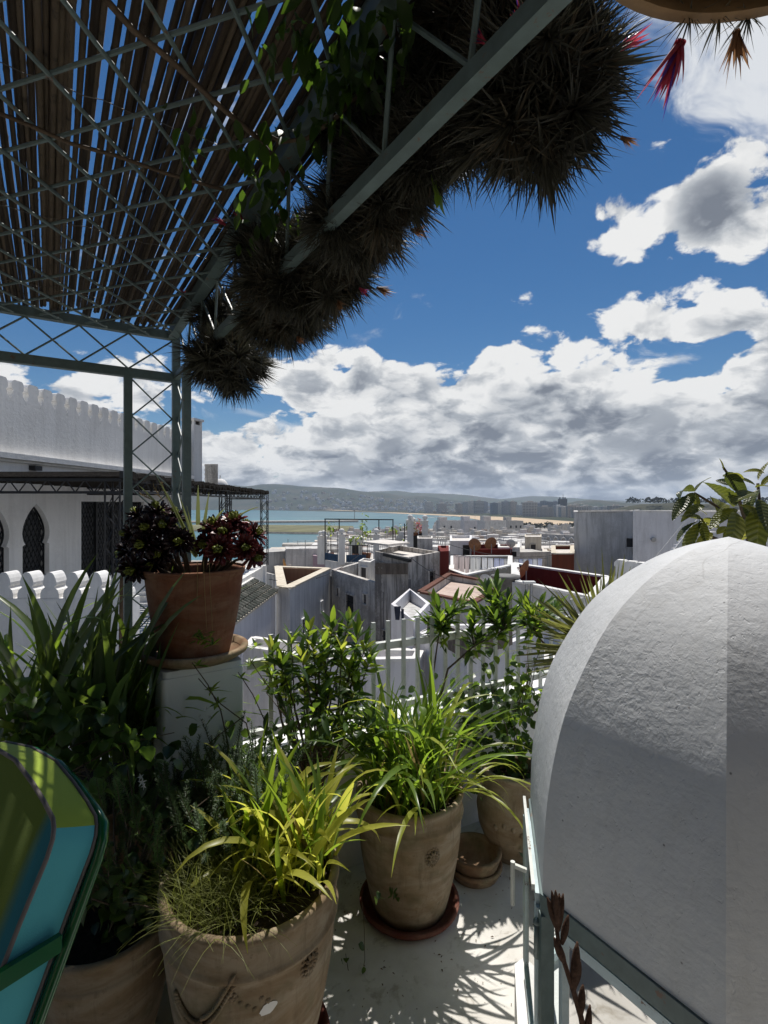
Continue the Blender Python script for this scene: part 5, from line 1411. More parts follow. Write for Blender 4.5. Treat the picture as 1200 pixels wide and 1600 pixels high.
def line_pt(p, q, t, z, off=0.0):
    p, q = Vector((p[0], p[1])), Vector((q[0], q[1])); d = (q - p).normalized(); n = Vector((d.y, -d.x))
    w = p + (q - p) * t + n * off
    return Vector((w.x, w.y, z))
def house_at(label, corners, z1, z0, wall, name='house', cat='house', roof=None, par=0.5, parw=0.18, coping=None, wins=(), group=None, top=None):
    """corners: [(px, d)...] seen from above, anticlockwise from the front left; z1 height or list of heights of the parapet; wins: (edge, t, z, w, h, kind)"""
    P_ = [Vector((xa(px, d), d)) for px, d in corners]; n = len(P_)
    ar = sum(P_[i].x * P_[(i + 1) % n].y - P_[(i + 1) % n].x * P_[i].y for i in range(n))
    zs = list(z1) if isinstance(z1, (list, tuple)) else [z1] * n
    if ar < 0: raise ValueError(label)
    c = sum(P_, Vector((0, 0))) / n
    t = thing(name, label, cat, (c.x, c.y, z0), group)
    def L_(v): return Vector((v[0] - c.x, v[1] - c.y, v[2] - z0))
    # walls with a real parapet: outer skin, top, inner skin, roof
    ins = []
    for i in range(n):
        a, b_, e = P_[i - 1], P_[i], P_[(i + 1) % n]
        d0 = (b_ - a).normalized(); d1 = (e - b_).normalized(); n0 = Vector((-d0.y, d0.x)); n1 = Vector((-d1.y, d1.x))
        k = (n0 + n1); k = k / max(k.dot(n0), .3) * parw
        ins.append(b_ + k)
    q = MB(); vs = []
    for i in range(n):
        vs += [L_((*P_[i], z0)), L_((*P_[i], zs[i])), L_((*ins[i], zs[i])), L_((*ins[i], min(zs) - par - .25))]
    fs = []
    for i in range(n):
        a, b_ = i * 4, ((i + 1) % n) * 4
        fs += [(a, b_, b_ + 1, a + 1), (a + 1, b_ + 1, b_ + 2, a + 2)] + ([] if par > .7 else [(a + 2, b_ + 2, b_ + 3, a + 3)])
    q.add(vs, fs); q.build('wall', wall, t)
    if par > .7:
        q = MB(); q.add([v_ for i in range(n) for v_ in (vs[i * 4 + 2], vs[i * 4 + 3])], [(i * 2, ((i + 1) % n) * 2, ((i + 1) % n) * 2 + 1, i * 2 + 1) for i in range(n)]); q.build('inner_wall', roof or T_roof, t)
    q = MB(); zr = min(zs) - par; q.add([L_((*(ins[i]), zr)) for i in range(n)], [tuple(range(n))]); q.build('roof', roof or T_roof, t)
    if coping:
        for i in range(n):
            a, b_ = P_[i], P_[(i + 1) % n]; q = MB(); d_ = (b_ - a).normalized(); nn = Vector((-d_.y, d_.x)) * parw * .5
            q.bar(L_((*(a + nn + d_ * .09), zs[i] + .025)), L_((*(b_ + nn - d_ * .09), zs[(i + 1) % n] + .025)), parw * 1.25, .06); q.build('coping', coping, t)
    for w in wins:
        e, tt, z, ww, hh = w[:5]; kind = w[5] if len(w) > 5 else 'pane'
        p, q_ = P_[e], P_[(e + 1) % n]; d_ = (q_ - p).normalized(); nn = Vector((d_.y, -d_.x))
        m_ = p + (q_ - p) * tt
        def W(u, zz, off): r = m_ + d_ * u + nn * off; return L_((r.x, r.y, zz))
        f = MB(); fw = max(.05, ww * .08)
        f.bar(W(-ww / 2 - fw / 2, z - hh / 2 - fw, .03), W(-ww / 2 - fw / 2, z + hh / 2 + fw, .03), .08, fw); f.bar(W(ww / 2 + fw / 2, z - hh / 2 - fw, .03), W(ww / 2 + fw / 2, z + hh / 2 + fw, .03), .08, fw)
        f.bar(W(-ww / 2, z + hh / 2 + fw / 2, .03), W(ww / 2, z + hh / 2 + fw / 2, .03), .08, fw); f.bar(W(-ww / 2 - fw, z - hh / 2 - fw / 2, .045), W(ww / 2 + fw, z - hh / 2 - fw / 2, .045), .12, fw)
        wo = f.build('window', wall, t)
        g = MB(); g.add([W(-ww / 2, z - hh / 2, .006), W(ww / 2, z - hh / 2, .006), W(ww / 2, z + hh / 2, .006), W(-ww / 2, z + hh / 2, .006)], [(0, 1, 2, 3)]); g.build('pane', T_pane if kind != 'dark' else T_dark, wo)
        if kind == 'bars':
            g = MB(); k = int(ww / .12)
            for i in range(k + 1): g.bar(W(-ww / 2 + ww * i / k, z - hh / 2, .05), W(-ww / 2 + ww * i / k, z + hh / 2, .05), .018)
            for i in range(4): g.bar(W(-ww / 2, z - hh / 2 + hh * i / 3, .05), W(ww / 2, z - hh / 2 + hh * i / 3, .05), .018)
            g.build('window_grille', T_iron, wo)
    return t

# ------------------------------------------------------------------ ground, sea, shore, hills
SEA = EYE - 50.0
def dsea(py): return 50.0 * F / (py - HZ)
def sea_mat():
    m = Mat('bay_water'); v = m.coord('World', (1, .35, 1))
    n = m.noise(v, .05, 6, .65); big = m.noise(m.coord('World', (.2, 1, 1)), .004, 4, .6)
    m.color(m.ramp(big, [(.35, (0.022, 0.105, 0.130)), (.65, (0.040, 0.160, 0.175))])).rough(.28, .35).bump(n, .6, 1.2)
    return m.m
q = MB(); q.add([(-30000, 200, SEA), (30000, 200, SEA), (30000, 12000, SEA), (-30000, 12000, SEA)], [(0, 1, 2, 3)])
tag(q.build('sea', sea_mat()), kind='structure')
def ground_z(d):
    for (d0, z0_), (d1, z1_) in zip(GZ, GZ[1:]):
        if d <= d1: return z0_ + (z1_ - z0_) * max(0, (d - d0)) / (d1 - d0)
    return GZ[-1][1]
GZ = [(2, -13.5), (12, -14), (30, -17), (80, -26), (200, -38), (430, -46.2), (700, -47.2), (1500, -47.4)]
M_ground = plain('town_ground', (0.33, 0.31, 0.28), .95, .1, 0, .35, .15, 0, 'World')
XL = [(2, -900), (30, -900), (430, -900), (436, -300), (440, 505), (560, 514), (650, 522), (820, 540), (920, 560), (1000, 640), (1080, 735), (1130, 790), (1180, 800)]
q = MB(); vs = []
for d, px in XL: vs += [(xa(px, d), d, ground_z(d)), (1.35 * d + 60, d, ground_z(d))]
q.add(vs, [(2 * i, 2 * i + 1, 2 * i + 3, 2 * i + 2) for i in range(len(XL) - 1)])
tag(q.build('town_ground', M_ground), kind='structure')
M_sand = plain('beach_sand', (0.50, 0.39, 0.27), .95, .1, 0, .12, .02, 0, 'World')
lo_ = [(400, 795.0), (500, 796.6), (620, 802.5), (713, 807), (750, 813), (783, 819), (806, 823), (867, 825), (898, 822.5), (980, 821), (1200, 820)]
up_ = [(400, 794.6), (500, 795.8), (620, 801.2), (713, 805), (760, 807), (807, 809), (840, 811), (870, 813.5), (900, 816), (980, 817), (1200, 817)]
q = MB(); vs = []
for (a, b_), (c, d_) in zip(lo_, up_): vs += [(xa(a, dsea(b_)), dsea(b_), SEA + .9), (xa(c, dsea(d_)), dsea(d_), SEA + 1.2)]
q.add(vs, [(2 * i, 2 * i + 2, 2 * i + 3, 2 * i + 1) for i in range(len(lo_) - 1)])
tag(q.build('beach', M_sand), kind='structure')
def veg(name, c1, c2, sc):
    m = Mat(name); v = m.coord('World'); n = m.noise(v, sc, 6, .7); b_ = m.noise(v, sc * .15, 4)
    m.color(m.mix(m.ramp(b_, [(.4, 0.0), (.6, .8)]), m.ramp(n, [(.4, c1), (.62, c2)]), (0.075, 0.070, 0.050))).rough(.95, .1).bump(n, .8, 6.0); return m.m
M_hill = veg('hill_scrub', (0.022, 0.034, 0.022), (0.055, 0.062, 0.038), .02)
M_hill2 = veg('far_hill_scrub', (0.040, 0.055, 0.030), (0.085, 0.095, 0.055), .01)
def hill(name, ridge, base, d0, d1, mat, rough_, back=1.25, nu=90, nv=14):
    def interp(px, tab):
        for (a, b_), (c, e) in zip(tab, tab[1:]):
            if px <= c: return b_ + (e - b_) * max(0, px - a) / (c - a)
        return tab[-1][1]
    x0, x1 = ridge[0][0], ridge[-1][0]; q = MB(); vs = []
    for i in range(nu + 1):
        px = x0 + (x1 - x0) * i / nu; zr = EYE + (HZ - interp(px, ridge)) / F * d1
        for j in range(nv + 1):
            v = j / nv
            if v <= .7: w = v / .7; d = d0 + (d1 - d0) * w; z = SEA + (zr - SEA) * (w ** 1.15)
            else: w = (v - .7) / .3; d = d1 + (d1 * back - d1) * w; z = zr + (SEA - 20 - zr) * w ** 1.5
            am = min(1, v * 3) * rough_
            z += am * mnoise.fractal(Vector((px * .02, d * .0012, 0)), 1.0, 2.0, 5) if 0 < v < 1 else -2
            vs.append((xa(px, d), d, z))
    w_ = nv + 1
    q.add(vs, [(i * w_ + j, (i + 1) * w_ + j, (i + 1) * w_ + j + 1, i * w_ + j + 1) for i in range(nu) for j in range(nv)])
    o = q.build(name, mat, None, True); tag(o, kind='structure'); return o
H1 = [(-500, 752), (100, 757), (300, 757.5), (415, 757), (445, 756), (510, 761), (550, 765), (600, 770), (660, 776), (720, 783), (780, 789)]
hill('hill', H1, 796, 4500, 5700, M_hill, 22)
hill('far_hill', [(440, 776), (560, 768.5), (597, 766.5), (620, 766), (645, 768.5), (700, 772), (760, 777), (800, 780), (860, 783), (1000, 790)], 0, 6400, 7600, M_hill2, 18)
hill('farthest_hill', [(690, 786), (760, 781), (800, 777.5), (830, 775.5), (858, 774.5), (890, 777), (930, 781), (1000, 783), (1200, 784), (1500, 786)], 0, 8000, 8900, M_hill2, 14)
hill('green_hill', [(855, 790), (900, 784), (920, 782), (937, 781.2), (960, 783), (1000, 787), (1060, 790)], 0, 3300, 4300, M_hill, 10)
hill('wooded_rise', [(955, 796), (985, 790), (1000, 787), (1020, 785), (1050, 784.5), (1090, 786), (1200, 790), (1400, 792)], 0, 1250, 1500, M_hill, 3)
# plain between beach and hills
q = MB(); q.add([(xa(380, 4600), 4600, SEA + .6), (xa(620, dsea(801.2)), dsea(801.2), SEA + 1.3), (xa(713, dsea(805)), dsea(805), SEA + 1.3), (xa(807, dsea(809)), dsea(809), SEA + 1.3), (xa(900, dsea(816)), dsea(816), SEA + 1.3), (xa(1700, dsea(817)), dsea(817), SEA + 1.3), (xa(1700, 4800), 4800, SEA + 1.3), (xa(900, 5200), 5200, SEA + 1.3)], [(0, 1, 2, 3, 4, 5, 6, 7)])
tag(q.build('coastal_plain', M_hill), kind='structure')
# breakwaters
M_mole = plain('harbour_stone', (0.20, 0.185, 0.165), .95, .1, 0, .4, .2, 0, 'World')
M_molet = plain('harbour_paving', (0.42, 0.40, 0.36), .95, .1, 0, .2, .2, 0, 'World')
def mole(name, label, near, far, h, cat='breakwater', mat=None):
    q = MB(); n = len(near); vs = []
    for (a, b_), (c, e) in zip(near, far):
        d0, d1 = dsea(b_), dsea(e)
        vs += [(xa(a, d0), d0 - 4, SEA - 1), (xa(a, d0), d0, SEA + h), (xa(c, d1), d1, SEA + h), (xa(c, d1), d1 + 4, SEA - 1)]
    t = thing(name, label, cat, (vs[0][0], vs[0][1], SEA)); o = Vector((vs[0][0], vs[0][1], SEA)); vs = [Vector(v) - o for v in vs]
    q.add(vs, [(4 * i + k, 4 * i + 4 + k, 4 * i + 5 + k, 4 * i + 1 + k) for i in range(n - 1) for k in (0, 2)] + [(0, 1, 2, 3), tuple(4 * (n - 1) + k for k in (3, 2, 1, 0))])
    q.build('stone_face', M_mole, t)
    q = MB(); q.add([v + Vector((0, 0, .12)) for i in range(n) for v in (vs[4 * i + 1], vs[4 * i + 2])], [(2 * i, 2 * i + 2, 2 * i + 3, 2 * i + 1) for i in range(n - 1)]); q.build('top', mat or M_molet, t)
mole('harbour_mole', 'long grassy harbour mole across the bay left of the roof terrace', [(300, 830), (400, 833), (460, 834.5), (505, 835), (552, 834)], [(300, 822), (400, 822), (460, 822.5), (505, 823), (552, 824)], 3.0, 'breakwater', plain('mole_scrub', (0.16, 0.155, 0.085), .95, .1, 0, .4, .03, 0, 'World'))
mole('outer_breakwater', 'thin dark outer breakwater line beyond the grassy mole', [(280, 817.6), (400, 817.2), (470, 816.8), (560, 815.6)], [(280, 816.6), (400, 816.2), (470, 815.8), (560, 814.9)], 4.5)
mole('short_pier', 'short stone pier with a light mast in the near harbour water', [(441, 853.5), (470, 854), (520, 852)], [(442, 851), (470, 850.5), (520, 849)], 2.2)
pm = thing('pier_light', 'thin light mast standing on the end of the short pier', 'beacon', at(450, 851, 640)); q = MB(); q.tube([(0, 0, -1), (0, 0, 7)], [.4, .25], 6); q.build('mast', T_iron, pm); q = MB(); q.box((0, 0, 7.4), (.9, .9, .9)); q.build('lamp', T_dishw, pm)

# ------------------------------------------------------------------ far houses, the new town
def far_mats():
    r = []
    for nm, c in (('far_house_white', (.62, .62, .61)), ('far_house_cream', (.55, .50, .42)), ('far_house_grey', (.42, .42, .43)), ('far_house_ochre', (.42, .33, .25))): r.append(plain(nm, c, .9, .1, 0, .08, .3))
    return r
FM = far_mats()
def far_house_mesh(w, dp, h, mat, storeys):
    q = MB(); q.prism([(-w / 2, -dp / 2), (w / 2, -dp / 2), (w / 2, dp / 2), (-w / 2, dp / 2)], 0, h); q.prism([(-w * .3, -dp * .1), (w * .05, -dp * .1), (w * .05, dp * .3), (-w * .3, dp * .3)], h, h + 2.4)
    q.cur = 1
    for s_ in range(storeys):
        z = h * (s_ + .35) / storeys
        for k in range(3):
            x = w * (-.33 + .33 * k); q.add([(x - w * .07, -dp / 2 - .05, z), (x + w * .07, -dp / 2 - .05, z), (x + w * .07, -dp / 2 - .05, z + h / storeys * .42), (x - w * .07, -dp / 2 - .05, z + h / storeys * .42)], [(0, 1, 2, 3)])
            y = dp * (-.33 + .33 * k); q.add([(w / 2 + .05, y - dp * .07, z), (w / 2 + .05, y + dp * .07, z), (w / 2 + .05, y + dp * .07, z + h / storeys * .42), (w / 2 + .05, y - dp * .07, z + h / storeys * .42)], [(0, 1, 2, 3)])
    return q.mesh('house', [mat, T_pane])
random.seed(200)
FH = [far_house_mesh(rnd(12, 24), rnd(10, 18), rnd(7, 14), FM[k % 4 if k % 3 else 0], 2 + k % 2) for k in range(8)]
def hill1_z(px, d):
    def interp(px, tab):
        for (a, b_), (c, e) in zip(tab, tab[1:]):
            if px <= c: return b_ + (e - b_) * max(0, px - a) / (c - a)
        return tab[-1][1]
    if d < 4500: return SEA + 1.3
    w = min(1, (d - 4500) / 1200.0); zr = EYE + (HZ - interp(px, H1)) / F * 5700
    return SEA + max(0, zr - SEA) * w ** 1.15
n = 0
while n < 290:
    px = rnd(395, 770); cl = mnoise.noise(Vector((px * .02, n * .0, 3)))
    d = 4450 + 900 * random.random() ** (1.4 if px > 480 else .8)
    if px < 470 and random.random() < .55: continue
    o = inst('hillside_house', random.choice(FH), None, (xa(px, d), d, hill1_z(px, d) - 1), (0, 0, rnd(-.6, .6)), rnd(1.3, 2.3))
    tag(o, 'tiny pale house %s of the hillside %s' % ('at the foot' if d < 4680 else 'on the lower half' if d < 4950 else 'high on the slope', 'behind the left harbour mole' if px < 500 else 'above the pergola frame' if px < 620 else 'towards the new town'), 'house', 'hillside houses across the bay'); n += 1
def NL(px, d):
    return 'low pale new town building %s %s' % ('in the front row' if d < 3000 else 'in the middle rows' if d < 3700 else 'in the rear rows', 'under the hill' if px < 640 else 'left of the apartment blocks' if px < 700 else 'among the left blocks' if px < 780 else 'among the middle blocks' if px < 840 else 'around the unfinished tower')
for i in range(220):
    px = rnd(560, 905); d = rnd(2700, 4400) if px > 640 else rnd(4000, 4450)
    if HZ + 50 * F / d > 800 + (px - 600) * .03: continue
    o = inst('seafront_house', random.choice(FH), None, (xa(px, d), d, SEA + 1), (0, 0, rnd(-.6, .6)), rnd(.8, 1.25))
    tag(o, NL(px, d), 'house', 'low buildings of the new town')
# apartment slabs behind the beach
def tower(w, dp, h, mat, style):
    q = MB(); q.prism([(-w / 2, -dp / 2), (w / 2, -dp / 2), (w / 2, dp / 2), (-w / 2, dp / 2)], 0, h); q.prism([(-w * .15, -dp * .2), (w * .2, -dp * .2), (w * .2, dp * .2), (-w * .15, dp * .2)], h, h + 3.5)
    body = q.mesh('apartment_block', mat)
    g = MB(); ns = int(h / 3.2); nb = max(3, int(w / 4.2))
    for s_ in range(ns):
        for k in range(nb):
            x = -w / 2 + w * (k + .5) / nb; z = h * (s_ + .3) / ns; a = w / nb * (.27 if style else .20)
            g.box((x, -dp / 2 - .02, z + .8), (a * 2, .16, 1.7))
        for k in range(3):
            y = -dp / 2 + dp * (k + .5) / 3; z = h * (s_ + .3) / ns; g.box((w / 2 + .02, y, z + .8), (.16, dp * .16, 1.7)); g.box((-w / 2 - .02, y, z + .8), (.16, dp * .16, 1.7))
    return body, g.mesh('windows', T_pane)
random.seed(210)
TW = [tower(w, 16, h, plain('apartment_wall', c, .9, .1, 0, .06, .2), s_) for w, h, c, s_ in ((30, 46, (.52, .47, .42), 1), (24, 52, (.58, .56, .53), 0), (34, 40, (.42, .43, .46), 1), (26, 56, (.33, .35, .38), 1), (40, 38, (.62, .59, .54), 0), (28, 44, (.70, .69, .67), 0), (46, 30, (.55, .50, .45), 1))]
BN = ['beige', 'greyish', 'blue-grey', 'dark slate', 'cream', 'white', 'tan']
BH = [46, 52, 40, 56, 38, 44, 30]
def block(k, px, d, sc=1.0):
    row = rnd(783, 789) if d > 2150 else rnd(785, 794)
    b_, w_ = TW[k]; sz = (za(row, d) - SEA - 1) / BH[k]; o = inst('apartment_block', b_, None, (xa(px, d), d, SEA + 1), (0, 0, rnd(-.25, .35)), (1.25 * sc, 1.25, sz))
    side = 'at the left end of the beach skyline' if px < 700 else 'left of the middle of the beach skyline' if px < 765 else 'in the middle of the beach skyline' if px < 830 else 'just left of the unfinished tower' if px < 876 else 'right of the unfinished tower' if px < 900 else 'peeping over the concrete wall'
    lab = '%s %s apartment block %s' % ('tall' if row < 787 else 'lower', BN[k], side)
    tag(o, lab, 'apartment block', 'apartment blocks behind the beach'); c = inst('windows', w_, o); c['kind'] = 'stuff'
for k, px, d in ((0, 717, 2750), (1, 727, 2700), (4, 737, 2800), (3, 772, 2450), (2, 790, 2400), (0, 801, 2350), (5, 813, 2300), (4, 823, 2500), (1, 833, 2350), (2, 841, 2300), (3, 850, 2250), (3, 858, 2200), (2, 867, 2250), (5, 872, 2000), (4, 884, 1950), (0, 893, 1900), (1, 899, 1950), (6, 905, 1850), (4, 915, 1900), (5, 930, 1950), (1, 945, 2000), (6, 962, 1900), (4, 978, 2000), (6, 690, 2900), (4, 670, 3000), (6, 748, 2700), (2, 757, 2900), (4, 780, 2650), (6, 828, 2050), (6, 851, 2000)):
    block(k, px, d, rnd(.85, 1.05))
# tower under construction
ct = thing('unfinished_tower', 'dark unfinished tower with a spike rising above the new town', 'tower', (xa(879, 2100), 2100, SEA))
q = MB(); q.prism([(-15, -11), (15, -11), (15, 11), (-15, 11)], 0, 72); q.build('body', plain('bare_concrete', (.10, .105, .11), .9), ct)
for k in range(14):
    q = MB(); q.box((0, 0, 6 + 4.8 * k), (31.5, 23.5, .9)); q.build('floor_slab', plain('slab', (.17, .17, .17), .9) if k == 0 else bpy.data.materials['slab'], ct)
for x in (-11, 2, 10):
    q = MB(); q.box((x, 0, 75), (4, 5, 8)); q.build('lift_head', bpy.data.materials['bare_concrete'], ct)
q = MB(); q.tube([(2, 0, 78), (2, 0, 92)], [.9, .4], 5); q.build('mast', T_iron, ct)
# seafront trees, wooded rise: far masses
M_far_tree = veg('far_tree', (0.018, 0.030, 0.014), (0.05, 0.065, 0.028), .08)
def wood(name, label, pts, h, n, seed):
    random.seed(seed); q = MB()
    for i in range(n):
        px, d, z = random.choice(pts); px += rnd(-9, 9); d += rnd(-30, 30); r = h * rnd(.5, 1.1); c = Vector((xa(px, d), d, z + r * .4))
        for k in range(14):
            a, b_ = rnd(0, 6.28), rnd(-.3, 1.5); p = c + Vector((cos(a) * cos(b_) * r, sin(a) * cos(b_) * r, sin(b_) * r)) * rnd(.6, 1.0); s_ = r * .30
            u_ = Vector((rnd(-1, 1), rnd(-1, 1), rnd(-1, 1))).normalized() * s_; v_ = Vector((rnd(-1, 1), rnd(-1, 1), rnd(-1, 1))).normalized() * s_
            q.add([p - u_, p - v_, p + u_, p + v_], [(0, 1, 2, 3)])
    tag(q.build(name, M_far_tree), label, kind='stuff')
wood('seafront_trees', 'dark trees along the seafront road', [(px, dsea(826), SEA + 1) for px in range(805, 905, 8)], 8, 90, 1)
wood('wooded_hilltop', 'dark wood on the rise behind the lavender house', [(px, 1450, EYE + (HZ - 786) / F * 1450) for px in range(985, 1200, 9)], 11, 120, 2)

# ------------------------------------------------------------------ the lower medina and the port
random.seed(220)
MED = []
M_med = [stained('medina_wall_a', (.68, .665, .64), .4, scale=.6), stained('medina_wall_b', (.55, .53, .50), .6, scale=.6), stained('medina_wall_c', (.64, .58, .50), .5, scale=.6), stained('medina_wall_d', (.60, .585, .60), .3, scale=.6), stained('medina_wall_e', (.38, .30, .26), .5, scale=.6)]
for k in range(10):
    w, dp, h = rnd(6, 11), rnd(6, 11), rnd(7, 12); mt = M_med[(0, 1, 2, 0, 3, 1, 0, 4, 2, 0)[k]]
    q = MB(); o_ = [(-w / 2, -dp / 2), (w / 2, -dp / 2), (w / 2, dp / 2), (-w / 2, dp / 2)]; i_ = [(x * .95, y * .95) for x, y in o_]; vs = []
    for (x, y), (a, b_) in zip(o_, i_): vs += [(x, y, 0), (x, y, h + .8), (a, b_, h + .8), (a, b_, h - .2)]
    fs = []
    for i in range(4):
        a, b_ = i * 4, ((i + 1) % 4) * 4; fs += [(a, b_, b_ + 1, a + 1), (a + 1, b_ + 1, b_ + 2, a + 2), (a + 2, b_ + 2, b_ + 3, a + 3)]
    q.add(vs, fs); q.prism([(-w * .4, -dp * .05), (-w * .05, -dp * .05), (-w * .05, dp * .4), (-w * .4, dp * .4)], h, h + 2.5); wall = q.mesh('wall', mt)
    q = MB(); q.add([(a, b_, h) for a, b_ in i_], [(0, 1, 2, 3)]); roof = q.mesh('roof', T_roof if k % 3 else T_pink)
    wins = []
    for s_ in range(2):
        for x in (-.28, .05, .32):
            if random.random() < .75: wins.append((x * w, h * (.45 + .30 * s_)))
    q = MB(); q.box((0, -dp / 2 - .01, 0), (.8, .12, 1.2)); wm = q.mesh('window', T_pane)
    q = MB(); q.tube([(0, 0, h), (0, 0, h + 3.4)], .03, 4); [q.tube([(-.6, 0, h + 2.6 + .35 * i), (.6, 0, h + 2.6 + .35 * i)], .02, 4) for i in range(3)]; ant = q.mesh('aerial', T_steel)
    MED.append((wall, roof, wm, wins, dp, ant, w, h))
def med_house(k, px, d, z, rz, sc, label, parts=True, group='flat-roofed houses of the lower medina'):
    wall, roof, wm, wins, dp, ant, w, h = MED[k]
    t = thing('medina_house', label, 'house', (xa(px, d), d, z), group, rz); t.scale = (sc,) * 3
    inst('wall', wall, t); inst('roof', roof, t)
    if parts:
        for (x, zz) in wins: inst('window', wm, t, (x, 0, zz))
        if random.random() < .5: inst('aerial', ant, t, (rnd(-.3, .3) * w, rnd(-.2, .3) * dp, 0))
    return t
cnt = 0
rows = [(36, 12), (44, 13), (54, 14), (66, 15), (80, 16), (96, 17), (115, 18), (138, 18), (165, 20), (200, 20), (240, 20), (290, 20), (350, 20), (420, 20)]
ROWS = {36: 884, 44: 878, 54: 872, 66: 867, 80: 862, 96: 858, 115: 853.5, 138: 849.5, 165: 845, 200: 841, 240: 837, 290: 833.5, 350: 830, 420: 827}
MC = ['whitewashed', 'greyish', 'cream', 'whitewashed', 'lavender white', 'greyish', 'whitewashed', 'brownish', 'cream', 'whitewashed']
def med_label(k, px, d):
    near = 'just behind the near roofs' if d < 60 else 'halfway down the medina' if d < 130 else 'low in the far medina' if d < 260 else 'on the edge of the port'
    side = 'under the harbour water' if px < 520 else 'below the blue-railed terrace' if px < 620 else 'above the red wall' if px < 710 else 'beyond the laundry' if px < 800 else 'left of the concrete wall' if px < 900 else 'behind the concrete wall'
    return '%s flat-roofed %shouse %s, %s' % (MC[k], 'tall ' if MED[k][7] > 9.8 else 'low ', near, side)
for d, n_ in rows:
    x0 = 440 if d < 100 else (430 if d < 300 else 470); x1 = 985
    for i in range(n_):
        px = x0 + (x1 - x0) * (i + rnd(.1, .9)) / n_; k = random.randrange(10); h = MED[k][7]
        dd = d * rnd(.93, 1.07)
        # keep roofs below the line the photograph shows for this part of the town
        sc = min(1.0, .45 + dd / 160)
        row = ROWS[d] + rnd(-1.5, 3.0)
        if px < 520: row = max(row, 879 + rnd(0, 6))
        ztop = za(row, dd); z = ztop - (h + .8) * sc
        med_house(k, px, dd, z, rnd(-.5, .7), sc, med_label(k, px, d), d < 260); cnt += 1
for i in range(70):
    px = rnd(585, 900); d = rnd(480, 980)
    if px < 640 and d > 850: continue
    k = random.randrange(10)
    med_house(k, px, d, ground_z(d) - .3, rnd(-.3, .5), rnd(1.0, 1.5), 'pale port building %s %s' % ('near the warehouses' if d < 650 else 'midway to the beach' if d < 820 else 'close to the beach', 'behind the white posts' if px < 700 else 'beyond the laundry' if px < 800 else 'left of the concrete wall'), False, 'port buildings before the beach')
for i, (px, d, k, sc, wl_) in enumerate(((700, 520, 0, 2.2, 'large white warehouse block behind the white posts'), (735, 560, 4, 2.6, 'large lavender warehouse block with a stepped roof beyond the laundry'), (768, 500, 3, 2.4, 'large white warehouse block in the middle of the port'), (800, 560, 1, 2.3, 'large grey warehouse block nearest the sand'), (650, 540, 6, 2.0, 'large white warehouse block by the conifer'))):
    med_house(k, px, d, za(816, d) - MED[k][7] * sc, .15, sc, wl_, True, 'warehouse blocks at the port')

# ------------------------------------------------------------------ the neighbour villa at the left
def wx(d): return -8.2 + .07 * d                      # its wall plane, receding
WD = Vector((.07, 1, 0)).normalized(); WN = Vector((WD.y, -WD.x, 0))       # along / outwards (to the right)
W0 = Vector((wx(4.0), 4.0, 0)); WS = sqrt(1 + .07 ** 2)
def wp(d, z, off=0.0):
    p = Vector((wx(d), d, z)) + WN * off; return p - vo_
vo_ = Vector((wx(10), 10, -3))
vi = thing('villa', 'white villa at the left with crenellated parapet, horseshoe windows and chimney', 'house', vo_)
D0, D1 = 4.0, 18.3; ZW0, ZW1 = -3.0, 3.72; ZC = 2.60
def keyhole(dc, w, zb, zt):
    hw = w / 2; zs_ = zb + (zt - zb) * .44; r = hw; pts = [(-hw * .98, zb), (hw * .98, zb), (hw * .98, zs_ - .03), (hw * .86, zs_)]
    zc = zs_ + r * .62
    for k in range(11):
        a = R(-38 + 128 * k / 10); x = r * cos(a) * (1.0 if a < R(60) else 1.0); z = zc + r * sin(a) * (1.0 if a < 0 else 1.0 + .55 * (a / (pi / 2)) ** 1.5); 
        if x > 0.01: pts.append((x, z))
    top = (0, zc + r * 1.58); right = pts[4:]
    pts += [top] + [(-x, z) for x, z in right[::-1]] + [(-hw * .86, zs_), (-hw * .98, zs_ - .03)]
    return [(dc + x, z) for x, z in pts]
holes = [keyhole(9.84, .78, .10, 1.70), keyhole(10.95, .78, .10, 1.70), keyhole(8.73, .78, .10, 1.70)]
door = [(12.4, -.2), (15.2, -.2), (15.2, 1.72), (12.4, 1.72)]
holes.append(door)
outer = [(D0, ZW0), (D1, ZW0), (D1, ZC - .05), (D0, ZC - .05)]
polys = [[Vector((a, b_, 0)) for a, b_ in pl] for pl in [outer] + holes]
tri = tessellate_polygon(polys); flat = [p for pl in polys for p in pl]
q = MB(); q.add([wp(p.x, p.y) for p in flat], [tuple(t_) for t_ in tri])
for hpl in holes:
    n_h = len(hpl); q.add([wp(a, b_) for a, b_ in hpl] + [wp(a, b_, -.22) for a, b_ in hpl], [(i, (i + 1) % n_h, n_h + (i + 1) % n_h, n_h + i) for i in range(n_h)])
me_o = q.build('facade', T_villa, vi)
q = MB(); q.prism([tuple((wp(D0, 0, -.26)).xy), tuple((wp(D1, 0, -.26)).xy), tuple((wp(D1, 0, -5)).xy), tuple((wp(D0, 0, -5)).xy)], ZW0 + 3, ZC - .06 + 3); q.build('body', T_villa, vi)
q = MB(); q.prism([tuple((wp(D0, 0, -.02)).xy), tuple((wp(D1, 0, -.02)).xy), tuple((wp(D1, 0, -4.6)).xy), tuple((wp(D0, 0, -4.6)).xy)], ZC + .065 + 3, ZW1 + 3); q.build('parapet', T_villa, vi)
q = MB(); q.bar(wp(D0, ZC + .008, .02), wp(D1, ZC + .008, .02), .30, .11); q.bar(wp(D0, ZC - .075, .0), wp(D1, ZC - .075, .0), .16, .05); q.build('cornice', T_villa, vi)
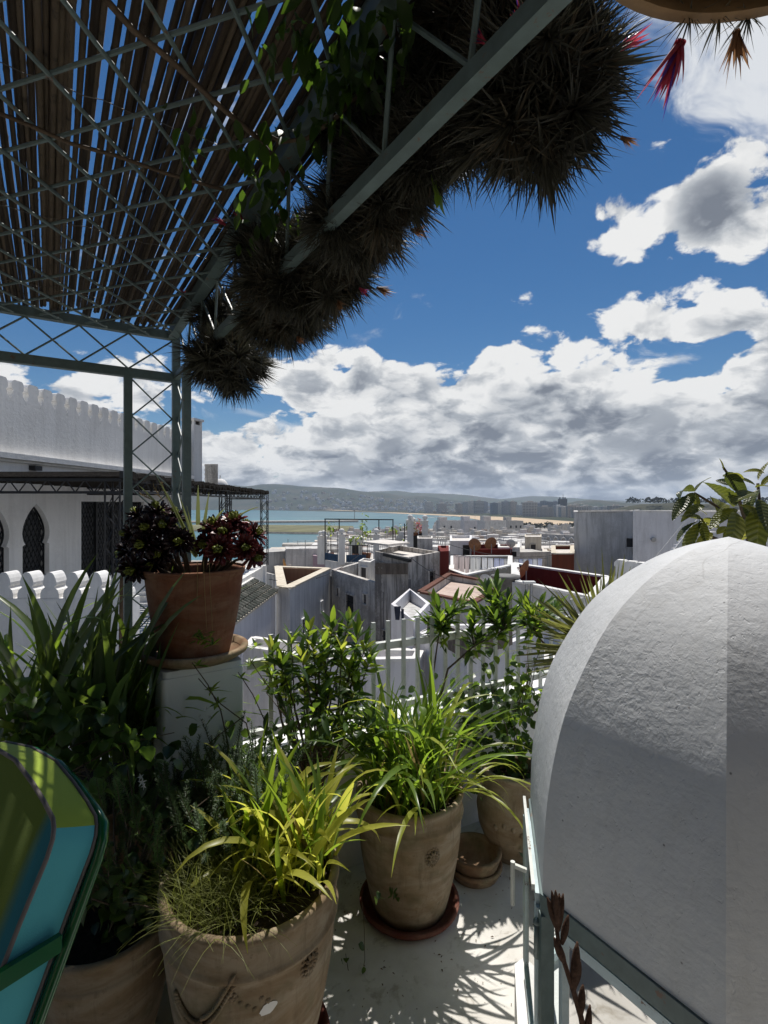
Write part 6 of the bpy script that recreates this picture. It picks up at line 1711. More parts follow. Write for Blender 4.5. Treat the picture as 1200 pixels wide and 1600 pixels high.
def inpoly(x, z, pl):
    c = False; n_ = len(pl)
    for i in range(n_):
        (a, b_), (c1_, d1_) = pl[i], pl[(i + 1) % n_]
        if (b_ > z) != (d1_ > z) and x < (c1_ - a) * (z - b_) / (d1_ - b_) + a: c = not c
    return c
for hpl in holes:
    w_o = MB(); n_h = len(hpl); w_o.add([wp(a, b_, -.20) for a, b_ in hpl], [tuple(range(n_h))]); wo = w_o.build('window' if hpl is not door else 'garden_door', T_vpane, vi)
    g = MB(); a0, a1 = min(p[0] for p in hpl), max(p[0] for p in hpl); b0, b1 = min(p[1] for p in hpl), max(p[1] for p in hpl)
    for i in range(n_h): g.bar(wp(*hpl[i], -.13), wp(*hpl[(i + 1) % n_h], -.13), .035)
    for sgn in (1, -1):
        c = -18.0
        while c < 26:
            # line: z*0.55 = sgn*(s) + c
            seg = []
            for k in range(61):
                z = b0 + (b1 - b0) * k / 60; s_ = (z * .52 - c) * sgn + (a0 + a1) / 2 * 0
                seg.append((s_, z, inpoly(s_, z, hpl)))
            st_ = None
            for k in range(61):
                if seg[k][2] and st_ is None: st_ = k
                if st_ is not None and (not seg[k][2] or k == 60):
                    if k - 1 > st_: g.bar(wp(seg[st_][0], seg[st_][1], -.13 - .01 * sgn), wp(seg[k - 1][0], seg[k - 1][1], -.13 - .01 * sgn), .016)
                    st_ = None
            c += .118 if sgn == 1 else .118
        if sgn == 1: pass
    # second family needs its own offsets
    c = 5.0
    while c < 20:
        seg = []
        for k in range(61):
            z = b0 + (b1 - b0) * k / 60; s_ = c - z * .52; seg.append((s_, z, inpoly(s_, z, hpl)))
        st_ = None
        for k in range(61):
            if seg[k][2] and st_ is None: st_ = k
            if st_ is not None and (not seg[k][2] or k == 60):
                if k - 1 > st_: g.bar(wp(seg[st_][0], seg[st_][1], -.12), wp(seg[k - 1][0], seg[k - 1][1], -.12), .016)
                st_ = None
        c += .118
    if hpl is door:
        for a in (12.42, 13.1, 13.8, 14.5, 15.18): g.bar(wp(a, b0, -.10), wp(a, b1, -.10), .07)
    g.build('window_grille', T_iron, wo)
def merlon_mesh(name, outline, th, mat):
    q = MB(); full = outline + [(-x, z) for x, z in outline[::-1] if x > 1e-6]
    n_ = len(full); q.add([(x, -th / 2, z) for x, z in full] + [(x, th / 2, z) for x, z in full], [tuple(range(n_ - 1, -1, -1)), tuple(range(n_, 2 * n_))] + [(i, (i + 1) % n_, n_ + (i + 1) % n_, n_ + i) for i in range(n_)])
    return q.mesh(name, mat)
mm = merlon_mesh('merlon', [(.205, -.01), (.205, .07), (.17, .10), (.125, .17), (.12, .24), (.15, .27), (.155, .38), (.125, .43), (.10, .45)], .30, T_villa)
d = D0 + .25
while d < D1 - .1:
    inst('merlon', mm, vi, wp(d, ZW1 + .005, -.17), (0, 0, atan2(WD.y, WD.x))); d += .415
q = MB(); q.box(wp(10.85, za(731, 10.75), .06), (.14, .22, .10)); q.build('wall_vent', T_iron, vi)
# chimney with openings, screen wall and little dome behind
cx, cd = -6.95, 18.6
q = MB(); c = Vector((cx, cd, 0)) - vo_
def cbox(mb, x, y, z0, z1, sx, sy): mb.box((c.x + x, c.y + y, (z0 + z1) / 2 - vo_.z), (sx, sy, z1 - z0), R(-18))
cbox(q, 0, 0, 2.0, 4.52, .46, .46); chm = q.build('chimney', T_villa, vi)
q = MB(); cbox(q, 0, 0, 4.521, 4.66, .30, .30); q.build('flue_core', T_dark, chm)
q = MB(); 
for sx in (-1, 1):
    for sy in (-1, 1):
        v_ = Matrix.Rotation(R(-18), 2) @ Vector((sx * .185, sy * .185)); q.box((c.x + v_.x, c.y + v_.y, 4.59 - vo_.z), (.09, .09, .138), R(-18))
q.build('chimney_pier', T_villa, chm)
q = MB(); cbox(q, 0, 0, 4.661, 4.74, .56, .56); q.build('chimney_cap', T_villa, chm)
sw = thing('brick_screen', 'pale openwork brick screen wall behind the villa chimney', 'wall', (xa(330, 20), 20, za(757, 20)))
q = MB(); q.box((0, .03, .40), (.50, .04, .80)); q.build('core', T_old, sw)
for r_ in range(9):
    for k in range(5):
        q = MB(); q.box(((k - 2 + (r_ % 2) * .25 - .12) * .10, 0, .045 + r_ * .088), (.085, .06, .074)); q.build('brick', T_old, sw)
dk = thing('small_cupola', 'small white cupola peeping out behind the brick screen', 'dome', (xa(344, 21), 21, za(760, 21))); q = MB(); q.sphere((0, 0, 0), .32, 14, 10); q.build('shell', T_villa, dk, True); q = MB(); q.tube([(0, 0, .30), (0, 0, .45)], .03, 6); q.build('finial', T_villa, dk)
# villa terrace block and crenellated garden wall
house_at('plain white retaining block below the villa terrace, right of the pedestal pot', [(600 - 800 * 8.2 / 7.6, 7.6), (600 - 800 * 4.55 / 7.6, 7.6), (600 - 800 * 4.95 / 21.6, 21.6), (600 - 800 * 6.7 / 21.6, 21.6)], -.9, -16, T_white, 'terrace_block', 'house', T_white, .02, .1)
gw = thing('crenellated_wall', 'low white garden wall with rounded merlons behind the left plants', 'wall', (-4.6, 6.7, -3))
q = MB(); q.box((0, 0, 1.72), (2.7, .22, 3.44)); q.build('wall_body', T_villa, gw)
m2 = merlon_mesh('merlon', [(.120, -.01), (.120, .05), (.105, .10), (.085, .115), (.060, .14), (.085, .165), (.088, .20), (.075, .25), (.055, .295), (.03, .325), (0, .33)], .22, T_villa)
for k in range(9): inst('merlon', m2, gw, (-1.18 + .295 * k, 0, 3.445))
# dark iron pergola of the villa
vp = thing('iron_pergola', 'black iron pergola with a dark reed roof in front of the villa', 'pergola', (-4.6, 9.0, -.9)); vpo = vp.location.copy()
ZP = 2.08
def girder(a, b_, h, n_, parent):
    a, b_ = Vector(a) - vpo, Vector(b_) - vpo; q = MB(); q.bar(a, b_, .05); q.bar(a - Vector((0, 0, h)), b_ - Vector((0, 0, h)), .045)
    for i in range(n_):
        p, r_, s_ = a.lerp(b_, i / n_), a.lerp(b_, (i + .5) / n_), a.lerp(b_, (i + 1) / n_); dn = Vector((0, 0, h)); q.tube([p, r_ - dn], .012, 5); q.tube([r_ - dn, s_], .012, 5)
    q.build('girder', T_iron, parent)
C1, C2 = (-4.6, 9.0, ZP), (-5.0, 21.6, ZP)
girder((-9.5, 8.9, ZP), C1, .22, 15, vp); girder(C1, C2, .20, 26, vp); girder((-6.7, 21.5, ZP), C2, .2, 5, vp); girder((-7.3, 12.6, ZP - .02), (-4.72, 12.8, ZP - .02), .16, 8, vp)
def column(x, y, w):
    q = MB(); b_ = Vector((x, y, -.9)) - vpo; H_ = ZP + .9 - .03
    for sx in (-.5, .5):
        for sy in (-.5, .5): q.tube([b_ + Vector((sx * w, sy * w, 0)), b_ + Vector((sx * w, sy * w, H_))], .018, 5)
    k = 0; z = 0
    while z < H_ - .3:
        for (x0, y0, x1, y1) in ((-.5, -.5, .5, -.5), (.5, -.5, .5, .5), (-.5, .5, .5, .5), (-.5, -.5, -.5, .5)):
            q.tube([b_ + Vector((x0 * w, y0 * w, z)), b_ + Vector((x1 * w, y1 * w, z + .3))] if k % 2 == 0 else [b_ + Vector((x1 * w, y1 * w, z)), b_ + Vector((x0 * w, y0 * w, z + .3))], .011, 4)
        z += .3; k += 1
    q.build('column', T_iron, vp)
column(-4.76, 9.1, .26); column(-4.86, 15.6, .24); column(-5.0, 21.4, .26); column(-6.5, 21.4, .2)
q = MB(); q.box(Vector((-4.55, 8.95, ZP + .09)) - vpo, (.10, .10, .12)); q.build('post_cap', T_iron, vp)
M_dreed = plain('dark_reed_roof', (0.030, 0.026, 0.022), .9, .1, 0, .5, 30, .8)
for k in range(64):
    y = 9.05 + 12.5 * k / 63; q = MB(); xs = -4.55 - .03 * (y - 9) + rnd(-.04, .10); q.tube([Vector((-7.35, y, ZP + .05 + rnd(0, .03))) - vpo, Vector((xs, y + rnd(-.05, .05), ZP + .05 + rnd(0, .03))) - vpo], .085, 5); q.build('reed_bundle', M_dreed, vp)
# green-tiled lean-to
lt = thing('tiled_lean_to', 'lean-to roof of dark green half-round tiles against the white block', 'roof', (-4.4, 14, -3.3)); lto = lt.location.copy()
E0, E1, T0, T1 = Vector((-4.06, 12.6, -1.57)), Vector((-3.92, 18.9, -1.57)), Vector((-4.74, 12.6, -1.12)), Vector((-4.86, 18.9, -1.12))
q = MB(); q.add([v - lto for v in (E0, E1, T1, T0)] + [v - lto - Vector((0, 0, .06)) for v in (E0, E1, T1, T0)], [(0, 1, 2, 3), (0, 4, 5, 1), (1, 5, 6, 2), (2, 6, 7, 3), (3, 7, 4, 0)]); q.build('roof_deck', T_cream, lt)
tq = []
for v in range(3):
    q = MB(); q.grid(2, 5, lambda a, b_: Vector(((b_ - .5) * .19, a * .21, .105 * sin(pi * b_) + .012 * (1 - a)))); tq.append(q.mesh('tile', T_tile, True))
sl = (T0 - E0).length; nrow = 4; nt = 24
for k in range(nt):
    for r_ in range(nrow):
        u = (k + .5) / nt; e = E0.lerp(E1, u); t_ = T0.lerp(T1, u); p = e.lerp(t_, r_ / nrow); dv = (t_ - e).normalized(); al = (E1 - E0).normalized(); nz = al.cross(-dv).normalized()
        if nz.z < 0: nz = -nz
        Mx = Matrix((tuple(al), tuple(dv), tuple(nz))).transposed(); inst('tile', random.choice(tq), lt, p - lto + nz * .004, Mx, (1, 1, 1))
q = MB(); q.bar(T0 - lto + Vector((.02, 0, .03)), T1 - lto + Vector((.02, 0, .03)), .14, .09); q.build('white_flashing', T_white, lt)
house_at('white wall with a pointed niche under the green tiled lean-to', [(600 - 800 * 4.75 / 12.7, 12.7), (600 - 800 * 4.1 / 12.7, 12.7), (600 - 800 * 3.99 / 18.8, 18.8), (600 - 800 * 4.85 / 18.8, 18.8)], -1.64, -16, T_lav, 'lean_to_house', 'house', T_white, .02, .05)

# ------------------------------------------------------------------ near houses
ZG = -17.0
hb = house_at('grey streaked house with an open tan roof well and cream copings', [(434, 18.9), (453, 18.4), (517, 24.6), (430, 25.4)], [-1.42, -1.40, -1.45, -1.45], ZG, stained('streaked_wall', (.72, .72, .72), .55, (.34, .34, .34)), 'house', 'house', T_terr, .95, .30, T_cream, [(1, .25, -3.1, .35, .55, 'bars'), (1, .70, -2.9, .30, .45), (0, .5, -3.6, .25, .5, 'dark')])
q = MB(); tw_ = [Vector((xa(436, 24.9), 24.9)), Vector((xa(512, 24.2), 24.2))]
inn = thing('roof_well_lining', 'tan boarded inner wall of the open roof well', 'wall', (tw_[0].x, tw_[0].y, -2.62))
nb = 9
for k in range(nb):
    a, b_ = tw_[0].lerp(tw_[1], k / nb), tw_[0].lerp(tw_[1], (k + .96) / nb); q = MB(); q.bar((a.x - tw_[0].x, a.y - tw_[0].y, .62), (b_.x - tw_[0].x, b_.y - tw_[0].y, .62), .04, 1.12); q.build('panel', T_tan, inn)
hc = house_at('old grey house wing with a barred window beside the streaked house', [(518, 24.4), (587, 20.6), (640, 22.5), (560, 27)], [-1.45, -1.52, -1.5, -1.4], ZG, T_old, 'house', 'house', T_grey, .5, .22, None, [(0, .48, -2.85, .75, 1.0, 'bars'), (0, .80, -2.3, .3, .4), (0, .18, -2.4, .25, .35, 'dark')])
hm = house_at('tall mouldy grey house with a sloping flat roof in the middle of the town', [(586, 20.4), (638, 18.8), (687, 20.6), (622, 23.2)], [-.22, -.30, -.26, -.20], ZG, T_dirty, 'house', 'house', T_roof, .12, .12, None, [(0, .12, -.72, .16, .16, 'dark'), (0, .22, -.72, .16, .16, 'dark'), (1, .25, -2.65, .22, .95, 'dark'), (1, .70, -1.2, .35, .45, 'bars'), (1, .62, -2.6, .40, .6), (0, .75, -2.2, .35, .5), (0, .35, -3.6, .4, .7, 'bars')])
ra = thing('roof_sheet', 'thin pale roof sheet lying over the edge of the mouldy house', 'roof', at(600, 853, 20.5))
q = MB(); q.prism([tuple((at(x, 0, d)).xy - ra.location.xy) for x, d in ((568, 21.5), (606, 20.0), (640, 21.2), (600, 23))], .02, .10); q.build('sheet', T_roof, ra)
q = MB(); q.bar(Vector(at(600, 866, 19.9)) - ra.location, Vector(at(641, 876, 18.7)) - ra.location, .14, .12); q.build('lean_beam', T_iron, ra)
# old boarded parapet on the mouldy house and the lighter upper wall
bp = thing('boarded_parapet', 'stained board screen with plants on the mouldy house', 'screen', at(586, 898, 20.2)); bo = bp.location.copy()
for k in range(9):
    a, b_ = at(587, 0, 20.22), at(637, 0, 18.7); p = a.lerp(b_, (k + .5) / 9); q = MB(); z0_, z1_ = za(897, p.y), za(880, p.y); q.box((p.x - bo.x, p.y - bo.y - .03, (z0_ + z1_) / 2 - bo.z), (.165, .04, z1_ - z0_), R(-28)); q.build('board', T_wood, bp)
# blue-railed roof terrace behind with white posts, pergola frame and plants
ht = house_at('pale terrace house with a pointed arch window under the blue roof railing', [(507, 29.5), (531, 28.2), (572, 28.2), (622, 30), (580, 36), (515, 36)], -1.55, ZG, stained('terrace_wall', (.68, .67, .655), .35), 'house', 'house', T_roof, .15, .15, None, [(0, .65, -3.2, .32, 1.6, 'dark'), (2, .5, -3.2, .25, .5)])
br = thing('blue_railing', 'blue panelled iron railing along the roof terrace', 'railing', at(507, 880, 29.4)); bro = br.location.copy()
for a, b_ in (((508, 29.4), (528, 28.3)), ((541, 28.1), (572, 28.1)), ((574, 28.1), (608, 29.4))):
    p0, p1 = at(a[0], 0, a[1]), at(b_[0], 0, b_[1]); p0.z = p1.z = -1.55
    if a[0] < 573:
        q = MB(); q.bar(p0 + Vector((0, .05, .22)) - bro, p1 + Vector((0, .05, .22)) - bro, .03, .40); q.build('panel', T_blue, br)
    q = MB(); q.bar(p0 + Vector((0, 0, .95)) - bro, p1 + Vector((0, 0, .95)) - bro, .04); q.build('rail', T_iron, br)
    nn = 10
    for k in range(nn + 1):
        p = p0.lerp(p1, k / nn); q = MB(); q.bar(p - bro, p + Vector((0, 0, .93)) - bro, .02); q.build('baluster', T_iron, br)
ptp = MB(); ptp.box((0, 0, .8), (.34, .34, 1.6)); ptp.box((0, 0, 1.63), (.42, .42, .06)); ptm = ptp.mesh('post', T_white)
ball = MB(); ball.sphere((0, 0, 1.82), .16, 10, 8); blm = ball.mesh('ball', T_white, True)
for (px, d, lab) in ((501, 30.5, 'white gate post with ball top at the left corner of the blue railing'), (506, 29.9, 'white post with ball top next to the corner gate post'), (534, 28.2, 'white post with ball top between the two blue panels'), (588, 28.3, 'white post with ball top right of the blue panels'), (641, 29.5, 'white post with ball top before the dark canopy, left one'), (646, 33, 'white post with ball top half hidden behind its neighbour'), (664, 30, 'white post with ball top right of the dark canopy')):
    t = thing('terrace_post', lab, 'post', (xa(px, d), d, za(876 if px < 600 else 852, d) - .2), 'white ball-topped posts'); inst('shaft', ptm, t); inst('ball', blm, t)
pf = thing('roof_pergola', 'thin black pergola frame over the blue-railed roof terrace', 'pergola', at(508, 880, 29.5)); pfo = pf.location.copy()
def pfb(a, b_, w=.06): q = MB(); q.bar(at(*a) - pfo, at(*b_) - pfo, w); q.build('post' if abs(a[0] - b_[0]) < 3 and a[2] == b_[2] else 'rail', T_iron, pf)
for a, b_ in (((508, 811, 29.5), (508, 890, 29.5)), ((530, 812, 31), (530, 850, 31)), ((592, 812, 30.5), (592, 858, 30.5)), ((614, 812, 29.5), (614, 852, 29.5)), ((507, 811, 29.5), (615, 812, 29.5)), ((530, 811.5, 31), (592, 812, 31)), ((508, 811, 29.5), (530, 811.5, 31)), ((614, 812, 29.5), (592, 812, 31)), ((632, 818, 30), (632, 850, 30))): pfb(a, b_)
lvb = [ovate(.22, .10, rnd(.3, .9), .2, 4).mesh('leaf', m_, True) for m_ in (M_leafd, M_leafm, M_leafb, M_leafy)]
random.seed(230)
for (px, py, d, n_, sx, sy, lab) in ((517, 826, 30.5, 40, 5, 5, 'yellowish potted shrub on the roof terrace, left'), (567, 824, 30.8, 55, 4, 8, 'pale tall bush on the roof terrace, centre'), (575, 835, 30.5, 40, 8, 4, 'low green plant behind the blue panels'), (556, 842, 30, 35, 8, 4, 'dark low plant at the blue railing'), (618, 828, 30.4, 30, 6, 5, 'yellow-green shrub right of the pergola frame')):
    c = at(px, py, d); t = thing('terrace_shrub', lab, 'shrub', c, 'shrubs on the roof terrace'); zt = -1.6 - c.z
    q = MB(); q.tube([(0, 0, zt + .3), (0, 0, 0)], .02, 5); q.build('stem', M_twig, t); q = MB(); q.lathe([(0, zt), (.14, zt), (.2, zt + .35), (.17, zt + .35), (0, zt + .3)], 12); q.build('pot', M_terra_red, t, True)
    for i in range(n_): inst('leaf', random.choice(lvb), t, (random.gauss(0, sx) / F * d, rnd(-.2, .2), random.gauss(0, sy) / F * d), Euler((rnd(-.6, .6), rnd(-.5, 1), rnd(0, 6.3))), rnd(.7, 1.3))
for px, py, lab, mt in ((640, 819, 'small dark cone-shaped conifer above the white posts', M_leafd), (649, 822, 'round reddish potted plant right of the conifer', M_straw), (659, 820, 'round rusty potted plant beside the aerial', M_bract)):
    t = thing('roof_plant', lab, 'plant', at(px, py, 32)); lf = ovate(.2, .12, .6, .2, 4).mesh('leaf', mt, True)
    q = MB(); q.lathe([(0, -.75), (.14, -.75), (.2, -.4), (0, -.4)], 10); q.build('pot', M_terra_red, t, True)
    for i in range(50):
        z = rnd(-.3, .5); r_ = (.28 * (1 - (z + .3) / .8) if 'cone' in lab else .3 * sqrt(max(0, 1 - ((z - .1) / .45) ** 2))); a = rnd(0, 6.3); inst('leaf', lf, t, (r_ * cos(a), r_ * sin(a), z), Euler((rnd(-.6, .6), rnd(-.5, 1), a)), rnd(.6, 1))
cn = thing('dark_canopy', 'dark folded canopy leaning between the white ball-topped posts', 'canopy', at(655, 852, 30)); q = MB(); q.grid(4, 6, lambda a, b_: Vector(((a - .5) * .7, .1 * sin(3 * a), (b_ - .5) * 1.3 + .25 * (a - .5)))); q.build('cloth', T_iron, cn, True)
# oxblood walls, laundry terrace
house_at('tall oxblood red wall at the right of the mouldy house', [(688, 21), (701.5, 21.2), (701, 24), (684, 24)], -.28, ZG, T_red, 'red_house', 'house', T_red, .1, .12)
house_at('dark red parapet house with a white coping below the laundry', [(702, 22.5), (727, 20.2), (800, 23), (800, 27), (705, 28)], [-1.25, -1.18, -1.12, -1.1, -1.2], ZG, T_brick if False else stained('grey_red_parapet', (.32, .30, .26), .6, (.14, .12, .10)), 'house', 'house', T_grey, .55, .18, T_white, [(1, .5, -2.0, .4, .5), (1, .8, -2.0, .4, .5, 'bars')])
q = MB()
rf = thing('red_parapet_face', 'dark red painted end of the parapet beside the rusty dish', 'wall', at(703, 905, 21.9)); ro = rf.location.copy()
a, b_ = at(702, 0, 22.38), at(727, 0, 20.08)
q.prism([(a.x - ro.x, a.y - ro.y), (b_.x - ro.x, b_.y - ro.y), (b_.x - ro.x, b_.y - ro.y + .05), (a.x - ro.x, a.y - ro.y + .05)], -2.2, -1.24 - ro.z); q.build('wall_face', T_red, rf)
# laundry: line, posts and each cloth
ll = thing('laundry_line', 'slack laundry line strung across the terrace above the grey parapet', 'clothesline', at(702, 868, 24)); lo2 = ll.location.copy()
LA, LB = at(703, 866, 24.2), at(856, 872, 27)
q = MB(); q.tube([LA.lerp(LB, k / 12) - Vector((0, 0, .10 * sin(pi * k / 12))) - lo2 for k in range(13)], .008, 4); q.build('line', T_iron, ll)
for p in (LA, LB): q = MB(); q.tube([p - lo2 + Vector((0, 0, .1)), p - lo2 - Vector((0, 0, 1.6))], .03, 6); q.build('pole', T_steel, ll)
M_cl = [leafmat('laundry_white', (.75, .75, .76), (.72, .72, .73), .5, .9, .1, .05, False), leafmat('laundry_blush', (.62, .55, .53), (.62, .52, .50), .5, .9, .1, .05, False), leafmat('laundry_blue', (.55, .58, .72), (.52, .55, .72), .5, .9, .1, .05, False), leafmat('laundry_grey', (.66, .66, .65), (.62, .62, .61), .5, .9, .1, .05, False)]
random.seed(240)
u = .03; names = ['blush sheet', 'blush sheet', 'white sheet', 'white towel', 'white shirt']; k = 0
seq = [(1, .9), (1, .9), (1, .9), (3, .85), (3, .85), (0, .85), (0, .8), (2, .8), (2, .75), (3, .7), (0, .6), (0, .6), (2, .5), (0, .75), (2, .8), (0, .8), (2, .7)]
ordw = 'first second third fourth fifth sixth seventh eighth ninth tenth eleventh twelfth thirteenth fourteenth fifteenth sixteenth seventeenth'.split()
cn_ = ['white', 'blush', 'pale blue', 'greyish']
for mi, hh in seq:
    w = rnd(.040, .052); p0, p1 = LA.lerp(LB, u), LA.lerp(LB, u + w); sg = .10 * sin(pi * (u + w / 2)); ph = rnd(0, 6)
    q = MB(); hh *= rnd(.85, 1.1)
    q.grid(5, 5, lambda a, b_: p0.lerp(p1, a) - p0 + Vector((.03 * sin(a * 9 + ph) * b_, .05 * sin(a * 7 + ph) * (0.2 + b_) - .02, -sg - .01 - hh * b_ * (1 + .06 * sin(a * 5 + ph)))))
    o = q.build('hanging_cloth', M_cl[mi], None, True, p0); tag(o, '%s cloth hanging %s from the left on the laundry line' % (cn_[mi], ordw[k]), 'laundry', 'cloths on the laundry line'); k += 1
    u += w + rnd(.003, .012)
# houses behind the laundry
house_at('dark red roof wall carrying two rusty dishes behind the laundry', [(737, 33), (800, 33), (800, 37), (737, 37)], za(858, 33), ZG, T_red, 'house', 'house', T_red, .3, .15)
house_at('cream shed with a white fascia behind the laundry', [(778, 34), (812, 34), (812, 39), (778, 39)], za(855, 34), ZG, T_white, 'house', 'house', T_roof, .15, .15, None, [(0, .5, za(866, 34), 1.0, .35, 'dark')])
house_at('pale blue-washed house with slatted porch left of the red roof wall', [(703, 34), (737, 34), (737, 40), (703, 40)], za(845, 34), ZG, T_lav, 'house', 'house', T_roof, .2, .15, None, [(0, .75, za(862, 34), .5, .9, 'dark')])
house_at('grey block house with a low pale roof right of the cream shed', [(812, 36), (868, 36), (872, 44), (812, 44)], za(862, 36), ZG, T_grey, 'house', 'house', T_roof, .2, .15)
house_at('rust red tall wall with a broken pale top left of the grey concrete wall', [(862, 27.5), (897, 27.5), (897, 33), (862, 33)], za(866, 27.5), ZG, T_brick, 'house', 'house', T_roof, .2, .2, T_cream)
# arcaded wall in the distance
aw = thing('arcaded_wall', 'long pale wall of blind arches left of the grey concrete wall', 'wall', (xa(842, 95), 95, za(862, 95))); ao = aw.location.copy()
q = MB(); q.bar((0, 0, 1.2), (9.6, -12, 1.2), .6, 4.4); q.build('wall_body', M_med[1], aw)
for k in range(10):
    u = (k + .5) / 10; c = Vector((9.6 * u, -12 * u, 0)); q = MB(); dv = Vector((9.6, -12, 0)).normalized(); nn = Vector((-12, -9.6, 0)).normalized()
    q.tube([c - dv * .62 + nn * .42 + Vector((0, 0, -1)), c - dv * .62 + nn * .42 + Vector((0, 0, 2.2)), c - dv * .35 + nn * .42 + Vector((0, 0, 2.75)), c + nn * .42 + Vector((0, 0, 2.95)), c + dv * .35 + nn * .42 + Vector((0, 0, 2.75)), c + dv * .62 + nn * .42 + Vector((0, 0, 2.2)), c + dv * .62 + nn * .42 + Vector((0, 0, -1))], .12, 6); q.build('arch', M_med[0], aw)
a2 = thing('arched_balustrade', 'grey balustrade of small arches on the house behind the white posts', 'balustrade', (xa(668, 45), 45, za(852, 45)))
for k in range(11): q = MB(); x = k * .19; q.tube([(x, 0, 0), (x, 0, .45), (x + .05, 0, .55), (x + .095, 0, .6), (x + .14, 0, .55), (x + .19, 0, .45), (x + .19, 0, 0)], .03, 5); q.build('arch', M_med[1], a2)
q = MB(); q.box((1.05, .1, -.35), (2.2, .3, .7)); q.box((1.05, .0, .68), (2.2, .3, .1)); q.build('base', M_med[2], a2)
house_at('low grey house under the arched balustrade', [(664, 45.4), (704, 45.4), (704, 52), (664, 52)], za(864, 45.4), ZG, M_med[1], 'house', 'house', T_roof, .2, .15)
# pink flat roof, small white house with dark garments, courtyard house, white parapet house
house_at('flat pinkish roof with dark terracotta copings in front of the mouldy house', [(652, 15.2), (742, 14.2), (792, 17.6), (700, 19.5)], [-.98, -1.12, -1.12, -1.0], ZG, T_grey, 'house', 'house', T_pink, .12, .16, T_terr)
house_at('narrow white house with dark garments hung on its wall', [(611, 12.6), (646, 11.6), (672, 13.2), (640, 14.6)], [-.80, -.98, -.9, -.75], ZG, T_lav, 'house', 'house', T_grey, .10, .10, None, [(0, .55, -2.0, .22, .45, 'dark'), (1, .5, -1.7, .25, .4)])
for (px, py, w, h, lab) in ((621, 958, .16, .32, 'short dark garment hung at the top of the narrow white wall'), (629, 968, .07, .5, 'long thin dark garment hung beside the short one')):
    o_ = at(px, py, 12.0); q = MB(); q.grid(3, 5, lambda a, b_: Vector(((a - .5) * w * (1 - .4 * b_), .02 * sin(a * 8), -(b_ - .5) * h))); ob = q.build('hung_garment', plain('dark_blue_cloth', (.03, .035, .055), .9), None, True, o_); tag(ob, lab, 'garment', 'garments on the narrow white wall')
house_at('white house with a barred slit window seen through the railing', [(380, 13), (520, 11.2), (655, 10.6), (662, 11.3), (520, 12.2), (395, 14)], [-2.0, -1.8, -1.6, -1.6, -1.8, -2.0], ZG, T_lav, 'house', 'house', T_white, .2, .15, T_white, [(1, .30, -2.45, .20, .42, 'dark'), (1, .05, -2.3, .1, .4, 'dark'), (0, .55, -2.7, .3, .6, 'bars')])
house_at('white corner house with weathered board screens behind the railing', [(655, 11.6), (730, 9.4), (850, 11.4), (850, 12.3), (680, 12.6)], [-1.25, -1.20, -1.15, -1.2, -1.3], ZG, T_lav, 'house', 'house', T_white, .25, .15)
ws = thing('board_screen', 'weathered dark board screen around the corner house roof', 'screen', (xa(730, 9.35), 9.35, -1.2)); wso = ws.location.copy()
for (a, b_, n_) in (((668, 11.1), (730, 9.33), 14), ((730, 9.33), (800, 10.4), 14)):
    p0, p1 = at(a[0], 0, a[1]), at(b_[0], 0, b_[1])
    for k in range(n_):
        p, r_ = p0.lerp(p1, (k + .04) / n_), p0.lerp(p1, (k + .96) / n_); p.z = r_.z = -.97 + rnd(-.01, .01); q = MB(); q.bar(p - wso, r_ - wso, .03, .46); q.build('board', T_wood, ws)
house_at('long white parapet house with an oxblood roof well, right of the water tank', [(800, 15.6), (930, 14.6), (955, 17.5), (800, 19.6)], [-.72, -1.05, -.85, -.62], ZG, stained('parapet_white', (.58, .58, .58), .35), 'house', 'house', T_red, .75, .22, T_white)
house_at('white house wall low on the right beyond the railing', [(800, 12.6), (980, 10.6), (1010, 13.5), (830, 15.4)], [-2.1, -2.0, -2.0, -2.1], ZG, T_lav, 'house', 'house', T_white, .2, .15, T_white)
# the big grey wall and the lavender house at the right
house_at('big blank grey concrete wall with rain streaks at the right', [(897, 30), (989, 29), (1000, 36), (897, 37)], [za(801, 30), za(800, 29), za(800, 29), za(801, 30)], ZG, stained('streaked_concrete', (.62, .615, .60), .7, (.27, .265, .25)), 'house', 'house', T_roof, .4, .2, T_grey, [(0, .95, za(848, 29), .4, .5, 'dark')])
lh = house_at('lavender white house with an outside stair at the far right', [(989, 25.5), (1100, 24.5), (1290, 30), (1250, 36), (995, 34)], [za(799, 25.5), za(801, 24.5), za(800, 30), za(800, 30), za(800, 30)], ZG, T_lav, 'house', 'house', T_roof, .3, .2, T_white)
vw = thing('round_vent', 'round grey vent grille on the lavender house', 'vent', at(1022, 843, 25.1)); q = MB(); q.tube([(0, -.02, 0), (0, .12, 0)], .11, 14); q.build('grille', T_grey, vw)
sr = thing('outside_stair', 'white outside stair climbing along the lavender house behind the loquat', 'stairs', at(1050, 893, 21)); so = sr.location.copy()
for k in range(12):
    p, r_ = at(1045 + 4.2 * k, 893 - 5.6 * k, 21 - .05 * k), at(1076 + 4.2 * k, 893 - 5.6 * k, 21 - .05 * k); q = MB(); q.prism([(p.x - so.x, p.y - so.y), (r_.x - so.x, r_.y - so.y), (r_.x - so.x, r_.y - so.y + 1.0), (p.x - so.x, p.y - so.y + 1.0)], -5, p.z - so.z); q.build('step', T_lav if k % 2 else T_white, sr)
q = MB(); q.bar(at(1043, 884, 20.9) - so, at(1098, 812, 20.4) - so, .10, .35); q.build('balustrade', T_white, sr)
m3 = merlon_mesh('merlon', [(.17, -.01), (.17, .12), (.13, .17), (.13, .40), (.17, .44), (.17, .52), (.10, .60)], .25, T_white)
w3 = thing('merlon_parapet', 'white parapet of blocky merlons below the lavender house', 'wall', at(962, 905, 14)); w3o = w3.location.copy()
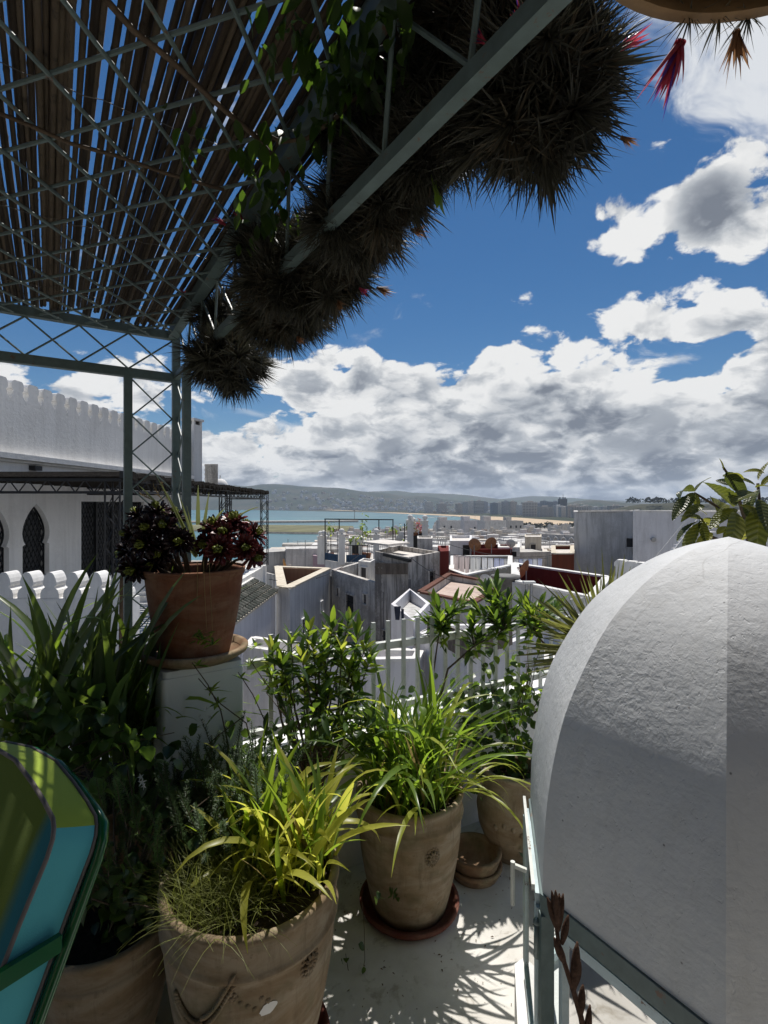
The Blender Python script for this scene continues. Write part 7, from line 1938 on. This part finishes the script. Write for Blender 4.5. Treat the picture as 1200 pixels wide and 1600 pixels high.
q = MB(); p, r_ = at(964, 0, 14.2), at(1050, 0, 12.6); q.bar(Vector((p.x, p.y, za(915, 14) - .5)) - w3o, Vector((r_.x, r_.y, za(915, 14) - .5)) - w3o, .24, 1.2); q.build('wall_body', T_white, w3)
for k in range(5):
    c = p.lerp(r_, (k + .5) / 5); inst('merlon', m3, w3, Vector((c.x, c.y, za(915, 14) + .105)) - w3o, (0, 0, atan2(r_.y - p.y, r_.x - p.x) + .5))
# roof huts and stair heads on the nearer houses
for (lab, cs_, z1_, z0_, mt_) in (('small whitewashed stair hut on the roof of the pale terrace house', [(545, 30.5), (566, 30.5), (566, 32.5), (545, 32.5)], -.35, -1.72, T_white), ('low grey stair hut behind the sloping roof of the mouldy house', [(652, 24), (676, 24), (676, 26), (652, 26)], .05, -1.6, T_old), ('cream stair hut on the house behind the laundry', [(820, 38), (846, 38), (846, 41), (820, 41)], -.75, -2.4, T_cream), ('tiny white hut on the old grey wing', [(560, 23.6), (578, 23.0), (586, 24.2), (568, 24.8)], -.95, -2.0, T_white)):
    house_at(lab, cs_, z1_, z0_, mt_, 'roof_hut', 'hut', T_roof, .08, .08, None, [(0, .5, (z1_ + z0_) / 2 - .1, .4, .7, 'dark')])
# roof clutter
def dish(px, py, d, r, mat, lab, yaw=0.0, pitch=.5, z_base=.6):
    t = thing('satellite_dish', lab, 'satellite dish', at(px, py, d)); dv = Vector((sin(yaw), cos(yaw) * 1.0, pitch)).normalized(); Mx = aim(dv)
    q = MB(); vs = [Mx @ Vector((r * k / 4 * cos(2 * pi * j / 16), r * k / 4 * sin(2 * pi * j / 16), .28 * r * (k / 4) ** 2)) for k in range(5) for j in range(16)]
    q.add(vs, [(k * 16 + j, k * 16 + (j + 1) % 16, k * 16 + 16 + (j + 1) % 16, k * 16 + 16 + j) for k in range(4) for j in range(16)]); q.build('reflector', mat, t, True)
    q = MB(); q.tube([(0, 0, 0), tuple(Vector((0, 0, -z_base)))], .025, 6); q.build('mast', T_steel, t)
    q = MB(); q.tube([Mx @ Vector((0, -r * .95, .2 * r)), Mx @ Vector((0, -.1 * r, r * .8))], .012, 5); q.build('feed_arm', T_steel, t); q = MB(); q.box(Mx @ Vector((0, -.08 * r, r * .82)), (.07, .07, .07)); q.build('receiver', T_dishw, t)
dish(443, 885, 27, .42, T_orange, 'orange satellite dish standing behind the tan roof well', 1.25, .3)
dish(703, 908, 20, .36, T_rust, 'rusty satellite dish in front of the dark red parapet end', -.9, .3)
dish(741, 852, 32.5, .42, T_rust, 'left rusty dish on the dark red roof wall', .5, .3); dish(768, 850, 32.5, .42, T_rust, 'right rusty dish on the dark red roof wall', -.3, .4)
dish(822, 892, 17.5, .36, T_rust, 'rusty dish on the white parapet beside the tank', -.9, .4, .5)
dish(759, 908, 14.6, .2, T_dishw, 'small white dish at the corner of the pinkish roof', .6, .5, .4)
dish(627, 842, 28, .38, T_dishw, 'pale dish on the roof sheet of the mouldy house', -1.0, .4); dish(798, 850, 33, .3, T_dishw, 'white dish on the cream shed', .4, .5)
tk = thing('water_tank', 'dark grey water tank bin in front of the white parapet', 'tank', at(790, 917, 16)); q = MB(); q.lathe([(.30, -.35), (.42, .30), (.45, .30), (.45, .36), (.0, .36)], 20); q.build('bin', T_tank, tk, True); q = MB(); q.lathe([(0, -.36), (.31, -.36), (.31, -.3)], 16); q.build('base', T_tank, tk)
vp2 = thing('vent_pipe', 'twin grey drain pipe on the corner of the white parapet', 'pipe', at(823, 935, 15.2)); q = MB(); q.tube([(0, 0, -.8), (0, 0, .45)], .045, 8); q.build('pipe', T_steel, vp2); q = MB(); q.tube([(.14, 0, -.8), (.14, 0, .45)], .045, 8); q.build('pipe', T_steel, vp2); q = MB(); q.box((.07, 0, .48), (.34, .2, .06)); q.build('cap', T_dishw, vp2)
def aerial(px, py0, py1, d, lab, w=.9):
    a, b_ = at(px, py0, d), at(px, py1, d); t = thing('tv_aerial', lab, 'aerial', a); q = MB(); q.tube([(0, 0, 0), b_ - a], .018, 5); q.build('mast', T_steel, t); zt = (b_ - a).z
    q = MB(); q.tube([(-w, 0, zt - .05), (w, 0, zt + .02)], .015, 4)
    for k in range(6): x = -w + 2 * w * k / 5; q.tube([(x, -.25, zt), (x, .25, zt)], .01, 4)
    q.build('boom', T_steel, t)
aerial(684, 850, 808, 33, 'tall T-shaped TV aerial above the white posts', .9); aerial(645, 840, 811, 34, 'low TV aerial over the conifer', .5); aerial(554, 812, 797, 31, 'thin aerial on top of the pergola frame', .05); aerial(771, 905, 888, 17, 'bent aerial by the water tank', .4); aerial(760, 850, 832, 36, 'aerial behind the rusty dishes', .4); aerial(905, 800, 787, 30, 'thin aerial on the grey concrete wall', .2)
# small clutter on the medina roofs: tanks, aerials, dishes, vents, each standing on its own house
random.seed(260)
tkq = MB(); tkq.tube([(0, 0, 0), (0, 0, 1.1)], .45, 12); tkq.tube([(0, 0, 1.1), (0, 0, 1.2)], [.5, .2], 12); tkm = [tkq.mesh('tank', m_, True) for m_ in (T_tank, T_dishw, T_blue)]
vtq = MB(); vtq.box((0, 0, .6), (.5, .5, 1.2)); vtq.box((0, 0, 1.26), (.7, .7, .12)); vtm = vtq.mesh('vent', T_old)
arq = MB(); arq.tube([(0, 0, 0), (0, 0, 2.6)], .03, 4)
for k in range(4): arq.tube([(-.55, 0, 1.7 + .28 * k), (.55, 0, 1.7 + .28 * k)], .022, 4)
arm = arq.mesh('aerial', T_steel)
dsq = MB(); dsv = [(.5 * k / 3 * cos(2 * pi * j / 12), -.14 * (k / 3) ** 2 - .1, .9 + .5 * k / 3 * sin(2 * pi * j / 12)) for k in range(4) for j in range(12)]
dsq.add(dsv, [(k * 12 + j, k * 12 + (j + 1) % 12, k * 12 + 12 + (j + 1) % 12, k * 12 + 12 + j) for k in range(3) for j in range(12)]); dsq.tube([(0, 0, 0), (0, -.08, .9)], .03, 5); dsm = [dsq.mesh('dish', m_) for m_ in (T_dishw, T_rust, T_dishw)]
meds = [o for o in COL.objects if o.get('category') == 'house' and o.name.startswith('medina_house') and o.location.y < 240]
def where(px): return 'under the harbour water' if px < 520 else 'below the blue-railed terrace' if px < 620 else 'above the red wall' if px < 710 else 'beyond the laundry' if px < 800 else 'left of the concrete wall' if px < 900 else 'behind the concrete wall'
for o in meds:
    k = None
    for ch_ in o.children:
        if ch_.name.startswith('wall'): me_ = ch_.data
    zt = [md for md in MED if md[0] == me_][0]; sc = o.scale[0]; px = 600 + F * o.location.x / o.location.y
    dist = 'close by' if o.location.y < 60 else 'halfway down' if o.location.y < 130 else 'far down'
    for kind in random.sample(['tank', 'vent', 'aerial', 'dish', 'dish', 'aerial'], random.choice((1, 2, 2, 3))):
        me, nm, lab, cat = {'tank': (random.choice(tkm), 'roof_tank', 'round water tank', 'tank'), 'vent': (vtm, 'roof_vent', 'square masonry vent', 'vent'), 'aerial': (arm, 'roof_aerial', 'comb-shaped TV aerial', 'aerial'), 'dish': (random.choice(dsm), 'roof_dish', 'round satellite dish', 'satellite dish')}[kind]
        w_, h_, dp_ = zt[6], zt[7], zt[4]; lx, ly = rnd(-.05, .40) * w_ * sc, rnd(-.42, .0) * dp_ * sc; ca_, sa_ = cos(o.rotation_euler[2]), sin(o.rotation_euler[2])
        c = inst(nm, me, None, (o.location.x + lx * ca_ - ly * sa_, o.location.y + lx * sa_ + ly * ca_, o.location.z + h_ * sc), (0, 0, rnd(-.8, .8)), rnd(.8, 1.15))
        col_ = '' if kind in ('vent', 'aerial') else {T_tank.name: 'grey ', T_dishw.name: 'white ', T_blue.name: 'blue ', T_rust.name: 'rusty '}[me.materials[0].name]
        tag(c, '%s%s on a medina roof %s, %s' % (col_, lab, dist, where(px)), cat, 'clutter on the medina roofs')
# port cranes / mauve harbour buildings at the left
house_at('low mauve harbour building at the water below the orange dish', [(447, 60), (494, 60), (494, 75), (447, 75)], za(884, 60), -22, T_mauve, 'harbour_building', 'house', T_pink, .3, .3)
house_at('mauve and grey wall beside the corner gate post', [(489, 33), (508, 32), (508, 38), (489, 38)], za(868, 33), ZG, T_mauve, 'house', 'house', T_roof, .3, .2)
house_at('small white house at the harbour left of the orange dish', [(420, 70), (436, 70), (436, 80), (420, 80)], za(872, 70), -24, T_white, 'house', 'house', T_roof, .3, .3)
cr = thing('harbour_crane', 'small dark harbour crane leaning over the mauve building', 'crane', at(484, 876, 150)); q = MB(); q.bar((0, 0, -3), (0, 0, 1.5), .5); q.build('tower', T_iron, cr); q = MB(); q.bar((.5, 0, 0), (-2.4, 0, 3.6), .35); q.build('jib', T_iron, cr)
# drain pipes and cables on the near walls
for (px, y0, y1, d, lab) in ((640, 905, 1000, 18.6, 'rusty drain pipe on the corner of the mouldy house'), (517, 900, 985, 24.2, 'dark drain pipe in the corner between the two grey houses'), (600, 925, 1000, 20.0, 'thin pipe on the old grey wall')):
    a, b_ = at(px, y1, d), at(px, y0, d); t = thing('drain_pipe', lab, 'pipe', a); q = MB(); q.tube([(0, 0, 0), b_ - a], .05, 6); q.build('pipe', T_tank, t)
for (p0, p1, lab) in (((420, 905, 20), (560, 868, 24), 'slack cable from the white block to the mouldy house'), ((640, 870, 19), (800, 905, 16), 'slack cable from the mouldy house to the white parapet'), ((700, 850, 30), (900, 862, 28), 'slack cable across the laundry terrace')):
    a, b_ = at(*p0), at(*p1); t = thing('overhead_cable', lab, 'cable', a); q = MB(); q.tube([(b_ - a) * (k / 10) - Vector((0, 0, .5 * 4 * k / 10 * (1 - k / 10))) for k in range(11)], .014, 4); q.build('cable', T_iron, t)
# thin wires over the roofs
wr = thing('overhead_wire', 'thin wire slanting over the lavender house wall', 'wire', at(1012, 885, 24)); q = MB(); q.tube([(0, 0, 0), at(1070, 815, 23) - wr.location], .015, 4); q.build('cable', T_dishw, wr)

# bamboo pole beside the pergola post, beyond the straps
bp_ = thing('bamboo_pole', 'tall brown bamboo pole standing left of the pergola post', 'pole', at(186, 1000, 2.75)); q = MB(); q.tube([(0, 0, -bp_.location.z + .001), at(190, 910, 2.75) - bp_.location, at(196, 860, 2.75) - bp_.location], .011, 8); q.build('cane', M_vine, bp_, True)

# the air between the terrace and the hills
hq = MB(); hq.box((0, 4800, (SEA - 30 + 345) / 2), (63000, 16000, 345 - (SEA - 30)))
hm_ = bpy.data.materials.new('sea_air'); hm_.use_nodes = True
for n_ in list(hm_.node_tree.nodes):
    if n_.type == 'BSDF_PRINCIPLED': hm_.node_tree.nodes.remove(n_)
pv = hm_.node_tree.nodes.new('ShaderNodeVolumePrincipled'); pv.inputs['Color'].default_value = (0.66, 0.80, 1.0, 1); pv.inputs['Density'].default_value = 0.65e-4; pv.inputs['Anisotropy'].default_value = 0.2
hm_.node_tree.links.new(pv.outputs[0], hm_.node_tree.nodes['Material Output'].inputs['Volume'])
tag(hq.build('haze', hm_), kind='stuff')
